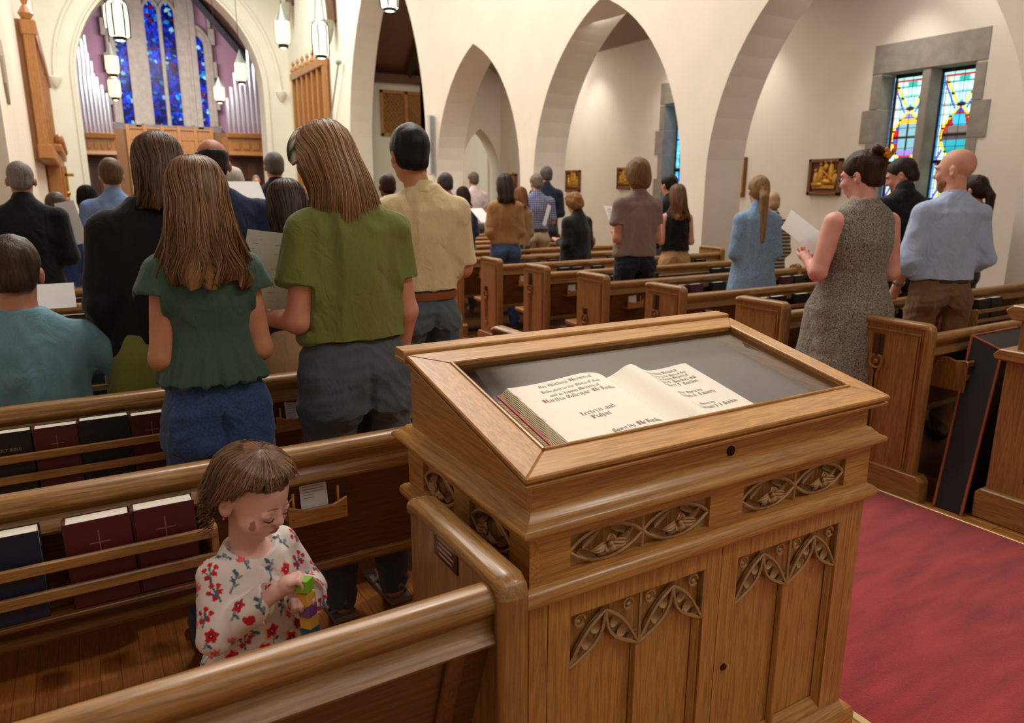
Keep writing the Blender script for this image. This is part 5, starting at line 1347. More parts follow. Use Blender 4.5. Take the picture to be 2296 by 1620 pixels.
    def nets(s):
        D = s.D.copy(); D[0] = D[-1] = 1; D[:, 0] = D[:, -1] = 1; D[:, :, 0] = D[:, :, -1] = 1
        S = D < 0; c = np.zeros(tuple(s.n-1), np.int8)
        nx, ny, nz = D.shape
        for dx in (0, 1):
            for dy in (0, 1):
                for dz in (0, 1): c += S[dx:nx-1+dx, dy:ny-1+dy, dz:nz-1+dz]
        act = np.argwhere((c > 0) & (c < 8))
        if not len(act): return np.zeros((0, 3)), np.zeros((0, 4), int)
        idx = np.full(tuple(s.n-1), -1, np.int32); idx[tuple(act.T)] = np.arange(len(act))
        acc = np.zeros((len(act), 3)); cnt = np.zeros(len(act))
        C = [(a, b, e) for a in (0, 1) for b in (0, 1) for e in (0, 1)]
        V = {q: D[act[:, 0]+q[0], act[:, 1]+q[1], act[:, 2]+q[2]] for q in C}
        for q in C:
            for ax in range(3):
                if q[ax]: continue
                r = list(q); r[ax] = 1; r = tuple(r); a, b = V[q], V[r]; m = (a < 0) != (b < 0)
                t = np.where(m, a/np.where(m, a-b, 1), 0)
                p = np.array(q, float)[None, :].repeat(len(act), 0); p[:, ax] += t
                acc[m] += p[m]; cnt[m] += 1
        verts = (act+acc/cnt[:, None])*s.res+s.lo
        quads = []
        for ax in range(3):
            sl0 = [slice(None)]*3; sl1 = [slice(None)]*3; sl0[ax] = slice(0, -1); sl1[ax] = slice(1, None)
            ed = np.argwhere(S[tuple(sl0)] != S[tuple(sl1)]); o1, o2 = (ax+1) % 3, (ax+2) % 3
            ok = (ed[:, o1] > 0) & (ed[:, o2] > 0) & (ed[:, o1] < s.n[o1]-1) & (ed[:, o2] < s.n[o2]-1); ed = ed[ok]
            ins = S[tuple(ed.T)]
            def at(d1, d2): e = ed.copy(); e[:, o1] -= d1; e[:, o2] -= d2; return idx[tuple(e.T)]
            q = np.stack([at(1, 1), at(0, 1), at(0, 0), at(1, 0)], 1); q[~ins] = q[~ins][:, ::-1]; quads.append(q)
        return verts, np.concatenate(quads)
def vmesh(name, vx, mat, parent, fold=None, cfn=None, smooth_it=1):
    V, F = vx.nets()
    if not len(V): return None
    V = V.astype(np.float64)
    # light Laplacian smoothing
    e = np.concatenate([F[:, [0, 1]], F[:, [1, 2]], F[:, [2, 3]], F[:, [3, 0]]])
    for _ in range(smooth_it):
        acc = np.zeros_like(V); cnt = np.zeros(len(V))
        for a in range(3): acc[:, a] = np.bincount(e[:, 0], V[e[:, 1], a], len(V))+np.bincount(e[:, 1], V[e[:, 0], a], len(V))
        cnt = np.bincount(e[:, 0], minlength=len(V))+np.bincount(e[:, 1], minlength=len(V)); V = V*.4+.6*acc/np.maximum(cnt, 1)[:, None]
    if fold is not None:
        n = np.cross(V[F[:, 2]]-V[F[:, 0]], V[F[:, 3]]-V[F[:, 1]]); N = np.zeros_like(V)
        for k in range(4):
            for a in range(3): N[:, a] += np.bincount(F[:, k], n[:, a], len(V))
        N /= np.linalg.norm(N, axis=1)[:, None]+1e-9
        V = V+N*fold(V)[:, None]
    me = bpy.data.meshes.new(name); me.vertices.add(len(V)); me.vertices.foreach_set('co', V.astype(np.float32).ravel())
    me.loops.add(len(F)*4); me.loops.foreach_set('vertex_index', F.astype(np.int32).ravel())
    me.polygons.add(len(F)); me.polygons.foreach_set('loop_start', np.arange(0, len(F)*4, 4, dtype=np.int32))
    me.update(calc_edges=True)
    me.shade_smooth()
    if cfn is not None:
        at = me.color_attributes.new('col', 'FLOAT_COLOR', 'POINT'); c = cfn(V); at.data.foreach_set('color', np.concatenate([c, np.ones((len(V), 1))], 1).astype(np.float32).ravel())
    return link(name, me, mat, parent)
def folds(amp, sc=(9, 9, 3.2), amp2=.0, sc2=(22, 22, 9)):
    def f(V):
        w = V.copy(); w[:, 2] += .25*V[:, 0]
        a = vnoise(w, sc); w2 = w.copy(); w2[:, 2] += .5*np.abs(V[:, 0])
        r = amp*(a-1.1*np.abs(vnoise(w2+5, (sc[0]*1.7, sc[1]*1.7, sc[2]*1.9)))+.5*np.abs(vnoise(w2+11, (sc[0]*.7, sc[1]*.7, sc[2]*3.4))))
        if amp2: r = r+amp2*vnoise(V+9, sc2)
        return r
    return f
def cloth(name, col, kind='cotton', var=.08):
    key = 'cloth_'+name
    if key in MATS: return MATS[key]
    t = NT(key); c = srgb(col); tc = t.n('ShaderNodeTexCoord'); t.val('Roughness', .85 if kind != 'denim' else .8); t.val('Specular IOR Level', .25)
    t.val('Sheen Weight', .15)
    nz = t.n('ShaderNodeTexNoise'); nz.inputs['Scale'].default_value = 420 if kind != 'denim' else 160; nz.inputs['Detail'].default_value = 2
    t.l(tc.outputs['Object'], nz.inputs['Vector'])
    r = t.n('ShaderNodeValToRGB'); v = var if kind != 'denim' else .3
    r.color_ramp.elements[0].position = .3; r.color_ramp.elements[1].position = .7
    r.color_ramp.elements[0].color = (*[q*(1-v) for q in c], 1); r.color_ramp.elements[1].color = (*[min(1, q*(1+v)) for q in c], 1)
    if kind == 'speckle':
        nz.inputs['Scale'].default_value = 210; nz.inputs['Detail'].default_value = 3
        r.color_ramp.elements[0].position = .40; r.color_ramp.elements[1].position = .60
        r.color_ramp.elements[0].color = (*srgb('4A463E'), 1); r.color_ramp.elements[1].color = (*srgb('A8A296'), 1)
    last = r.outputs[0]; t.l(nz.outputs['Fac'], r.inputs[0])
    if kind in ('plaid', 'stripe'):
        sx = t.n('ShaderNodeSeparateXYZ'); t.l(tc.outputs['Object'], sx.inputs[0])
        def band(src, fq, thr):
            m = t.n('ShaderNodeMath', operation='MULTIPLY'); m.inputs[1].default_value = fq; t.l(src, m.inputs[0])
            f = t.n('ShaderNodeMath', operation='FRACT'); t.l(m.outputs[0], f.inputs[0]); g = t.n('ShaderNodeMath', operation='GREATER_THAN'); g.inputs[1].default_value = thr; t.l(f.outputs[0], g.inputs[0]); return g.outputs[0]
        a = band(sx.outputs[2], 34 if kind == 'plaid' else 30, .62)
        mx = t.n('ShaderNodeMix', data_type='RGBA'); t.l(a, mx.inputs[0]); t.l(last, mx.inputs[6]); mx.inputs[7].default_value = (*srgb('3A4270' if kind == 'plaid' else 'C8BCA8'), 1); last = mx.outputs[2]
        if kind == 'plaid':
            b = band(sx.outputs[0], 40, .62); m2 = t.n('ShaderNodeMix', data_type='RGBA'); t.l(b, m2.inputs[0]); t.l(last, m2.inputs[6]); m2.inputs[7].default_value = (*srgb('2E3A68'), 1); last = m2.outputs[2]
    t.l(last, t.b.inputs['Base Color'])
    bp = t.n('ShaderNodeBump'); bp.inputs['Strength'].default_value = .25; bp.inputs['Distance'].default_value = .002; t.l(nz.outputs['Fac'], bp.inputs['Height'])
    wm = t.n('ShaderNodeMapping'); wm.inputs['Scale'].default_value = (1.0, 1.0, .55); wm.inputs['Rotation'].default_value = (0, .5, .3); t.l(tc.outputs['Object'], wm.inputs[0])
    wn = t.n('ShaderNodeTexNoise'); wn.inputs['Scale'].default_value = 13; wn.inputs['Detail'].default_value = 3; wn.inputs['Distortion'].default_value = 1.6; t.l(wm.outputs[0], wn.inputs['Vector'])
    b2 = t.n('ShaderNodeBump'); b2.inputs['Strength'].default_value = .55; b2.inputs['Distance'].default_value = .02; t.l(wn.outputs['Fac'], b2.inputs['Height']); t.l(bp.outputs[0], b2.inputs['Normal']); t.l(b2.outputs[0], t.b.inputs['Normal'])
    MATS[key] = t.m; return t.m
def skin_mat(name, col):
    key = 'skin_'+name
    if key in MATS: return MATS[key]
    t = NT(key); c = srgb(col); t.val('Roughness', .5); t.val('Subsurface Weight', .12); t.val('Subsurface Radius', (.012, .005, .003)); t.val('Subsurface Scale', 1.0)
    tc = t.n('ShaderNodeTexCoord'); nz = t.n('ShaderNodeTexNoise'); nz.inputs['Scale'].default_value = 14; nz.inputs['Detail'].default_value = 4; t.l(tc.outputs['Object'], nz.inputs['Vector'])
    r = t.n('ShaderNodeValToRGB'); r.color_ramp.elements[0].position = .3; r.color_ramp.elements[1].position = .7
    r.color_ramp.elements[0].color = (c[0]*.95, c[1]*.82, c[2]*.8, 1); r.color_ramp.elements[1].color = (*[min(1, q*1.08) for q in c], 1)
    t.l(nz.outputs['Fac'], r.inputs[0]); t.l(r.outputs[0], t.b.inputs['Base Color']); MATS[key] = t.m; return t.m
def hair_mat(name, ca, cb, rough=.42):
    key = 'hair_'+name
    if key in MATS: return MATS[key]
    t = NT(key); tc = t.n('ShaderNodeTexCoord'); mp = t.n('ShaderNodeMapping'); mp.inputs['Scale'].default_value = (110, 110, 9); t.l(tc.outputs['Object'], mp.inputs[0])
    nz = t.n('ShaderNodeTexNoise'); nz.inputs['Scale'].default_value = 1.0; nz.inputs['Detail'].default_value = 4; nz.inputs['Distortion'].default_value = .8; t.l(mp.outputs[0], nz.inputs['Vector'])
    r = t.n('ShaderNodeValToRGB'); r.color_ramp.elements[0].position = .3; r.color_ramp.elements[1].position = .72
    r.color_ramp.elements[0].color = (*srgb(cb), 1); r.color_ramp.elements[1].color = (*srgb(ca), 1)
    t.l(nz.outputs['Fac'], r.inputs[0]); t.l(r.outputs[0], t.b.inputs['Base Color']); t.val('Roughness', rough); t.val('Specular IOR Level', .22)
    bp = t.n('ShaderNodeBump'); bp.inputs['Strength'].default_value = .7; bp.inputs['Distance'].default_value = .004; t.l(nz.outputs['Fac'], bp.inputs['Height']); t.l(bp.outputs[0], t.b.inputs['Normal'])
    MATS[key] = t.m; return t.m

def hand(v, wr, elb, s, side, res, curl=.5, near=False):
    """palm and five fingers continuing the forearm"""
    wr = np.array(wr, float); d = wr-np.array(elb, float); d /= np.linalg.norm(d)
    up = np.array([0, 0, 1.0]); lat = np.cross(d, up); lat /= np.linalg.norm(lat)+1e-9; nrm = np.cross(lat, d)
    pc = wr+d*.05*s; v.cone(wr, pc, .024*s, .028*s, k=.012*s); v.ell(pc+d*.012*s, (.034*s, .03*s, .026*s), k=.012*s)
    r = max(.0085*s, res*.62)
    for i in range(4):
        off = (i-1.5)*.0195*s; L = (.036, .042, .040, .030)[i]*s
        p0 = wr+d*.075*s+lat*off; p1 = p0+d*L*.8+nrm*.006*s; p2 = p1+d*L*.5*(1-curl)-nrm*(-L*.7*curl)*0+nrm*L*.75*curl; p3 = p2-d*L*.25*curl+nrm*L*.45*curl+d*L*.3*(1-curl)
        v.cone(p0, p1, r*1.05, r, k=.004*s); v.cone(p1, p2, r, r*.95, k=.003*s); v.cone(p2, p3, r*.95, r*.85, k=.003*s)
    th = wr+d*.025*s-lat*side*(-.03)*s*(-1)
    t0 = wr+d*.02*s+lat*(-side)*.022*s; t1 = t0+d*.03*s+lat*(-side)*.022*s+nrm*.012*s; t2 = t1+d*.03*s+lat*(-side)*.002*s+nrm*.012*s
    v.cone(t0, t1, r*1.35, r*1.15, k=.008*s); v.cone(t1, t2, r*1.15, r*.95, k=.004*s)

def head_sdf(v, hc, s, R, nose=True, res=.01):
    """hc head centre; R rotation matrix of the head; s scale"""
    def T(x, y, z): return np.array(hc)+np.array(R @ Vector((x*s, y*s, z*s)))
    v.ell(T(0, -.012, .028), (.074*s, .095*s, .088*s), k=.01, rot=R)
    v.ell(T(0, .03, -.03), (.060*s, .066*s, .085*s), k=.03*s, rot=R)
    v.ell(T(0, .045, -.082), (.036*s, .036*s, .03*s), k=.03*s, rot=R)
    for sd in (-1, 1):
        v.ell(T(sd*.080, -.006, -.014), (.013*s, .019*s, .033*s), k=.006*s, rot=R)
        if res < .009: v.ell(T(sd*.086, .0, -.006), (.006*s, .010*s, .017*s), k=.004*s, rot=R, cut=True)
    if nose:
        v.cone(T(0, .090, .005), T(0, .108, -.030), .008*s, .013*s, k=.010*s)
        v.ell(T(0, .085, .02), (.05*s, .014*s, .012*s), k=.02*s, rot=R)
        if res < .009:
            for sd in (-1, 1):
                v.ell(T(sd*.031, .098, -.002), (.018*s, .014*s, .013*s), k=.012*s, rot=R, cut=True)
                v.ell(T(sd*.034, .078, -.032), (.022*s, .018*s, .022*s), k=.02*s, rot=R)
            v.cone(T(-.02, .090, -.062), T(.02, .090, -.062), .0065*s, k=.006*s)
            v.cone(T(-.018, .086, -.074), T(.018, .086, -.074), .0075*s, k=.006*s)
    return T
def Rm(pitch=0, yaw=0, roll=0):
    return (Matrix.Rotation(yaw, 3, 'Z') @ Matrix.Rotation(-pitch, 3, 'X') @ Matrix.Rotation(roll, 3, 'Y'))

SHO = {'m': .195, 'f': .170}
def person(px, py, Y, label, h=None, rz=0, sex='m', wf=1.0, top='shirt', tcol='808080', tkind='cotton', sleeve='short', hem=.93, bcol='303438', bkind='cotton', bottom='pants',
           skin='E0B090', hair=('short', '40301F', '2A1E14'), pitch=.15, yaw=0, arms='hold', res=None, collar=True, belt=None, sit=False, group=None, extra=None, df=1.0, hx=0.0, hipw=1.0, zcr=0.0, shoes='shoe', name='person'):
    top_pt = onY(px, py, Y); f0 = fz(Y)
    H = (top_pt[2]-f0) if h is None else h
    s = H/1.75*1.0
    if res is None: res = .009 if Y < 3.4 else (.012 if Y < 6 else .018)
    res = res
    root = thing(name, label, 'person', (top_pt[0]-hx*math.cos(rz), Y-hx*math.sin(rz), f0), rz)
    if group: root['group'] = group
    sh = SHO[sex]*wf*s; sk = skin_mat(skin, skin)
    zz = 0.0
    if sit: zz = -(.95*s-.52)
    def q(x, y, z): return (x, y, z+zz)
    hz = 1.635*s+zz
    R = Rm(pitch, yaw)
    fwd = .02*s+pitch*.11*s
    hc = (hx, fwd-.02*s, hz-.015*s*pitch*4)
    # root is under the head top: shift whole body back so the head is at x=y=0
    # arms
    def A(side, spec):
        S0 = (side*(sh-.032*s), -.02*s, 1.378*s+zz)
        if spec == 'hold': return S0, (side*(sh+.005*s), -.035*s, 1.11*s+zz), (side*.10*s, .22*s, 1.14*s+zz)
        if spec == 'down': return S0, (side*(sh+.015*s), -.03*s, 1.10*s+zz), (side*(sh+.01*s), .05*s, .86*s+zz)
        if spec == 'pocket': return S0, (side*(sh+.11*s), -.07*s, 1.12*s+zz), (side*(sh+.03*s), .06*s, .93*s+zz)
        return (S0,)+tuple(tuple(np.array(p)*s+np.array((0, 0, zz))) for p in spec)
    if not isinstance(arms, (tuple,)): arms = (arms, arms)
    AR = [A(-1, arms[0]), A(1, arms[1])]
    aw = .047*s*(wf**.8)*df; fw = .036*s*(wf**.5)
    ext = sh+.16*s
    for a in AR:
        for p in a: ext = max(ext, abs(p[0])+.12*s)
    b = Vox((-ext-.03, -.34*s-.05, -.01), (ext+.03, .62*s+(.15 if sit else 0), H+.05+max(0, zz)), res)
    # --- body
    b.prof([(.86*s+zz, .155*s*wf, .105*s*wf, 0), (.98*s+zz, .150*s*wf, .10*s*wf, 0), (1.10*s+zz, .125*s*wf, .088*s*wf, .005*s), (1.28*s+zz, sh*.80, .105*s*wf, -.005*s), (1.375*s+zz, sh*.86, .085*s, -.02*s), (1.43*s+zz, sh*.68, .07*s, -.022*s), (1.485*s+zz, sh*.36, .05*s, -.025*s)], k=.02)
    b.cone(q(0, -.03*s, 1.40*s), (hx, hc[1]-.02*s, hz-.06*s), .062*s*wf**.5, .054*s*wf**.4, k=.03*s)
    T = head_sdf(b, hc, s*1.0, R, True, res)
    for i, (S0, E, Wt) in enumerate(AR):
        sd = (-1, 1)[i]
        b.cone(S0, E, aw*1.05, aw*.84, k=.03*s); b.cone(E, Wt, aw*.86, .026*s, k=.02*s); hand(b, Wt, E, s, sd, res)
    if sit:
        for sd in (-1, 1):
            b.cone(q(sd*.09*s, 0, .92*s), (sd*.10*s, .42*s, .50), .085*s, .06*s, k=.03); b.cone((sd*.10*s, .42*s, .50), (sd*.10*s, .42*s, .09), .055*s, .04*s); b.cone((sd*.10*s, .40*s, .06), (sd*.11*s, .55*s, .035), .04*s, .03*s)
    else:
        for sd in (-1, 1):
            b.cone((sd*.085*s*wf, 0, .90*s), (sd*.095*s, .01*s, .50*s), .085*s*wf, .056*s, k=.03*s); b.cone((sd*.095*s, .01*s, .50*s), (sd*.10*s, -.02*s, .09*s), .052*s, .036*s, k=.02*s); b.cone((sd*.10*s, -.03*s, .045*s), (sd*.115*s, .13*s, .03*s), .040*s, .028*s, k=.02*s)
    bo = vmesh('body', b, sk, root, smooth_it=1)
    lo, hi = b.lo, b.lo+b.n*res
    def cl(): return Vox(lo, hi, res)
    # --- top garment
    i_ = .014*s
    if top != 'none':
        t = cl(); zb = hem*s+zz
        g = 1.0
        rows = [(1.505*s+zz, sh*.35, .054*s+i_*.4, -.024*s), (1.478*s+zz, sh*.50, .062*s+i_*.6, -.024*s), (1.445*s+zz, sh*.72, .075*s+i_*.8, -.024*s), (1.39*s+zz, sh*.91, .092*s+i_, -.02*s), (1.28*s+zz, sh*.88+i_, .115*s*wf+i_, -.005*s), (1.12*s+zz, (.140*s*wf+i_)*g, .104*s*wf+i_, 0), (1.0*s+zz, .158*s*wf+i_, .112*s*wf+i_, 0), (.80*s+zz, .168*s*wf+i_, .122*s*wf+i_, 0)]
        if top == 'loose': rows = rows[:5]+[(1.12*s+zz, .165*s*wf+i_, .118*s*wf+i_, 0), (.95*s+zz, .172*s*wf+i_, .125*s*wf+i_, 0), (.80*s+zz, .178*s*wf+i_, .13*s*wf+i_, 0)]
        if top == 'peplum': rows = rows[:5]+[(1.20*s+zz, .138*s*wf+i_, .10*s*wf+i_, 0), (1.15*s+zz, .14*s*wf+i_, .105*s*wf+i_, 0), (1.10*s+zz, .158*s*wf+i_, .12*s*wf+i_, 0), (hem*s+zz, .185*s*wf+i_, .15*s*wf+i_, 0)]
        if top == 'coat': rows = rows[:5]+[(1.10*s+zz, .15*s*wf+i_, .115*s*wf+i_, 0), (.95*s+zz, .175*s*wf+i_, .13*s*wf+i_, 0), (.70*s+zz, .20*s*wf+i_, .15*s*wf+i_, 0)]
        if top == 'dress': rows = rows[:5]+[(1.12*s+zz, .128*s*wf+i_, .104*s*wf+i_, 0), (1.02*s+zz, .15*s*wf+i_, .12*s*wf+i_, 0), (.92*s+zz, .185*s*wf+i_, .145*s*wf+i_, 0), (.50*s, .235*s*wf, .20*s*wf, 0), (.20*s, .27*s*wf, .23*s*wf, 0)]
        if top == 'shirtdress': rows = rows[:5]+[(1.10*s+zz, .16*s*wf+i_, .12*s*wf+i_, 0), (.80*s+zz, .20*s*wf+i_, .155*s*wf+i_, 0), (.50*s, .225*s*wf, .18*s*wf, 0)]
        rows = [r for r in rows if r[0] > zb]+[(zb,)+tuple(np.interp(zb, [r[0] for r in rows][::-1], [r[j] for r in rows][::-1]) for j in (1, 2, 3))]
        t.prof(rows, k=.015)
        for i, (S0, E, Wt) in enumerate(AR):
            sd = (-1, 1)[i]; S0n, En, Wn = map(np.array, (S0, E, Wt))
            sr = aw+i_*.8
            if sleeve == 'none': continue
            t.cone((S0[0]*.6, S0[1], S0[2]+.012*s), S0, .052*s, .056*s*df, k=.03*s)
            if sleeve == 'cap': t.cone(S0, S0n+(En-S0n)*.22+np.array((sd*.01*s, 0, 0)), .07*s, .078*s, k=.02*s)
            elif sleeve == 'short': t.cone(S0, S0n+(En-S0n)*.60, sr+.012*s, sr+.016*s, k=.03*s)
            elif sleeve == 'elbow': t.cone(S0, S0n+(En-S0n)*.95, sr+.012*s, sr+.012*s, k=.03*s)
            elif sleeve == 'rolled': t.cone(S0, E, sr+.006*s, sr-.002*s, k=.03*s); t.cone(E, En+(Wn-En)*.35, sr-.002*s, sr+.004*s, k=.015*s)
            else: t.cone(S0, E, sr+.012*s, sr+.004*s, k=.03*s); t.cone(E, En+(Wn-En)*.93, sr+.006*s, .034*s, k=.02*s)
        if sleeve in ('short', 'cap', 'elbow', 'rolled'):   # cut the sleeve end flat
            for i, (S0, E, Wt) in enumerate(AR):
                S0n, En, Wn = map(np.array, (S0, E, Wt)); fr = {'short': .60, 'cap': .24, 'elbow': .95, 'rolled': 1}[sleeve]
                if sleeve == 'rolled': c = En+(Wn-En)*.36; d = (Wn-En)
                else: c = S0n+(En-S0n)*fr; d = (En-S0n)
                d = d/np.linalg.norm(d); m = .13*s
                sl, X, Y_, Z = t.sub(c-m, c+m); X, Y_, Z = X-c[0], Y_-c[1], Z-c[2]
                dd = X*d[0]+Y_*d[1]+Z*d[2]; rr = np.sqrt(np.maximum(0, X*X+Y_*Y_+Z*Z-dd*dd))
                cut = np.maximum(np.maximum(-dd, rr-.085*s), (sh*.86+i_)-(-1, 1)[i]*(X+c[0]))
                if sleeve == 'rolled': cut = np.maximum(cut, rr-.07*s)
                t.D[sl] = np.maximum(t.D[sl], -cut.astype(np.float32))
        if collar is True and res > .0105:
            t.cone(q(0, -.03*s, 1.46*s), (0, -.028*s+fwd*.15, 1.50*s+zz), .062*s*wf**.5+.010, .058*s*wf**.5+.008, k=.012*s)
        elif collar is True:
            cr = .058*s*wf**.5; M_ = Matrix.Translation((hx*.3, -.024*s, 1.468*s+zz)) @ Matrix.Rotation(-.22, 4, 'X')
            obj('collar', MB().lathe([(cr+.016, -.012), (cr+.014, .0), (cr+.006, .038*s), (cr+.001, .040*s), (cr-.002, .01)], (0, 0, 0), 28).xf(M_), cloth(tcol+tkind, tcol, tkind), root, smooth=True)
        elif collar == 'stand': t.cone(q(0, -.03*s, 1.46*s), (0, -.028*s+fwd*.25, 1.52*s+zz), .068*s, .064*s, k=.012*s)
        kind_amp = {'coat': .006, 'dress': .006, 'shirtdress': .007, 'loose': .008, 'peplum': .005}.get(top, .006)
        if top == 'peplum':
            def fo(V, base=folds(.003)):
                a = np.arctan2(V[:, 0], V[:, 1]); w_ = np.clip((1.17*s-V[:, 2])/(.25*s), 0, 1)*(V[:, 2] < 1.18*s)*(np.hypot(V[:, 0], V[:, 1]) < .3*s)
                return base(V)+w_*(.011*np.sin(a*13+3*vnoise(V, (3, 3, 2)))+.006*np.sin(a*29+2))*s+(.004 if False else 0)
        elif top in ('dress', 'shirtdress'):
            def fo(V, base=folds(kind_amp*s)):
                a = np.arctan2(V[:, 0], V[:, 1]); w_ = np.clip((.98*s-V[:, 2])/(.6*s), 0, 1)
                return base(V)+w_*.022*s*np.sin(a*7+4*vnoise(V, (2, 2, 1)))
        else: fo = folds(kind_amp*s*2.0, amp2=.0025)
        fo_ = fo; fo = lambda V: fo_(V)*np.clip((1.49*s+zz-V[:, 2])/(.07*s), .12, 1)
        vmesh({'coat': 'coat', 'dress': 'dress', 'peplum': 'blouse', 'shirtdress': 'denim_shirt'}.get(top, 'shirt'), t, cloth(tcol+tkind, tcol, tkind), root, fold=fo)
    # --- lower garment
    wf0 = wf
    if bottom == "pants":
        t = cl(); zt = 1.02*s+zz
        if sit:
            t.prof([(.86*s+zz-.03, .175*s*wf, .14*s, 0), (.95*s+zz, .17*s*wf, .12*s, 0), (zt, .155*s*wf, .11*s, 0)], k=.02)
            for sd in (-1, 1): t.cone(q(sd*.09*s, 0, .92*s), (sd*.10*s, .42*s, .51), .10*s, .075*s, k=.03); t.cone((sd*.10*s, .42*s, .51), (sd*.10*s, .42*s, .10), .07*s, .06*s)
        else:
            fem = 1.06 if sex == 'f' else 1.0
            wf0 = wf; wf = wf*hipw; dz_ = -zcr*s
            t.prof([(.84*s+dz_, .168*s*wf*fem, .125*s*wf, -.012*s), (.92*s, .172*s*wf*fem, .128*s*wf, -.015*s), (.98*s, .162*s*wf, .115*s*wf, -.005*s), (zt+.01, .150*s*wf, .106*s*wf, 0)], k=.02)
            for sd in (-1, 1):
                t.ell((sd*.08*s*wf, -.055*s*wf, .865*s+dz_), (.085*s*wf, .08*s*wf, .085*s), k=.03*s)
                t.cone((sd*.088*s*wf, -.0, .86*s+dz_), (sd*.095*s, .01*s, .50*s), .096*s*wf, .074*s, k=.015*s); t.cone((sd*.095*s, .01*s, .50*s), (sd*.10*s, -.02*s, .07*s), .072*s, .062*s, k=.02*s)
        vmesh('trousers' if bkind != 'denim' else 'jeans', t, cloth(bcol+bkind, bcol, bkind), root, fold=(lambda V, f_=folds(.009*s, (7, 7, 11), .003): f_(V)-(0 if sit else 1)*.020*s*np.exp(-(V[:, 0]/(.016*s))**2)*(V[:, 1] < 0)*np.clip((.97*s-V[:, 2])/(.10*s), 0, 1)))
        wf = wf0
        if belt:
            pts = [((.152*s*wf+.006)*math.cos(a), (.107*s*wf+.008)*math.sin(a), zt-.012*s) for a in np.linspace(0, 2*math.pi, 25)]
            m = MB(); n = 24; vs = []; 
            for (rx, dz) in ((.0, -.017), (.005, -.017), (.005, .017), (.0, .017)):
                for k in range(n): a = 2*math.pi*k/n; vs.append(((.157*s*wf+.006+rx)*math.cos(a), (.111*s*wf+.008+rx)*math.sin(a), zt-.02*s+dz*s))
            m.add(vs, [(r*n+k, r*n+(k+1) % n, ((r+1) % 4)*n+(k+1) % n, ((r+1) % 4)*n+k) for r in range(4) for k in range(n)]); obj('belt', m, plain('belt_'+belt, belt, .4), root, smooth=True, ang=40)
    elif bottom == 'skirt':
        t = cl(); t.prof([(.42*s, .235*s, .19*s, 0), (.7*s, .215*s*wf, .17*s, 0), (.90*s, .188*s*wf, .145*s, -.01*s), (1.04*s, .150*s*wf, .115*s, 0)], k=.0)
        vmesh('skirt', t, cloth(bcol+bkind, bcol, bkind), root, fold=folds(.006*s, (9, 9, 2)))
    if shoes == 'sandal':
        for sd in (-1, 1):
            obj('sandal', MB().box(sd*.108*s-.045*s, sd*.108*s+.045*s, -.08*s, .19*s, .002, .022).tube([(sd*.108*s-.045*s, .08*s, .02), (sd*.108*s, .08*s, .065*s), (sd*.108*s+.045*s, .08*s, .02)], .01, 6).tube([(sd*.108*s-.04*s, -.03*s, .02), (sd*.108*s, -.08*s, .08*s), (sd*.108*s+.04*s, -.03*s, .02)], .008, 6), plain('grey_sandal', '8A847E', .7), root, bev=.003)
    elif res < .015 and not sit:
        t = cl()
        for sd in (-1, 1): t.cone((sd*.10*s, -.035*s, .045*s), (sd*.118*s, .15*s, .035*s), .050*s, .040*s, k=.01)
        t.half((0, 0, .075*s), (0, 0, 1)); vmesh('shoes', t, plain('shoe_leather', '241C18', .4), root)
    # --- hair
    hk, ca, cb = hair[:3]; hm = hair_mat(ca+cb, ca, cb) if hk != 'none' else None
    if hk in ('short', 'crop', 'rim', 'bob', 'bun', 'curly'):
        t = cl(); th = {'short': .014, 'crop': .006, 'rim': .008, 'bob': .022, 'bun': .012, 'curly': .028}[hk]*s
        t.ell(T(0, -.014, .034), ((.073*s+th) if hk != 'bob' else .078*s+th, .096*s+th, .086*s+th*1.1), k=0, rot=R)
        if hk in ('short', 'crop', 'rim', 'bun', 'curly'): t.ell(T(0, -.046, -.030), (.060*s+th*.6, .062*s+th*.7, .058*s+th*.6), k=.02*s, rot=R)
        if hk == 'bob':
            t.ell(T(0, -.035, -.03), (.088*s+th*.5, .075*s+th*.6, .10*s), k=.03*s, rot=R)
            t.ell(T(0, -.04, -.075), (.092*s, .07*s, .06*s), k=.02*s, rot=R)
        if hk == 'curly':
            t.ell(T(0, -.04, -.03), (.105*s, .085*s, .085*s), k=.02*s, rot=R)
        def hs(p, n):
            pp = T(*p); nn = np.array(R.to_3x3() @ Vector(n)); t.half(pp, nn)
        # remove the face side
        nn = {'short': ((0, .072, .045), (0, 1, -.75)), 'crop': ((0, .070, .050), (0, 1, -.8)), 'rim': ((0, .03, .02), (0, 1, -.3)), 'bob': ((0, .07, .04), (0, 1, -.25)), 'bun': ((0, .072, .045), (0, 1, -.75)), 'curly': ((0, .07, .03), (0, 1, -.35))}[hk]
        hs(*nn)
        if hk in ('short', 'crop', 'bun'): t.ell(T(0, .082, -.036), (.066*s, .050*s, .082*s), k=.006, rot=R, cut=True)
        if hk == 'rim': hs((0, 0, .055), (0, 0, 1))
        if hk in ('short', 'crop', 'rim', 'bun'): hs((0, -.06, -.074), (0, .25, -1)); 
        # free the ears
        if hk in ('short', 'crop', 'rim', 'bun'):
            for sd in (-1, 1): t.ell(T(sd*.094, .002, -.022), (.026*s, .030*s, .044*s), k=.006, rot=R, cut=True)
        if hk == 'bun':
            bc = T(.0, -.085, .085); r0 = random.Random(3)
            for _ in range(16):
                o = np.array([r0.uniform(-1, 1) for _ in range(3)])*.034*s; t.ell(bc+o, (.02*s+r0.random()*.012*s,)*3, k=.008)
        amp = {'short': .0022, 'crop': .0008, 'rim': .001, 'bob': .0035, 'bun': .003, 'curly': .012}[hk]
        sc_ = (60, 60, 18) if hk != 'curly' else (38, 38, 38)
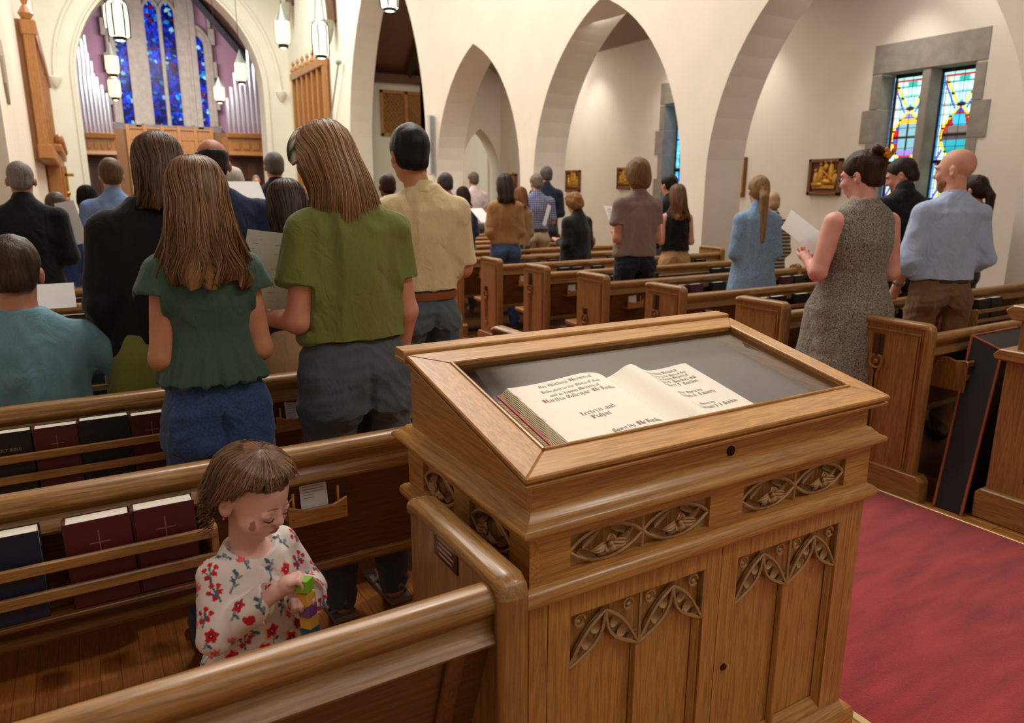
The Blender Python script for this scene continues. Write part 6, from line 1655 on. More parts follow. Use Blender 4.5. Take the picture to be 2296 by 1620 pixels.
        vmesh('hair', t, hm, root, fold=(lambda V: amp*s*vnoise(V, sc_)*1.2) if hk != 'curly' else (lambda V: amp*s*(vnoise(V, sc_)+.5*vnoise(V, (70, 70, 70)))))
    elif hk == 'long':
        L = hair[3]; long_hair(root, hc, s, R, L, ca, cb, wave=hair[4] if len(hair) > 4 else .0, wid=hair[5] if len(hair) > 5 else 1.0, nstr=hair[6] if len(hair) > 6 else 0, zz=zz, dx=hair[7] if len(hair) > 7 else 0.0)
    elif hk == 'tail':
        t = cl(); t.ell(T(0, -.014, .032), (.086*s, .106*s, .098*s), k=0, rot=R); t.ell(T(0, -.05, -.03), (.07*s, .06*s, .06*s), k=.03*s, rot=R)
        pp = T(0, .06, .04); t.half(pp, np.array(R.to_3x3() @ Vector((0, 1, -.6))))
        b0 = np.array(T(0, -.105, -.01)); t.cone(b0, b0+np.array((0, -.035, -.06))*s, .03*s, .036*s, k=.02); t.cone(b0+np.array((0, -.035, -.06))*s, b0+np.array((.01, -.045, -.42))*s, .038*s, .022*s, k=.01)
        vmesh('hair', t, hm, root, fold=lambda V: .0035*vnoise(V, (90, 90, 6)))
    if extra: extra(root, T, s, hc, R, AR, zz)
    return root, T, s, AR

def long_hair(root, hc, s, R, L, ca, cb, wave=0, wid=1.0, nstr=0, zz=0, dx=0.0, rows=None, phb=2.15):
    """sheet of hair hanging over the back, with strand relief, plus loose strands"""
    hz = hc[2]; hy = hc[1]
    # profile: (z, half width, half depth, y centre), z from crown down
    top = hz+.126*s
    P_ = rows or [(top, .0008, .0008, hy-.012*s), (top-.0015*s, .016*s, .018*s, hy-.012*s), (top-.006*s, .038*s, .045*s, hy-.012*s), (top-.028*s, .068*s, .082*s, hy-.014*s), (top-.06*s, .084*s, .100*s, hy-.016*s), (top-.11*s, .092*s, .108*s, hy-.02*s), (top-.17*s, .096*s, .106*s, hy-.03*s),
          (top-.24*s, .100*s*wid, .105*s, hy-.045*s), (top-.33*s, .128*s*wid, .108*s, hy-.045*s), (top-.45*s, .150*s*wid, .125*s, hy-.04*s), (top-L*s, .150*s*wid, .135*s, hy-.045*s)]
    Z = np.array([p[0] for p in P_]); o = np.argsort(Z); Z = Z[o]; A = np.array(P_)[o]
    def env(z): return tuple(np.interp(z, Z, A[:, i]) for i in (1, 2, 3))
    nph, nz = (240, 110) if nstr else (110, 50)
    u = np.linspace(-1, 1, nph)
    lenv = L*s*(1-.10*np.abs(u)**1.5)+.02*s*vnoise(np.stack([u*9, u*0, u*0], 1), 1)+.012*s*vnoise(np.stack([u*40, u*0+3, u*0], 1), 1)
    t = np.linspace(0, 1, nz)**1.15
    U, Tt = np.meshgrid(u, t, indexing='ij'); z = top-Tt*lenv[:, None]
    a, b, yc = env(z)
    phm = np.interp(top-z, [0, .05*s, .14*s, .22*s], [math.pi, math.pi, 2.25, phb])
    ph = U*phm
    wv = wave*np.sin((top-z)/s*34+3*np.sin(U*9)+2*np.sin(U*23))*np.clip((top-z)/s-.12, 0, .5)
    ph = ph+wv*.32
    fl = np.stack([U.ravel()*34+wv.ravel()*3, (z.ravel()/s)*2.2, U.ravel()*0], 1)
    n1 = vnoise(fl, 1).reshape(U.shape); n2 = vnoise(fl*np.array([2.7, 1.3, 1])+7, 1).reshape(U.shape); n3 = vnoise(np.stack([U.ravel()*7, z.ravel()/s*3, U.ravel()*0+2], 1), 1).reshape(U.shape)
    grow = np.clip((top-z)/s/.08, .45, 1)
    disp = (.0042*n1+.0026*n2+.010*n3*np.clip((top-z)/s-.1, 0, .4)*2.5+.022*wave*np.clip((top-z)/s-.12, 0, .4)*np.sin((top-z)/s*30+4*np.sin(U*7)))*s*grow
    tap = 1-.10*np.clip((Tt-.9)/.1, 0, 1)
    X = hc[0]+dx*np.clip(top-z-.15*s, 0, 1)+(a*tap+disp)*np.sin(ph); Y = yc-(b*tap+disp)*np.cos(ph)
    V = np.stack([X, Y, z], -1)
    if abs(R[1][0])+abs(R[2][1]) > 1e-6:     # follow the turn of the head near the crown
        Rn = np.array(R.to_3x3()); k = np.clip(1-(hz-z)/(.20*s), 0, 1)[..., None]; k = np.minimum(1, k)
        loc = V-np.array(hc); V = V*(1-k)+(np.array(hc)+loc @ Rn.T)*k
    V = V.reshape(-1, 3)
    F = [(i*nz+j, (i+1)*nz+j, (i+1)*nz+j+1, i*nz+j+1) for i in range(nph-1) for j in range(nz-1)]
    ce, cb_ = np.array(srgb(ca)), np.array(srgb(cb))
    m = np.clip(.45+.5*n1+.4*n2+.25*n3, 0, 1).reshape(-1, 1); C = cb_*(1-m)+ce*m
    me = bpy.data.meshes.new('hair'); me.from_pydata(V.tolist(), [], F); me.shade_smooth()
    at = me.color_attributes.new('col', 'FLOAT_COLOR', 'POINT'); at.data.foreach_set('color', np.concatenate([C, np.ones((len(C), 1))], 1).astype(np.float32).ravel())
    ho = link('hair', me, vcol('hair_sheet', .7, .08), root)
    if nstr:
        strands(ho, V.reshape(nph, nz, 3), nstr, ce, cb_, s, .0011)
    return ho
def strands(parent, G, n, ce, cb_, s, rad, seed=5, lift=.004):
    rng = np.random.default_rng(seed); nph, nz, _ = G.shape; seg = 20
    u = rng.random(n)*(nph-1); t1 = np.clip(.75+.3*rng.random(n), 0, 1); t0 = rng.random(n)**2*.5
    tt = t0[:, None]+(t1-t0)[:, None]*np.linspace(0, 1, seg)[None, :]
    uu = np.clip(u[:, None]+(rng.random(n)[:, None]-.5)*10*tt**2+(rng.random(n)[:, None])*1.6*np.sin(tt*12+rng.random(n)[:, None]*6), 0, nph-1.001)
    jj = tt*(nz-1.001); i0 = uu.astype(int); j0 = jj.astype(int); fu = (uu-i0)[..., None]; fj = (jj-j0)[..., None]
    P_ = (G[i0, j0]*(1-fu)*(1-fj)+G[np.minimum(i0+1, nph-1), j0]*fu*(1-fj)+G[i0, np.minimum(j0+1, nz-1)]*(1-fu)*fj+G[np.minimum(i0+1, nph-1), np.minimum(j0+1, nz-1)]*fu*fj)
    c = G[:, :, :].mean(0)[j0] ; out = P_-c; out[..., 2] = 0; out /= np.linalg.norm(out, axis=-1, keepdims=True)+1e-9
    P_ = P_+out*(lift*s*(.2+rng.random(n))[:, None, None])*(1+1.2*np.linspace(0, 1, seg)[None, :, None]**2)
    d = np.gradient(P_, axis=1); d /= np.linalg.norm(d, axis=-1, keepdims=True)+1e-9
    sd = np.cross(d, out); sd /= np.linalg.norm(sd, axis=-1, keepdims=True)+1e-9
    r = rad*s*(.5+rng.random(n))[:, None, None]*np.sin(np.linspace(.25, math.pi-.15, seg))[None, :, None]
    V = np.stack([P_+sd*r, P_+out*r*.7, P_-sd*r], 2).reshape(-1, 3)
    b = (np.arange(n)[:, None]*seg+np.arange(seg-1)[None, :]).ravel()*3
    F = np.concatenate([np.stack([b, b+1, b+4, b+3], 1), np.stack([b+1, b+2, b+5, b+4], 1)])
    m = np.clip(rng.random(n)*1.25, 0, 1.2)[:, None]; C = (cb_*(1-m)+ce*m)
    C = np.repeat(C, seg*3, 0).clip(0, 1)
    me = bpy.data.meshes.new('loose_strands'); me.from_pydata(V.tolist(), [], F.tolist()); me.shade_smooth()
    at = me.color_attributes.new('col', 'FLOAT_COLOR', 'POINT'); at.data.foreach_set('color', np.concatenate([C, np.ones((len(C), 1))], 1).astype(np.float32).ravel())
    o = link('loose_strands', me, vcol('hair_strand', .38, .55), parent); o['kind'] = 'stuff'
    return o
def sheet(px, py, Y, w_, h_, label, rx=-.6, rz=0, ry=0, text=True, bend=.0, group=None):
    p = onY(px, py, Y); t = thing('song_sheet', label, 'paper', tuple(p)); t.rotation_euler = (rx, ry, rz)
    if group: t['group'] = group
    m = MB(); n = 8; vs = []; fs = []
    def zb(x, z): return bend*(x/w_*2)**2
    for j in range(2):
        for i in range(n+1): x = -w_/2+w_*i/n; vs.append((x, zb(x, 0), (j-.5)*h_))
    for j in range(2):
        for i in range(n+1): x = -w_/2+w_*i/n; vs.append((x, zb(x, 0)+.0006, (j-.5)*h_))
    for i in range(n): fs.append((i, i+1, n+2+i, n+1+i)); b = 2*n+2; fs.append((b+i, b+n+1+i, b+n+2+i, b+i+1))
    m.add(vs, fs); obj('leaf', m, M_paper, t)
    if text:
        tx = MB(); r = random.Random(4); z = h_/2-.03
        k = 0
        while z > -h_/2+.03:
            wl = w_*(.78 if k % 9 not in (2, 5) else .5); x0 = -w_*.40+(w_*.1 if k % 9 == 0 else 0)
            tx.box(x0, x0+wl*r.uniform(.85, 1), -.0012, -.0006, z-.0018, z); z -= .0075 if k % 9 not in (2, 5) else .018; k += 1
        tx.v = [(x, y+zb(x, 0), z_) for x, y, z_ in tx.v]
        obj('print', tx, plain('pale_print', 'B8B6B4', .8), t)['kind'] = 'stuff'
    return t
# ------------------------------------------------------------------ the congregation
# near left
def bow(root, T, s, hc, R, AR, zz): pass
person(432, 349, 2.36, 'long-haired girl from behind in a dark green ruffled blouse and blue jeans', sex='f', wf=.90, hipw=1.1, top='peplum', tcol='425C50', sleeve='cap', hem=1.018, bcol='304A78', bkind='denim', zcr=.05,
       skin='C08A6A', hair=('long', '9E7448', '40281A', .415, 1.2, 1.12, 1600), arms='hold', pitch=.1, collar=False, res=.007)
def headband(root, T, s, hc, R, AR, zz):
    m = MB(); pts = []
    for a in np.linspace(-1.75, 1.75, 22):
        p = T(math.sin(a)*.098, .018+.0*a, math.cos(a)*.112+.02); pts.append(p)
    m.tube(pts, [.007]+[.011]*20+[.007], 8, flat=2.2)
    o = obj('headband', m, vcol('headband_print', .7, .3), root, smooth=True)
    me = o.data; at = me.color_attributes.new('col', 'FLOAT_COLOR', 'POINT'); V = np.array([v.co for v in me.vertices]); q = vnoise(V, (90, 90, 90))
    C = np.where(q[:, None] > .1, np.array(srgb('C8C4B0')), np.where(q[:, None] > -.25, np.array(srgb('2E3A30')), np.array(srgb('8A8A70')))); at.data.foreach_set('color', np.concatenate([C, np.ones((len(C), 1))], 1).astype(np.float32).ravel())
person(735, 254, 2.36, 'woman with long brown hair and patterned headband in olive green t-shirt and grey trousers', sex='f', wf=1.0, hipw=1.12, top='loose', tcol='747C40', sleeve='short', hem=1.027, bcol='525A66', rz=.05, hx=-.05, shoes='sandal', zcr=.06,
       skin='C98E78', hair=('long', 'BA9064', '5E3E26', .365, .0, 1.0, 1600, .30), arms=(((-.20, -.03, 1.10), (-.24, .20, 1.08)), 'down'), pitch=.5, yaw=.15, collar=False, res=.007, extra=headband)
person(347, 293, 3.15, 'woman with wavy dark brown hair in a long black coat over an olive skirt', sex='f', wf=1.0, top='coat', tcol='121216', sleeve='long', hem=.895, bottom='skirt', bcol='7E8440', hx=.06, skin='C09078',
       hair=('long', '6E4A30', '2A1A12', .30, 1.4, .95, 900, .0), arms='down', pitch=.2, yaw=.15, collar=False)
person(918, 283, 3.2, 'man with neat black hair in a cream polo shirt, brown belt and grey trousers', sex='m', wf=.97, hx=-.05, top='shirt', tcol='DCCBA0', sleeve='elbow', hem=1.02, bcol='55606A', belt='8A4A22', skin='C08862', hair=('short', '1C1816', '0C0A0A'),
       arms='hold', pitch=.1, res=.0085)
def clip(root, T, s, hc, R, AR, zz):
    m = MB(); c = T(0, -.118, .0)
    for i in range(6): m.ell((c[0]+.014*math.cos(i)*s, c[1], c[2]+.010*math.sin(i*1.7)*s), (.006, .005, .006), 8, 6)
    obj('hair_clip', m, plain('silver_clip', 'D8D8D8', .2, metal=1), root)['kind'] = 'stuff'
person(640, 400, 3.2, 'woman with half-up dark hair and a silver clip in a black cardigan and beige skirt', sex='f', wf=1.0, top='shirt', tcol='1C1A20', sleeve='long', hem=1.0, bottom='skirt', bcol='B09070', skin='B07A60',
       hair=('long', '4A3226', '1A100C', .30, .25, .82, 500), arms='hold', pitch=.15, collar=False, extra=clip)
person(472, 309, 4.05, 'balding man with dark hair in a navy blue jacket', sex='m', wf=1.25, top='shirt', tcol='1E2A4A', sleeve='long', hem=.85, skin='B0705A', hair=('rim', '2E221C', '1A1412'), pitch=.15, collar='stand')
person(613, 343, 7.3, 'man with short grey hair in a black suit before the chancel arch', sex='m', wf=1.1, top='shirt', tcol='15161C', sleeve='long', hem=.85, skin='C08870', hair=('short', '6A6460', '3E3A38'), pitch=.1)
person(245, 356, 6.4, 'man with light brown hair in a pale blue sweater and cream trousers', sex='m', wf=1.0, top='shirt', tcol='7C98C8', sleeve='long', hem=.9, bcol='B8ACA0', skin='C89878', hair=('short', '6E5038', '4A3424'), pitch=.15)
person(192, 414, 7.4, 'woman with straight black hair standing far left by the chancel arch', sex='f', wf=.9, top='shirt', tcol='28222A', sleeve='long', hem=.85, skin='B08068', hair=('long', '241A18', '0E0A0A', .45, 0, .8), pitch=.2)
person(40, 361, 5.8, 'grey-haired man in a black sweater standing at the far left edge', sex='m', wf=1.1, top='shirt', tcol='14161E', sleeve='long', hem=.88, bcol='141A30', skin='B88068', hair=('crop', '8E8884', '5E5856'), pitch=.15)
person(122, 430, 6.4, 'person in a blue shirt half hidden behind the grey-haired man', sex='m', wf=.95, top='shirt', tcol='3A4E86', sleeve='long', hem=.88, bcol='8A8078', skin='B88068', hair=('short', '5A4A3A', '3E3024'), pitch=.3)
r_, T_, s_, AR_ = person(16, 528, 3.14, 'seated man in a light blue sweater over a white collar, seen from behind', h=1.80, sex='m', wf=1.12, top='loose', tcol='6E98A8', sleeve='long', hem=.86, skin='B07860', hair=('short', '4A3A2C', '2A2018'),
       pitch=.25, sit=True, arms=('hold', ((.36, .05, 1.16), (.30, .30, 1.10))), collar=False, bcol='2A2E38')
zt_ = 1.75*s_*.0
collar_ = MB().lathe([(.066, 0), (.072, .0), (.068, .045), (.062, .045)], (0, -.03, 1.425*s_-(.95*s_-.52)), 20); obj('shirt_collar', collar_, plain('white_collar', 'D8DCE0', .7), r_, smooth=True)
dz = onY(32, 528, 3.14)[2]-fz(3.14)-(1.75*s_-(.95*s_-.52)); r_.location.z += 0; SEATDZ = dz
person(521, 378, 7.6, 'person with white hair glimpsed between the bald man and the man in black', sex='f', wf=.9, top='shirt', tcol='C8B8A0', sleeve='long', hem=.85, skin='C89880', hair=('bob', 'C8C0B0', '8E887C'), pitch=.1)
person(574, 393, 19.5, 'distant figure in white robes near the chancel', sex='m', wf=1.0, top='dress', tcol='E8E4DC', sleeve='long', hem=.15, bottom='none', skin='D0A088', hair=('crop', '8A8078', '6A6058'), pitch=0, rz=math.pi)
person(868, 389, 6.4, 'dark-skinned bald head just behind the shoulder of the man in cream', sex='m', wf=.9, top='shirt', tcol='7A4A48', sleeve='long', hem=.85, skin='7A4A40', hair=('crop', '3A2420', '2A1814'), pitch=.1)
# middle, beyond the aisle
person(1000, 387, 7.4, 'man with salt-and-pepper hair in a pink shirt beyond the cream polo', sex='m', wf=1.0, top='shirt', tcol='B898B0', sleeve='long', hem=.9, bcol='1E2438', skin='C08870', hair=('short', '4A4442', '2A2624'), pitch=.25)
person(1040, 416, 8.3, 'woman with dark hair in a navy top and blue sleeves holding a sheet', sex='f', wf=.9, top='shirt', tcol='243050', sleeve='long', hem=.9, bcol='6A7060', skin='C09078', hair=('long', '3A2A22', '1A1210', .28, .3, .8), pitch=.35)
person(1062, 386, 11.5, 'man with grey hair in a pale pink shirt under the far small arch', sex='m', wf=1.0, top='shirt', tcol='D0BEC0', sleeve='short', hem=.9, bcol='5A5A60', skin='C88870', hair=('short', '6A5A50', '4A3E36'), pitch=.15)
person(1133, 388, 6.95, 'woman with long dark brown hair in a tan jacket and blue jeans', rz=-0.25, sex='f', wf=.98, top='shirt', tcol='A87E50', sleeve='long', hem=.97, bcol='3A527A', bkind='denim', skin='C09078', hair=('long', '4A342A', '1E1410', .33, .15, .82, 250), pitch=.2)
person(1168, 418, 7.9, 'woman with auburn hair mostly hidden behind the tan jacket', sex='f', wf=.8, top='shirt', tcol='9A7A58', sleeve='long', hem=.9, skin='C09078', hair=('long', '8A6040', '5A3A20', .28, .2, .8), pitch=.2)
person(1203, 390, 8.6, 'man with grey hair in a blue plaid shirt and khaki trousers', rz=-0.35, yaw=0.3, sex='m', wf=1.1, top='shirt', tcol='A8AAC4', tkind='plaid', sleeve='elbow', hem=1.0, bcol='A89478', skin='C88870', hair=('short', '8A7A70', '5A4E48'), pitch=.15, belt='3A2A20')
person(1225, 374, 9.6, 'man with dark grey hair in a navy jacket behind the plaid shirt', rz=-0.4, yaw=0.3, sex='m', wf=1.05, top='shirt', tcol='1A2036', sleeve='long', hem=.85, skin='C88870', hair=('short', '5A5856', '3A3836'), pitch=.15)
person(1294, 431, 6.55, 'short person with curly light brown hair in a loose black cardigan', sex='f', wf=1.22, top='coat', tcol='17171A', sleeve='long', hem=.62, bottom='skirt', bcol='1A1A1E', skin='D09880', hair=('curly', 'A8784A', '6A4424'), pitch=.45, rz=.25, arms=('hold', 'down'))
def wrist_strap(root, T, s, hc, R, AR, zz): pass
person(1433, 357, 4.85, 'person with a brown bob in a taupe short-sleeved knit and dark jeans', rz=-0.3, yaw=0.1, sex='f', wf=1.0, top='loose', tcol='8E7A70', sleeve='short', hem=.96, bcol='161C2C', bkind='denim', skin='C88E74', hair=('bob', '8A6840', '5A3E22'), pitch=.2, res=.0105)
person(1503, 390, 6.3, 'man with black hair in a black t-shirt behind the curly red-haired woman', sex='m', wf=1.0, top='shirt', tcol='121214', sleeve='short', hem=.9, skin='C89078', hair=('short', '221C1A', '100C0C'), pitch=.15)
person(1521, 412, 5.7, 'woman with long curly auburn hair in a black sleeveless top and camel trousers', rz=-0.45, sex='f', wf=.98, top='shirt', tcol='101012', sleeve='none', hem=1.0, bcol='B08A5C', skin='D09C84', hair=('long', '8E5E38', '4E2E1A', .40, 2.0, .95, 500, .06), pitch=.15, collar=False)
def tail_band(root, T, s, hc, R, AR, zz): pass
person(1705, 393, 4.05, 'young woman with a long blond ponytail in a long blue denim shirt', rz=-0.55, yaw=0.1, sex='f', wf=.95, top='shirtdress', tcol='86A6C8', tkind='denim', sleeve='long', hem=.52, bottom='none', skin='D8A890', hair=('tail', 'B08A5C', '6E5030'), pitch=.2)
person(1736, 428, 4.75, 'person in a brown and grey striped sweater behind the denim shirt', sex='f', wf=1.0, top='loose', tcol='5A4E48', tkind='stripe', sleeve='long', hem=.85, skin='D8A890', hair=('crop', 'C8A080', 'A88868'), pitch=.3, rz=-.4)
# right foreground
def glasses(root, T, s, hc, R, AR, zz):
    m = MB()
    for sd in (-1, 1):
        m.tube([T(sd*.034+.024*math.cos(a), .112, -.004+.019*math.sin(a)) for a in np.linspace(0, 2*math.pi, 14)], .0017, 6)
        m.tube([T(sd*.058, .112, .002), T(sd*.078, .09, .002), T(sd*.082, .0, -.002)], .0016, 6)
    m.tube([T(-.012, .114, .0), T(.012, .114, .0)], .0016, 6)
    obj('glasses', m, plain('dark_frames', '2A1E1A', .3), root, smooth=True)['kind'] = 'stuff'
    f = MB(); c = T(-.005, -.150, .088); r = random.Random(2)
    for i in range(9):
        a = r.uniform(0, 6.28); b = r.uniform(-1, 1)
        f.ell((c[0]+.02*math.cos(a), c[1]+.012*b, c[2]+.022*math.sin(a)), (.013, .010, .013), 8, 6)
    obj('hair_flower', f, plain('orange_flower', 'D88A1E', .7), root, smooth=True)['kind'] = 'stuff'
    e = MB()
    for sd in (-1, 1): e.ell(T(sd*.031, .088, -.004), (.010*s, .010*s, .009*s), 10, 8)
    obj('eyes', e, plain('eye_white', 'D8D0C8', .3), root, smooth=True)['kind'] = 'stuff'
    lp = MB().tube([T(-.02, .0925, -.068), T(0, .096, -.066), T(.02, .0925, -.068)], [.002, .0045, .002], 6); obj('lips', lp, plain('lips', 'B4606A', .5), root, smooth=True)
person(1945, 337, 2.40, 'woman with orange flower in dark bun and glasses, grey speckled sleeveless dress', rz=-0.3, sex='f', wf=1.18, top='dress', tcol='6E6A60', tkind='speckle', sleeve='none', hem=.25, bottom='none', skin='DDA596', hair=('bun', '4A2E22', '1E120E'),
       pitch=.22, yaw=0.55, collar=False, arms=(((-.245, -.03, 1.12), (-.17, .18, 1.17)), 'hold'), extra=glasses, res=.007)
def beard_m(col):
    def f(root, T, s, hc, R, AR, zz):
        v = Vox((hc[0]-.14, hc[1]-.05, hc[2]-.2), (hc[0]+.14, hc[1]+.2, hc[2]+.06), .005)
        v.ell(T(0, .055, -.085), (.047*s, .042*s, .046*s), k=0, rot=R); v.ell(T(0, .03, -.07), (.064*s, .05*s, .045*s), k=.02, rot=R)
        v.ell(T(0, .093, -.040), (.06*s, .03*s, .022*s), k=.008, rot=R, cut=True)
        pp = T(0, .0, -.02); v.half(pp, np.array(R.to_3x3() @ Vector((0, -.45, 1))))
        vmesh('beard', v, hair_mat('beard'+col[0], *col), root, fold=lambda V: .0015*vnoise(V, (150, 150, 60)))
        e = MB()
        for sd in (-1, 1): e.ell(T(sd*.031, .088, -.004), (.010*s, .010*s, .009*s), 10, 8)
        obj('eyes', e, plain('eye_white', 'D8D0C8', .3), root, smooth=True)['kind'] = 'stuff'
        b = MB()
        for sd in (-1, 1): b.tube([T(sd*.014, .098, .018), T(sd*.03, .098, .024), T(sd*.048, .085, .018)], [.003, .004, .002], 6)
        obj('eyebrows', b, hair_mat('beard'+col[0], *col), root, smooth=True)['kind'] = 'stuff'
    return f
def watchman(root, T, s, hc, R, AR, zz):
    beard_m(('A8663C', '7A4626'))(root, T, s, hc, R, AR, zz)
    S0, E, Wt = [Vector(q) for q in AR[0]]; d = (Wt-E).normalized(); c = E+(Wt-E)*.80
    obj('wristwatch', MB().tube([c-d*.008, c+d*.008], .034*s, 14), plain('steel_watch', 'B8B8B0', .25, metal=.9), root, smooth=True)
person(2152, 332, 2.42, 'bald man with a ginger beard in a light blue shirt and brown trousers', rz=-0.62, sex='m', wf=.93, hipw=1.08, top='loose', tcol='B4C6EA', sleeve='rolled', hem=1.0, bcol='7E5E40', belt='3A1E14', skin='DDA890', hair=('none', '000000', '000000'),
       pitch=.10, yaw=0.88, arms=(((-.215, -.05, 1.12), (-.215, .09, .93)), ((.215, -.04, 1.12), (.15, .14, 1.0))), extra=watchman, res=.0075)
person(2036, 347, 3.2, 'dark-haired man in black jacket looking down, left of the bald man', rz=-0.4, sex='m', wf=1.12, top='shirt', tcol='14151A', sleeve='long', hem=.85, bcol='1A1C22', skin='C48A72', hair=('crop', '3A2E2A', '1E1816'),
       pitch=.4, yaw=0.85, collar='stand', res=.008, extra=beard_m(('4A3A32', '2E2420')))
person(2196, 392, 3.3, 'person with dark ponytail almost hidden behind the bald man', sex='f', wf=.7, top='shirt', tcol='2A2A30', sleeve='long', hem=.85, skin='C48A72', hair=('tail', '3A241C', '1A100C'), pitch=.2)
# sheets of music and words
sheet(612, 610, 2.56, .205, .29, 'large printed service sheet held by the woman in the olive t-shirt', rx=.35, rz=.10, ry=.12, bend=.01)
sheet(1812, 522, 2.62, .21, .28, 'blank white folder held open by the woman in the speckled dress', rx=-.85, rz=.45, ry=-.45, text=False, bend=.012)
sheet(1080, 482, 7.3, .2, .24, 'white sheet held in front of the tan jacket', rx=-.9, rz=.3, text=False)
sheet(1226, 482, 6.8, .05, .26, 'white sheet seen edge-on, held by the person in the black cardigan', rx=-.3, ry=.5, text=False)
sheet(1382, 480, 5.15, .22, .17, 'pale sheet held by the person in the taupe knit', rx=-.7, ry=.1)
sheet(105, 664, 3.5, .2, .13, 'white sheet in front of the seated man', rx=-.8, text=False)
sheet(548, 428, 4.45, .2, .2, 'white sheet held before the man in the black suit', rx=-1.0, text=False)
sheet(160, 500, 5.95, .12, .3, 'pale sheet held by the man in the pale blue sweater', rx=-.2, ry=-.2, text=False)
# ------------------------------------------------------------------ the little girl with the blocks
def toddler():
    base = (.240, 1.575); RZ = -2.66; Hh = .966
    root = thing('person', 'little girl in a white dress with red flowers and hearts, playing with blocks', 'person', (base[0], base[1], fz(1.565)), RZ)
    s = .83; R = Rm(.38, .12)
    hc = (0, .028, Hh-.113); sk = vcol('toddler_skin', .5, .35)
    MATS['toddler_skin'].node_tree.nodes['Principled BSDF'].inputs['Subsurface Weight'].default_value = .12
    MATS['toddler_skin'].node_tree.nodes['Principled BSDF'].inputs['Subsurface Scale'].default_value = .01
    res = .0034
    b = Vox((-.21, -.13, -.005), (.21, .25, Hh+.02), res)
    def T(x, y, z): return np.array(hc)+np.array(R @ Vector((x*s, y*s, z*s)))
    b.ell(T(0, -.010, .030), (.080*s, .100*s, .090*s), k=.01, rot=R)
    b.ell(T(0, .034, -.030), (.066*s, .060*s, .076*s), k=.02, rot=R)
    b.ell(T(0, .050, -.076), (.030*s, .030*s, .026*s), k=.022, rot=R)
    for sd in (-1, 1):
        b.ell(T(sd*.038, .055, -.050), (.030*s, .030*s, .028*s), k=.018, rot=R)       # cheeks
        b.ell(T(sd*.081, -.010, -.014), (.010*s, .022*s, .032*s), k=.006, rot=R)
        b.ell(T(sd*.090, -.006, -.008), (.007*s, .012*s, .018*s), k=.003, rot=R, cut=True)
        b.ell(T(sd*.031, .101, -.004), (.018*s, .012*s, .011*s), k=.010, rot=R, cut=True)
        b.ell(T(sd*.031, .079, -.007), (.018*s, .015*s, .013*s), k=.004, rot=R)        # lowered lids
    b.cone(T(0, .090, .0), T(0, .102, -.026), .006*s, .010*s, k=.008)
    b.ell(T(0, .104, -.030), (.011*s, .010*s, .009*s), k=.005, rot=R)
    for sd in (-1, 1): b.ell(T(sd*.010, .097, -.032), (.007*s, .008*s, .006*s), k=.004, rot=R)
    b.ell(T(0, .092, -.058), (.018*s, .010*s, .0065*s), k=.004, rot=R); b.ell(T(0, .090, -.068), (.015*s, .010*s, .006*s), k=.004, rot=R)
    b.cone((0, -.012, .70), (0, hc[1]-.025, hc[2]-.055), .038, .040, k=.015)
    b.prof([(.42, .085, .07, 0), (.52, .082, .066, 0), (.62, .088, .064, 0), (.69, .085, .055, -.005), (.72, .045, .04, -.01)], k=.01)
    S = [(.088, -.005, .688), (-.088, -.005, .688)]
    E_ = [(.128, .030, .570), (-.125, .045, .565)]; Wt = [(.036, .128, .664), (-.030, .135, .628)]
    for i, sd in ((0, 1), (1, -1)):
        b.cone(S[i], E_[i], .027, .024, k=.015); b.cone(E_[i], Wt[i], .024, .017, k=.012)
    def thand(wr, elb, side, tgt, up):
        wr = np.array(wr, float); d = wr-np.array(elb, float); d /= np.linalg.norm(d)
        tg = np.array(tgt, float)-wr; tg /= np.linalg.norm(tg); n = tg-d*np.dot(tg, d); n /= np.linalg.norm(n)
        lat = np.cross(d, n)
        pc = wr+d*.022+n*.002; b.cone(wr, pc, .0165, .019, k=.008); b.ell(pc+d*.008, (.022, .021, .018), k=.008)
        for j in range(4):
            off = (j-1.5)*.0125; L = (.021, .024, .023, .018)[j]
            p0 = pc+d*.016+lat*off-n*.004; p1 = p0+d*L*.75+n*L*.25; p2 = p1+d*L*.15+n*L*.75; p3 = p2-d*L*.3+n*L*.35
            b.cone(p0, p1, .0068, .0064, k=.003); b.cone(p1, p2, .0064, .006, k=.002); b.cone(p2, p3, .006, .0054, k=.002)
        t0 = wr+d*.014+lat*up*.016; t1 = t0+d*.014+lat*up*.010+n*.012; t2 = t1+d*.008-lat*up*.002+n*.014
        b.cone(t0, t1, .008, .0075, k=.005); b.cone(t1, t2, .0075, .006, k=.003)
    blk = (.0, .168, .62)
    thand(Wt[0], E_[0], 1, (-.005, .175, .664), 1); thand(Wt[1], E_[1], -1, (.01, .18, .618), -1)
    for sd in (-1, 1):
        b.cone((sd*.042, 0, .42), (sd*.045, .005, .23), .050, .034, k=.02); b.cone((sd*.045, .005, .23), (sd*.045, -.01, .05), .034, .024, k=.01); b.cone((sd*.045, -.015, .028), (sd*.05, .07, .022), .024, .020, k=.01)
    skin = np.array(srgb('E3B4A8')); pink = np.array(srgb('C87A74')); smud = np.array(srgb('8A4E28'))
    ck = T(.060, .070, -.036); lp = T(0, .1, -.063); er = T(.085, -.01, -.014)
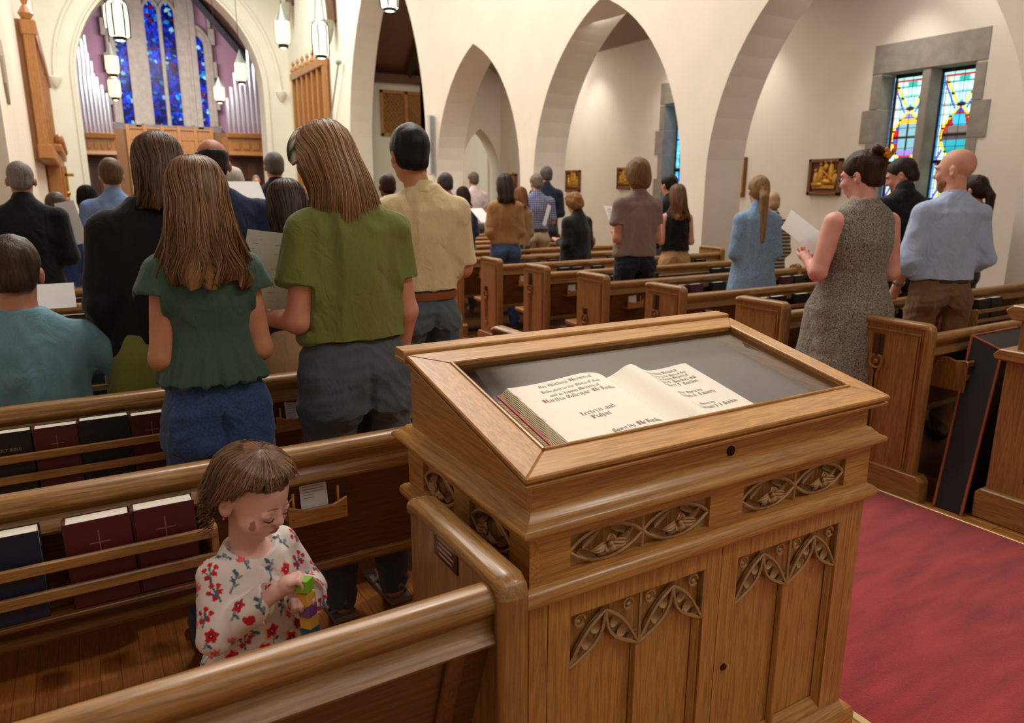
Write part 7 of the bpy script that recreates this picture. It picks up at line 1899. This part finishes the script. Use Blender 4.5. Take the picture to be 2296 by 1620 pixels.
    def cf(V):
        C = np.repeat(skin[None], len(V), 0)
        def mixin(c, rad, col, a, soft=.5, sc=None):
            d = (V-c)/(np.array(sc) if sc is not None else 1); w_ = np.clip((rad-np.linalg.norm(d, axis=1))/(rad*soft), 0, 1)[:, None]*a; return C*(1-w_)+col*w_
        ql = (V-np.array(hc)) @ np.array(R); C[(ql[:, 2] > .052*s+.10*np.clip(ql[:, 1], -.05, .1)) | ((ql[:, 1] < -.03) & (ql[:, 2] > -.05*s))] = np.array(srgb('6A4632'))
        for sd in (-1, 1): C = mixin(T(sd*.045, .075, -.042), .030, pink, .35, 1)
        C = mixin(er, .026, pink, .5, 1)
        C = mixin(lp, .0185*s, np.array(srgb('B8404C')), .85, .4, (1.1, 1, .62))
        d1 = ck; 
        w_ = (np.linalg.norm((V-d1)/np.array((1, 1, 1.35)), axis=1)+.0025*vnoise(V, (120, 120, 120)) < .0085); w2 = (np.linalg.norm((V-(d1+np.array(R @ Vector((-.011, .004, .004)))))/np.array((1, 1, 1)), axis=1)+.002*vnoise(V, (120, 120, 120)) < .0062)
        C[w_ | w2] = C[w_ | w2]*.3+smud*.7
        return C
    vmesh('body', b, sk, root, smooth_it=1, cfn=cf)
    # eyelashes and brows
    la = MB()
    for sd in (-1, 1): la.tube([T(sd*.016, .0945, -.016), T(sd*.024, .097, -.0205), T(sd*.034, .096, -.021), T(sd*.046, .088, -.016)], [.0008, .0014, .0016, .0007], 5)
    obj('eyelashes', la, plain('lash_brown', '2A1812', .6), root, smooth=True)['kind'] = 'stuff'
    br = MB()
    for sd in (-1, 1): br.tube([T(sd*.014, .099, .018), T(sd*.028, .099, .023), T(sd*.045, .090, .019)], [.001, .0018, .0008], 5)
    obj('eyebrows', br, plain('brow_brown', '8A5E4A', .7), root, smooth=True)['kind'] = 'stuff'
    obj('earring', MB().ell(T(.092, .002, -.040), (.0028, .0028, .0028), 8, 6), plain('pink_stone', 'C04860', .2), root, smooth=True)
    # hair
    hz = hc[2]; top = hz+.134*s; hy = hc[1]
    rows = [(top, .0008, .0008, hy-.010*s), (top-.0015*s, .014*s, .016*s, hy-.01*s), (top-.006*s, .036*s, .042*s, hy-.010*s), (top-.028*s, .068*s, .080*s, hy-.010*s), (top-.06*s, .083*s, .099*s, hy-.012*s), (top-.11*s, .086*s, .107*s, hy-.016*s), (top-.15*s, .084*s, .104*s, hy-.026*s), (top-.20*s, .080*s, .095*s, hy-.035*s), (top-.25*s, .078*s, .09*s, hy-.04*s)]
    Z = np.array([p[0] for p in rows]); o = np.argsort(Z); Z = Z[o]; A = np.array(rows)[o]
    nph, nz = 200, 80
    u = np.linspace(-1, 1, nph); 
    L = np.interp(np.abs(u), [0, .42, .52, .64, .72, .85, 1], [.225, .21, .150, .105, .085, .062, .050])*s+.012*s*vnoise(np.stack([u*11, u*0, u*0], 1), 1)+.012*s*vnoise(np.stack([u*42, u*0, u*0], 1), 1)
    U, Tt = np.meshgrid(u, np.linspace(0, 1, nz)**1.1, indexing='ij'); z = top-Tt*L[:, None]
    a, bb, yc = (np.interp(z, Z, A[:, i]) for i in (1, 2, 3))
    swirl = .9*np.clip((top-z)/s/.1, 0, 1)
    ph = U*math.pi+.24*np.sin(U*2*math.pi)*swirl
    fl = np.stack([U.ravel()*26+(z.ravel()/s)*16, (z.ravel()/s)*5, U.ravel()*0], 1)
    n1 = vnoise(fl, 1).reshape(U.shape); n2 = vnoise(fl*np.array([2.3, 1.6, 1])+7, 1).reshape(U.shape)
    disp = (.0035*n1+.002*n2)*s*np.clip((top-z)/s/.06, .05, 1)+.003*np.clip((top-z)/s/.03, 0, 1)
    V = np.stack([hc[0]+(a+disp)*np.sin(ph), yc-(bb+disp)*np.cos(ph), z], -1)
    loc = V-np.array(hc); V = np.array(hc)+loc @ np.array(R).T
    F = [(i*nz+j, (i+1)*nz+j, (i+1)*nz+j+1, i*nz+j+1) for i in range(nph-1) for j in range(nz-1)]
    ce, cb_ = np.array(srgb('7E5A3E')), np.array(srgb('35221A')); m = np.clip(.45+.5*n1+.4*n2, 0, 1).reshape(-1, 1); C = cb_*(1-m)+ce*m
    me = bpy.data.meshes.new('hair'); me.from_pydata(V.reshape(-1, 3).tolist(), [], F); me.shade_smooth()
    at = me.color_attributes.new('col', 'FLOAT_COLOR', 'POINT'); at.data.foreach_set('color', np.concatenate([C, np.ones((len(C), 1))], 1).astype(np.float32).ravel())
    ho = link('hair', me, vcol('hair_sheet', .7, .08), root)
    strands(ho, V, 2200, ce*1.25, cb_, s, .0009, seed=9, lift=.007)
    # wisps curling at the nape
    rng = random.Random(5); wm = MB()
    for i in range(260):
        a_ = rng.uniform(-1.4, 1.4); p = np.array(T(.076*math.sin(a_), -.02-.088*math.cos(a_), -.01-rng.random()*.055)); out = np.array((math.sin(a_), -math.cos(a_), 0)); pts = []
        k1 = rng.uniform(.4, 1); ph_ = rng.uniform(0, 6)
        for t in np.linspace(0, 1, 9): pts.append(tuple(p+out*(.004+.030*t*k1+.009*math.sin(t*9+ph_))+np.array((.005*math.sin(t*9+ph_), .005*math.cos(t*8), -.050*t*k1+.012*t*t*math.sin(ph_)))))
        wm.tube(pts, [.0011]*7+[.0008, .0004], 3)
    obj('nape_curls', wm, hair_mat('toddler', '8A6446', '3A261C'), root, smooth=True)['kind'] = 'stuff'
    # dress
    d = Vox((-.24, -.18, .30), (.24, .25, .75), .0036)
    d.prof([(.30, .158, .150, 0), (.40, .140, .128, 0), (.47, .118, .104, 0), (.508, .096, .084, 0), (.522, .091, .078, 0), (.60, .097, .075, 0), (.66, .098, .070, 0), (.695, .090, .062, -.003), (.722, .066, .054, -.006), (.735, .052, .048, -.008)], k=0, pw=2.2)
    for i in (0, 1):
        Sx = np.array(S[i]); Ex = np.array(E_[i]); Wx = np.array(Wt[i]); dd = (Wx-Ex)/np.linalg.norm(Wx-Ex)
        d.cone((Sx[0]*.75, Sx[1], Sx[2]+.002), Sx, .034, .036, k=.012); d.cone(Sx, Ex, .037, .037, k=.012)
        mid = Ex+(Wx-Ex)*.45; cuff = Wx-dd*.004+np.array((0, 0, -.012)); d.cone(Ex, mid, .036, .034, k=.012); d.cone(mid, cuff+dd*.02, .033, .050 if i == 0 else .054, k=.010)
        c = cuff-dd*.004; sl, X, Y, Z_ = d.sub(c-.08, c+.10); X, Y, Z_ = X-c[0], Y-c[1], Z_-c[2]
        q = X*dd[0]+Y*dd[1]+Z_*dd[2]; rr = np.sqrt(np.maximum(0, X*X+Y*Y+Z_*Z_-q*q))
        d.D[sl] = np.maximum(d.D[sl], -np.maximum(-q, rr-.085).astype(np.float32))
        d.D[sl] = np.maximum(d.D[sl], -np.maximum(np.maximum(-(q+.022), q-.02), rr-(.040+.3*q)).astype(np.float32))
    d.ell((0, .016, .760), (.064, .066, .060), k=.004, cut=True)
    def fo(V):
        a = np.arctan2(V[:, 0], V[:, 1]); w_ = np.clip((.510-V[:, 2])/.10, 0, 1)*(np.hypot(V[:, 0], V[:, 1]) < .2)
        seam = -.0035*np.exp(-((V[:, 2]-.512)/.004)**2)*(np.hypot(V[:, 0], V[:, 1]) < .115)
        return .0022*vnoise(V, (22, 22, 14))-.003*np.abs(vnoise(V+3, (30, 30, 24)))+w_*(.0065*np.sin(a*15+3*vnoise(V, (8, 8, 3)))+.003*np.sin(a*31))+seam
    me_o = vmesh('dress', d, vcol('dress_print', .8, .2, sheen=.1), root, fold=fo, smooth_it=1)
    me = me_o.data; nV = len(me.vertices); V = np.zeros(nV*3, np.float32); me.vertices.foreach_get('co', V); V = V.reshape(-1, 3).astype(float)
    N = np.zeros(nV*3, np.float32); me.vertices.foreach_get('normal', N); N = N.reshape(-1, 3)
    rng = np.random.default_rng(12); cent = []
    order = rng.permutation(nV)
    for i in order:
        if all(np.sum((V[i]-V[c])**2) > .041**2 for c in cent): cent.append(i)
        if len(cent) > 330: break
    base_c = np.array(srgb('E4DBD6')); col = np.repeat(base_c[None], nV, 0)
    RED, DRED, PINK, LP, LEAF, LEAF2, BLK, PEACH = [np.array(srgb(c)) for c in ('C81E30', '8E1226', 'E8606E', 'F0A8A0', '4C6478', '7E98A8', '1E1A20', 'E49A8A')]
    def paint(idx, mask, c): col[idx[mask]] = c
    for k, i in enumerate(cent):
        dv = V-V[i]; idx = np.where((dv**2).sum(1) < .040**2)[0]; idx = idx[(N[idx] @ N[i]) > .2]
        n = N[i]; up = np.array((0, 0, 1.0)); ex = np.cross(up, n); ex /= np.linalg.norm(ex)+1e-6; ey = np.cross(n, ex)
        an = rng.uniform(-.5, .5); ex, ey = ex*math.cos(an)+ey*math.sin(an), ey*math.cos(an)-ex*math.sin(an)
        u = (dv[idx] @ ex)*760; v = (dv[idx] @ ey)*760; r = np.hypot(u, v); th = np.arctan2(v, u); kind = k % 6
        def leaf(u0, v0, L, w_, ang, c):
            cu = (u-u0)*math.cos(ang)+(v-v0)*math.sin(ang); cv_ = -(u-u0)*math.sin(ang)+(v-v0)*math.cos(ang)
            paint(idx, (cu > 0) & (cu < L) & (np.abs(cv_) < w_*np.sin(np.pi*np.clip(cu/L, 0, 1))), c)
        def stem(u0, v0, u1, v1, w_, c):
            dx_, dy_ = u1-u0, v1-v0; t = np.clip(((u-u0)*dx_+(v-v0)*dy_)/(dx_*dx_+dy_*dy_), 0, 1); paint(idx, np.hypot(u-u0-t*dx_, v-v0-t*dy_) < w_, c)
        if kind in (0, 3):
            stem(0, -6, -2, -22, 1.9, LEAF2); leaf(-1, -14, 12, 3, -.3, LEAF)
            if kind == 0: paint(idx, np.hypot(u+1, v+1) < 14+1.5*np.cos(5*th), LP)
            paint(idx, r < 10.5+2*np.cos(5*th+k), RED); paint(idx, (r < 6.5) & (np.abs(np.cos(3*th)) < .35), DRED); paint(idx, r < 3.6, BLK); paint(idx, r < 1.8, base_c)
        elif kind == 1:
            U_, W_ = u/9, v/9; paint(idx, (U_**2+W_**2-1)**3-U_**2*W_**3 < 0, RED if rng.random() < .6 else PINK)
        elif kind == 2:
            stem(0, -16, 0, 10, 1.7, LEAF); stem(0, -4, 8, 6, 1.5, LEAF); stem(0, -8, -8, 2, 1.5, LEAF)
            for (a, b_) in ((0, 12), (9, 7), (-9, 4), (6, -3), (-6, -8)): paint(idx, np.hypot(u-a, v-b_) < 4.2, RED)
        elif kind == 4:
            stem(0, -18, 0, 12, 1.7, LEAF)
            for j, (a, sg) in enumerate(((-10, 1), (-3, -1), (4, 1), (9, -1))): leaf(0, a, 12, 3.0, .8 if sg > 0 else math.pi-.8, LEAF if j % 2 else LEAF2)
        else:
            stem(0, -18, 0, -2, 1.7, LEAF); leaf(0, -14, 12, 3, .9, LEAF2)
            paint(idx, (np.hypot(u/7.5, (v-4)/8.5) < 1) & (v < 8+3*np.cos(u*.9)), PINK if k % 4 else PEACH)
    at = me.color_attributes.new('col', 'FLOAT_COLOR', 'POINT'); at.data.foreach_set('color', np.concatenate([col, np.ones((nV, 1))], 1).astype(np.float32).ravel())
    nk = [(.062*math.sin(a), .000+.060*math.cos(a)*.93, .716+.012*abs(math.sin(a))-.006*math.cos(a)) for a in np.linspace(-math.pi, math.pi, 28)]
    sm = MB()
    t = Vox((-.1, -.06, 0), (.1, .12, .06), .005)
    for sd in (-1, 1): t.cone((sd*.045, -.02, .028), (sd*.052, .075, .022), .030, .026, k=.005)
    t.half((0, 0, .045), (0, 0, 1)); vmesh('shoes', t, plain('small_shoe', '3A2A28', .5), root)
    # blocks held in the hands
    M = Matrix.Translation((base[0], base[1], fz(1.565))) @ Matrix.Rotation(RZ, 4, 'Z')
    cs = [('1E6478', 'teal toy block at the bottom of the tower in the hands of the little girl'), ('D8A848', 'lower yellow toy block, between the teal and the purple one'), ('7A4890', 'purple toy block in the middle of the tower'),
          ('D8A848', 'upper yellow toy block above the purple one, under the right hand'), ('7CB82E', 'bright green toy block on top of the tower between the fingertips')]
    e_ = .0285
    for i, (c, lb) in enumerate(cs):
        p = M @ Vector((-.004+.002*i, .178, .548+i*e_+(.003 if i == 4 else 0)))
        o = obj('toy_block', MB().box(-e_/2, e_/2, -e_/2, e_/2, 0, e_-.0006), plain('block_'+c, c, .45), bev=.0014, loc=p); o.rotation_euler = (-.08, .06, .62+(.15 if i == 4 else 0))
        tag(o, lb, 'block', 'toy blocks held by the little girl')
    return root
toddler()
# red letters on the near black bible
o = bpy.data.objects.get('bible.001')
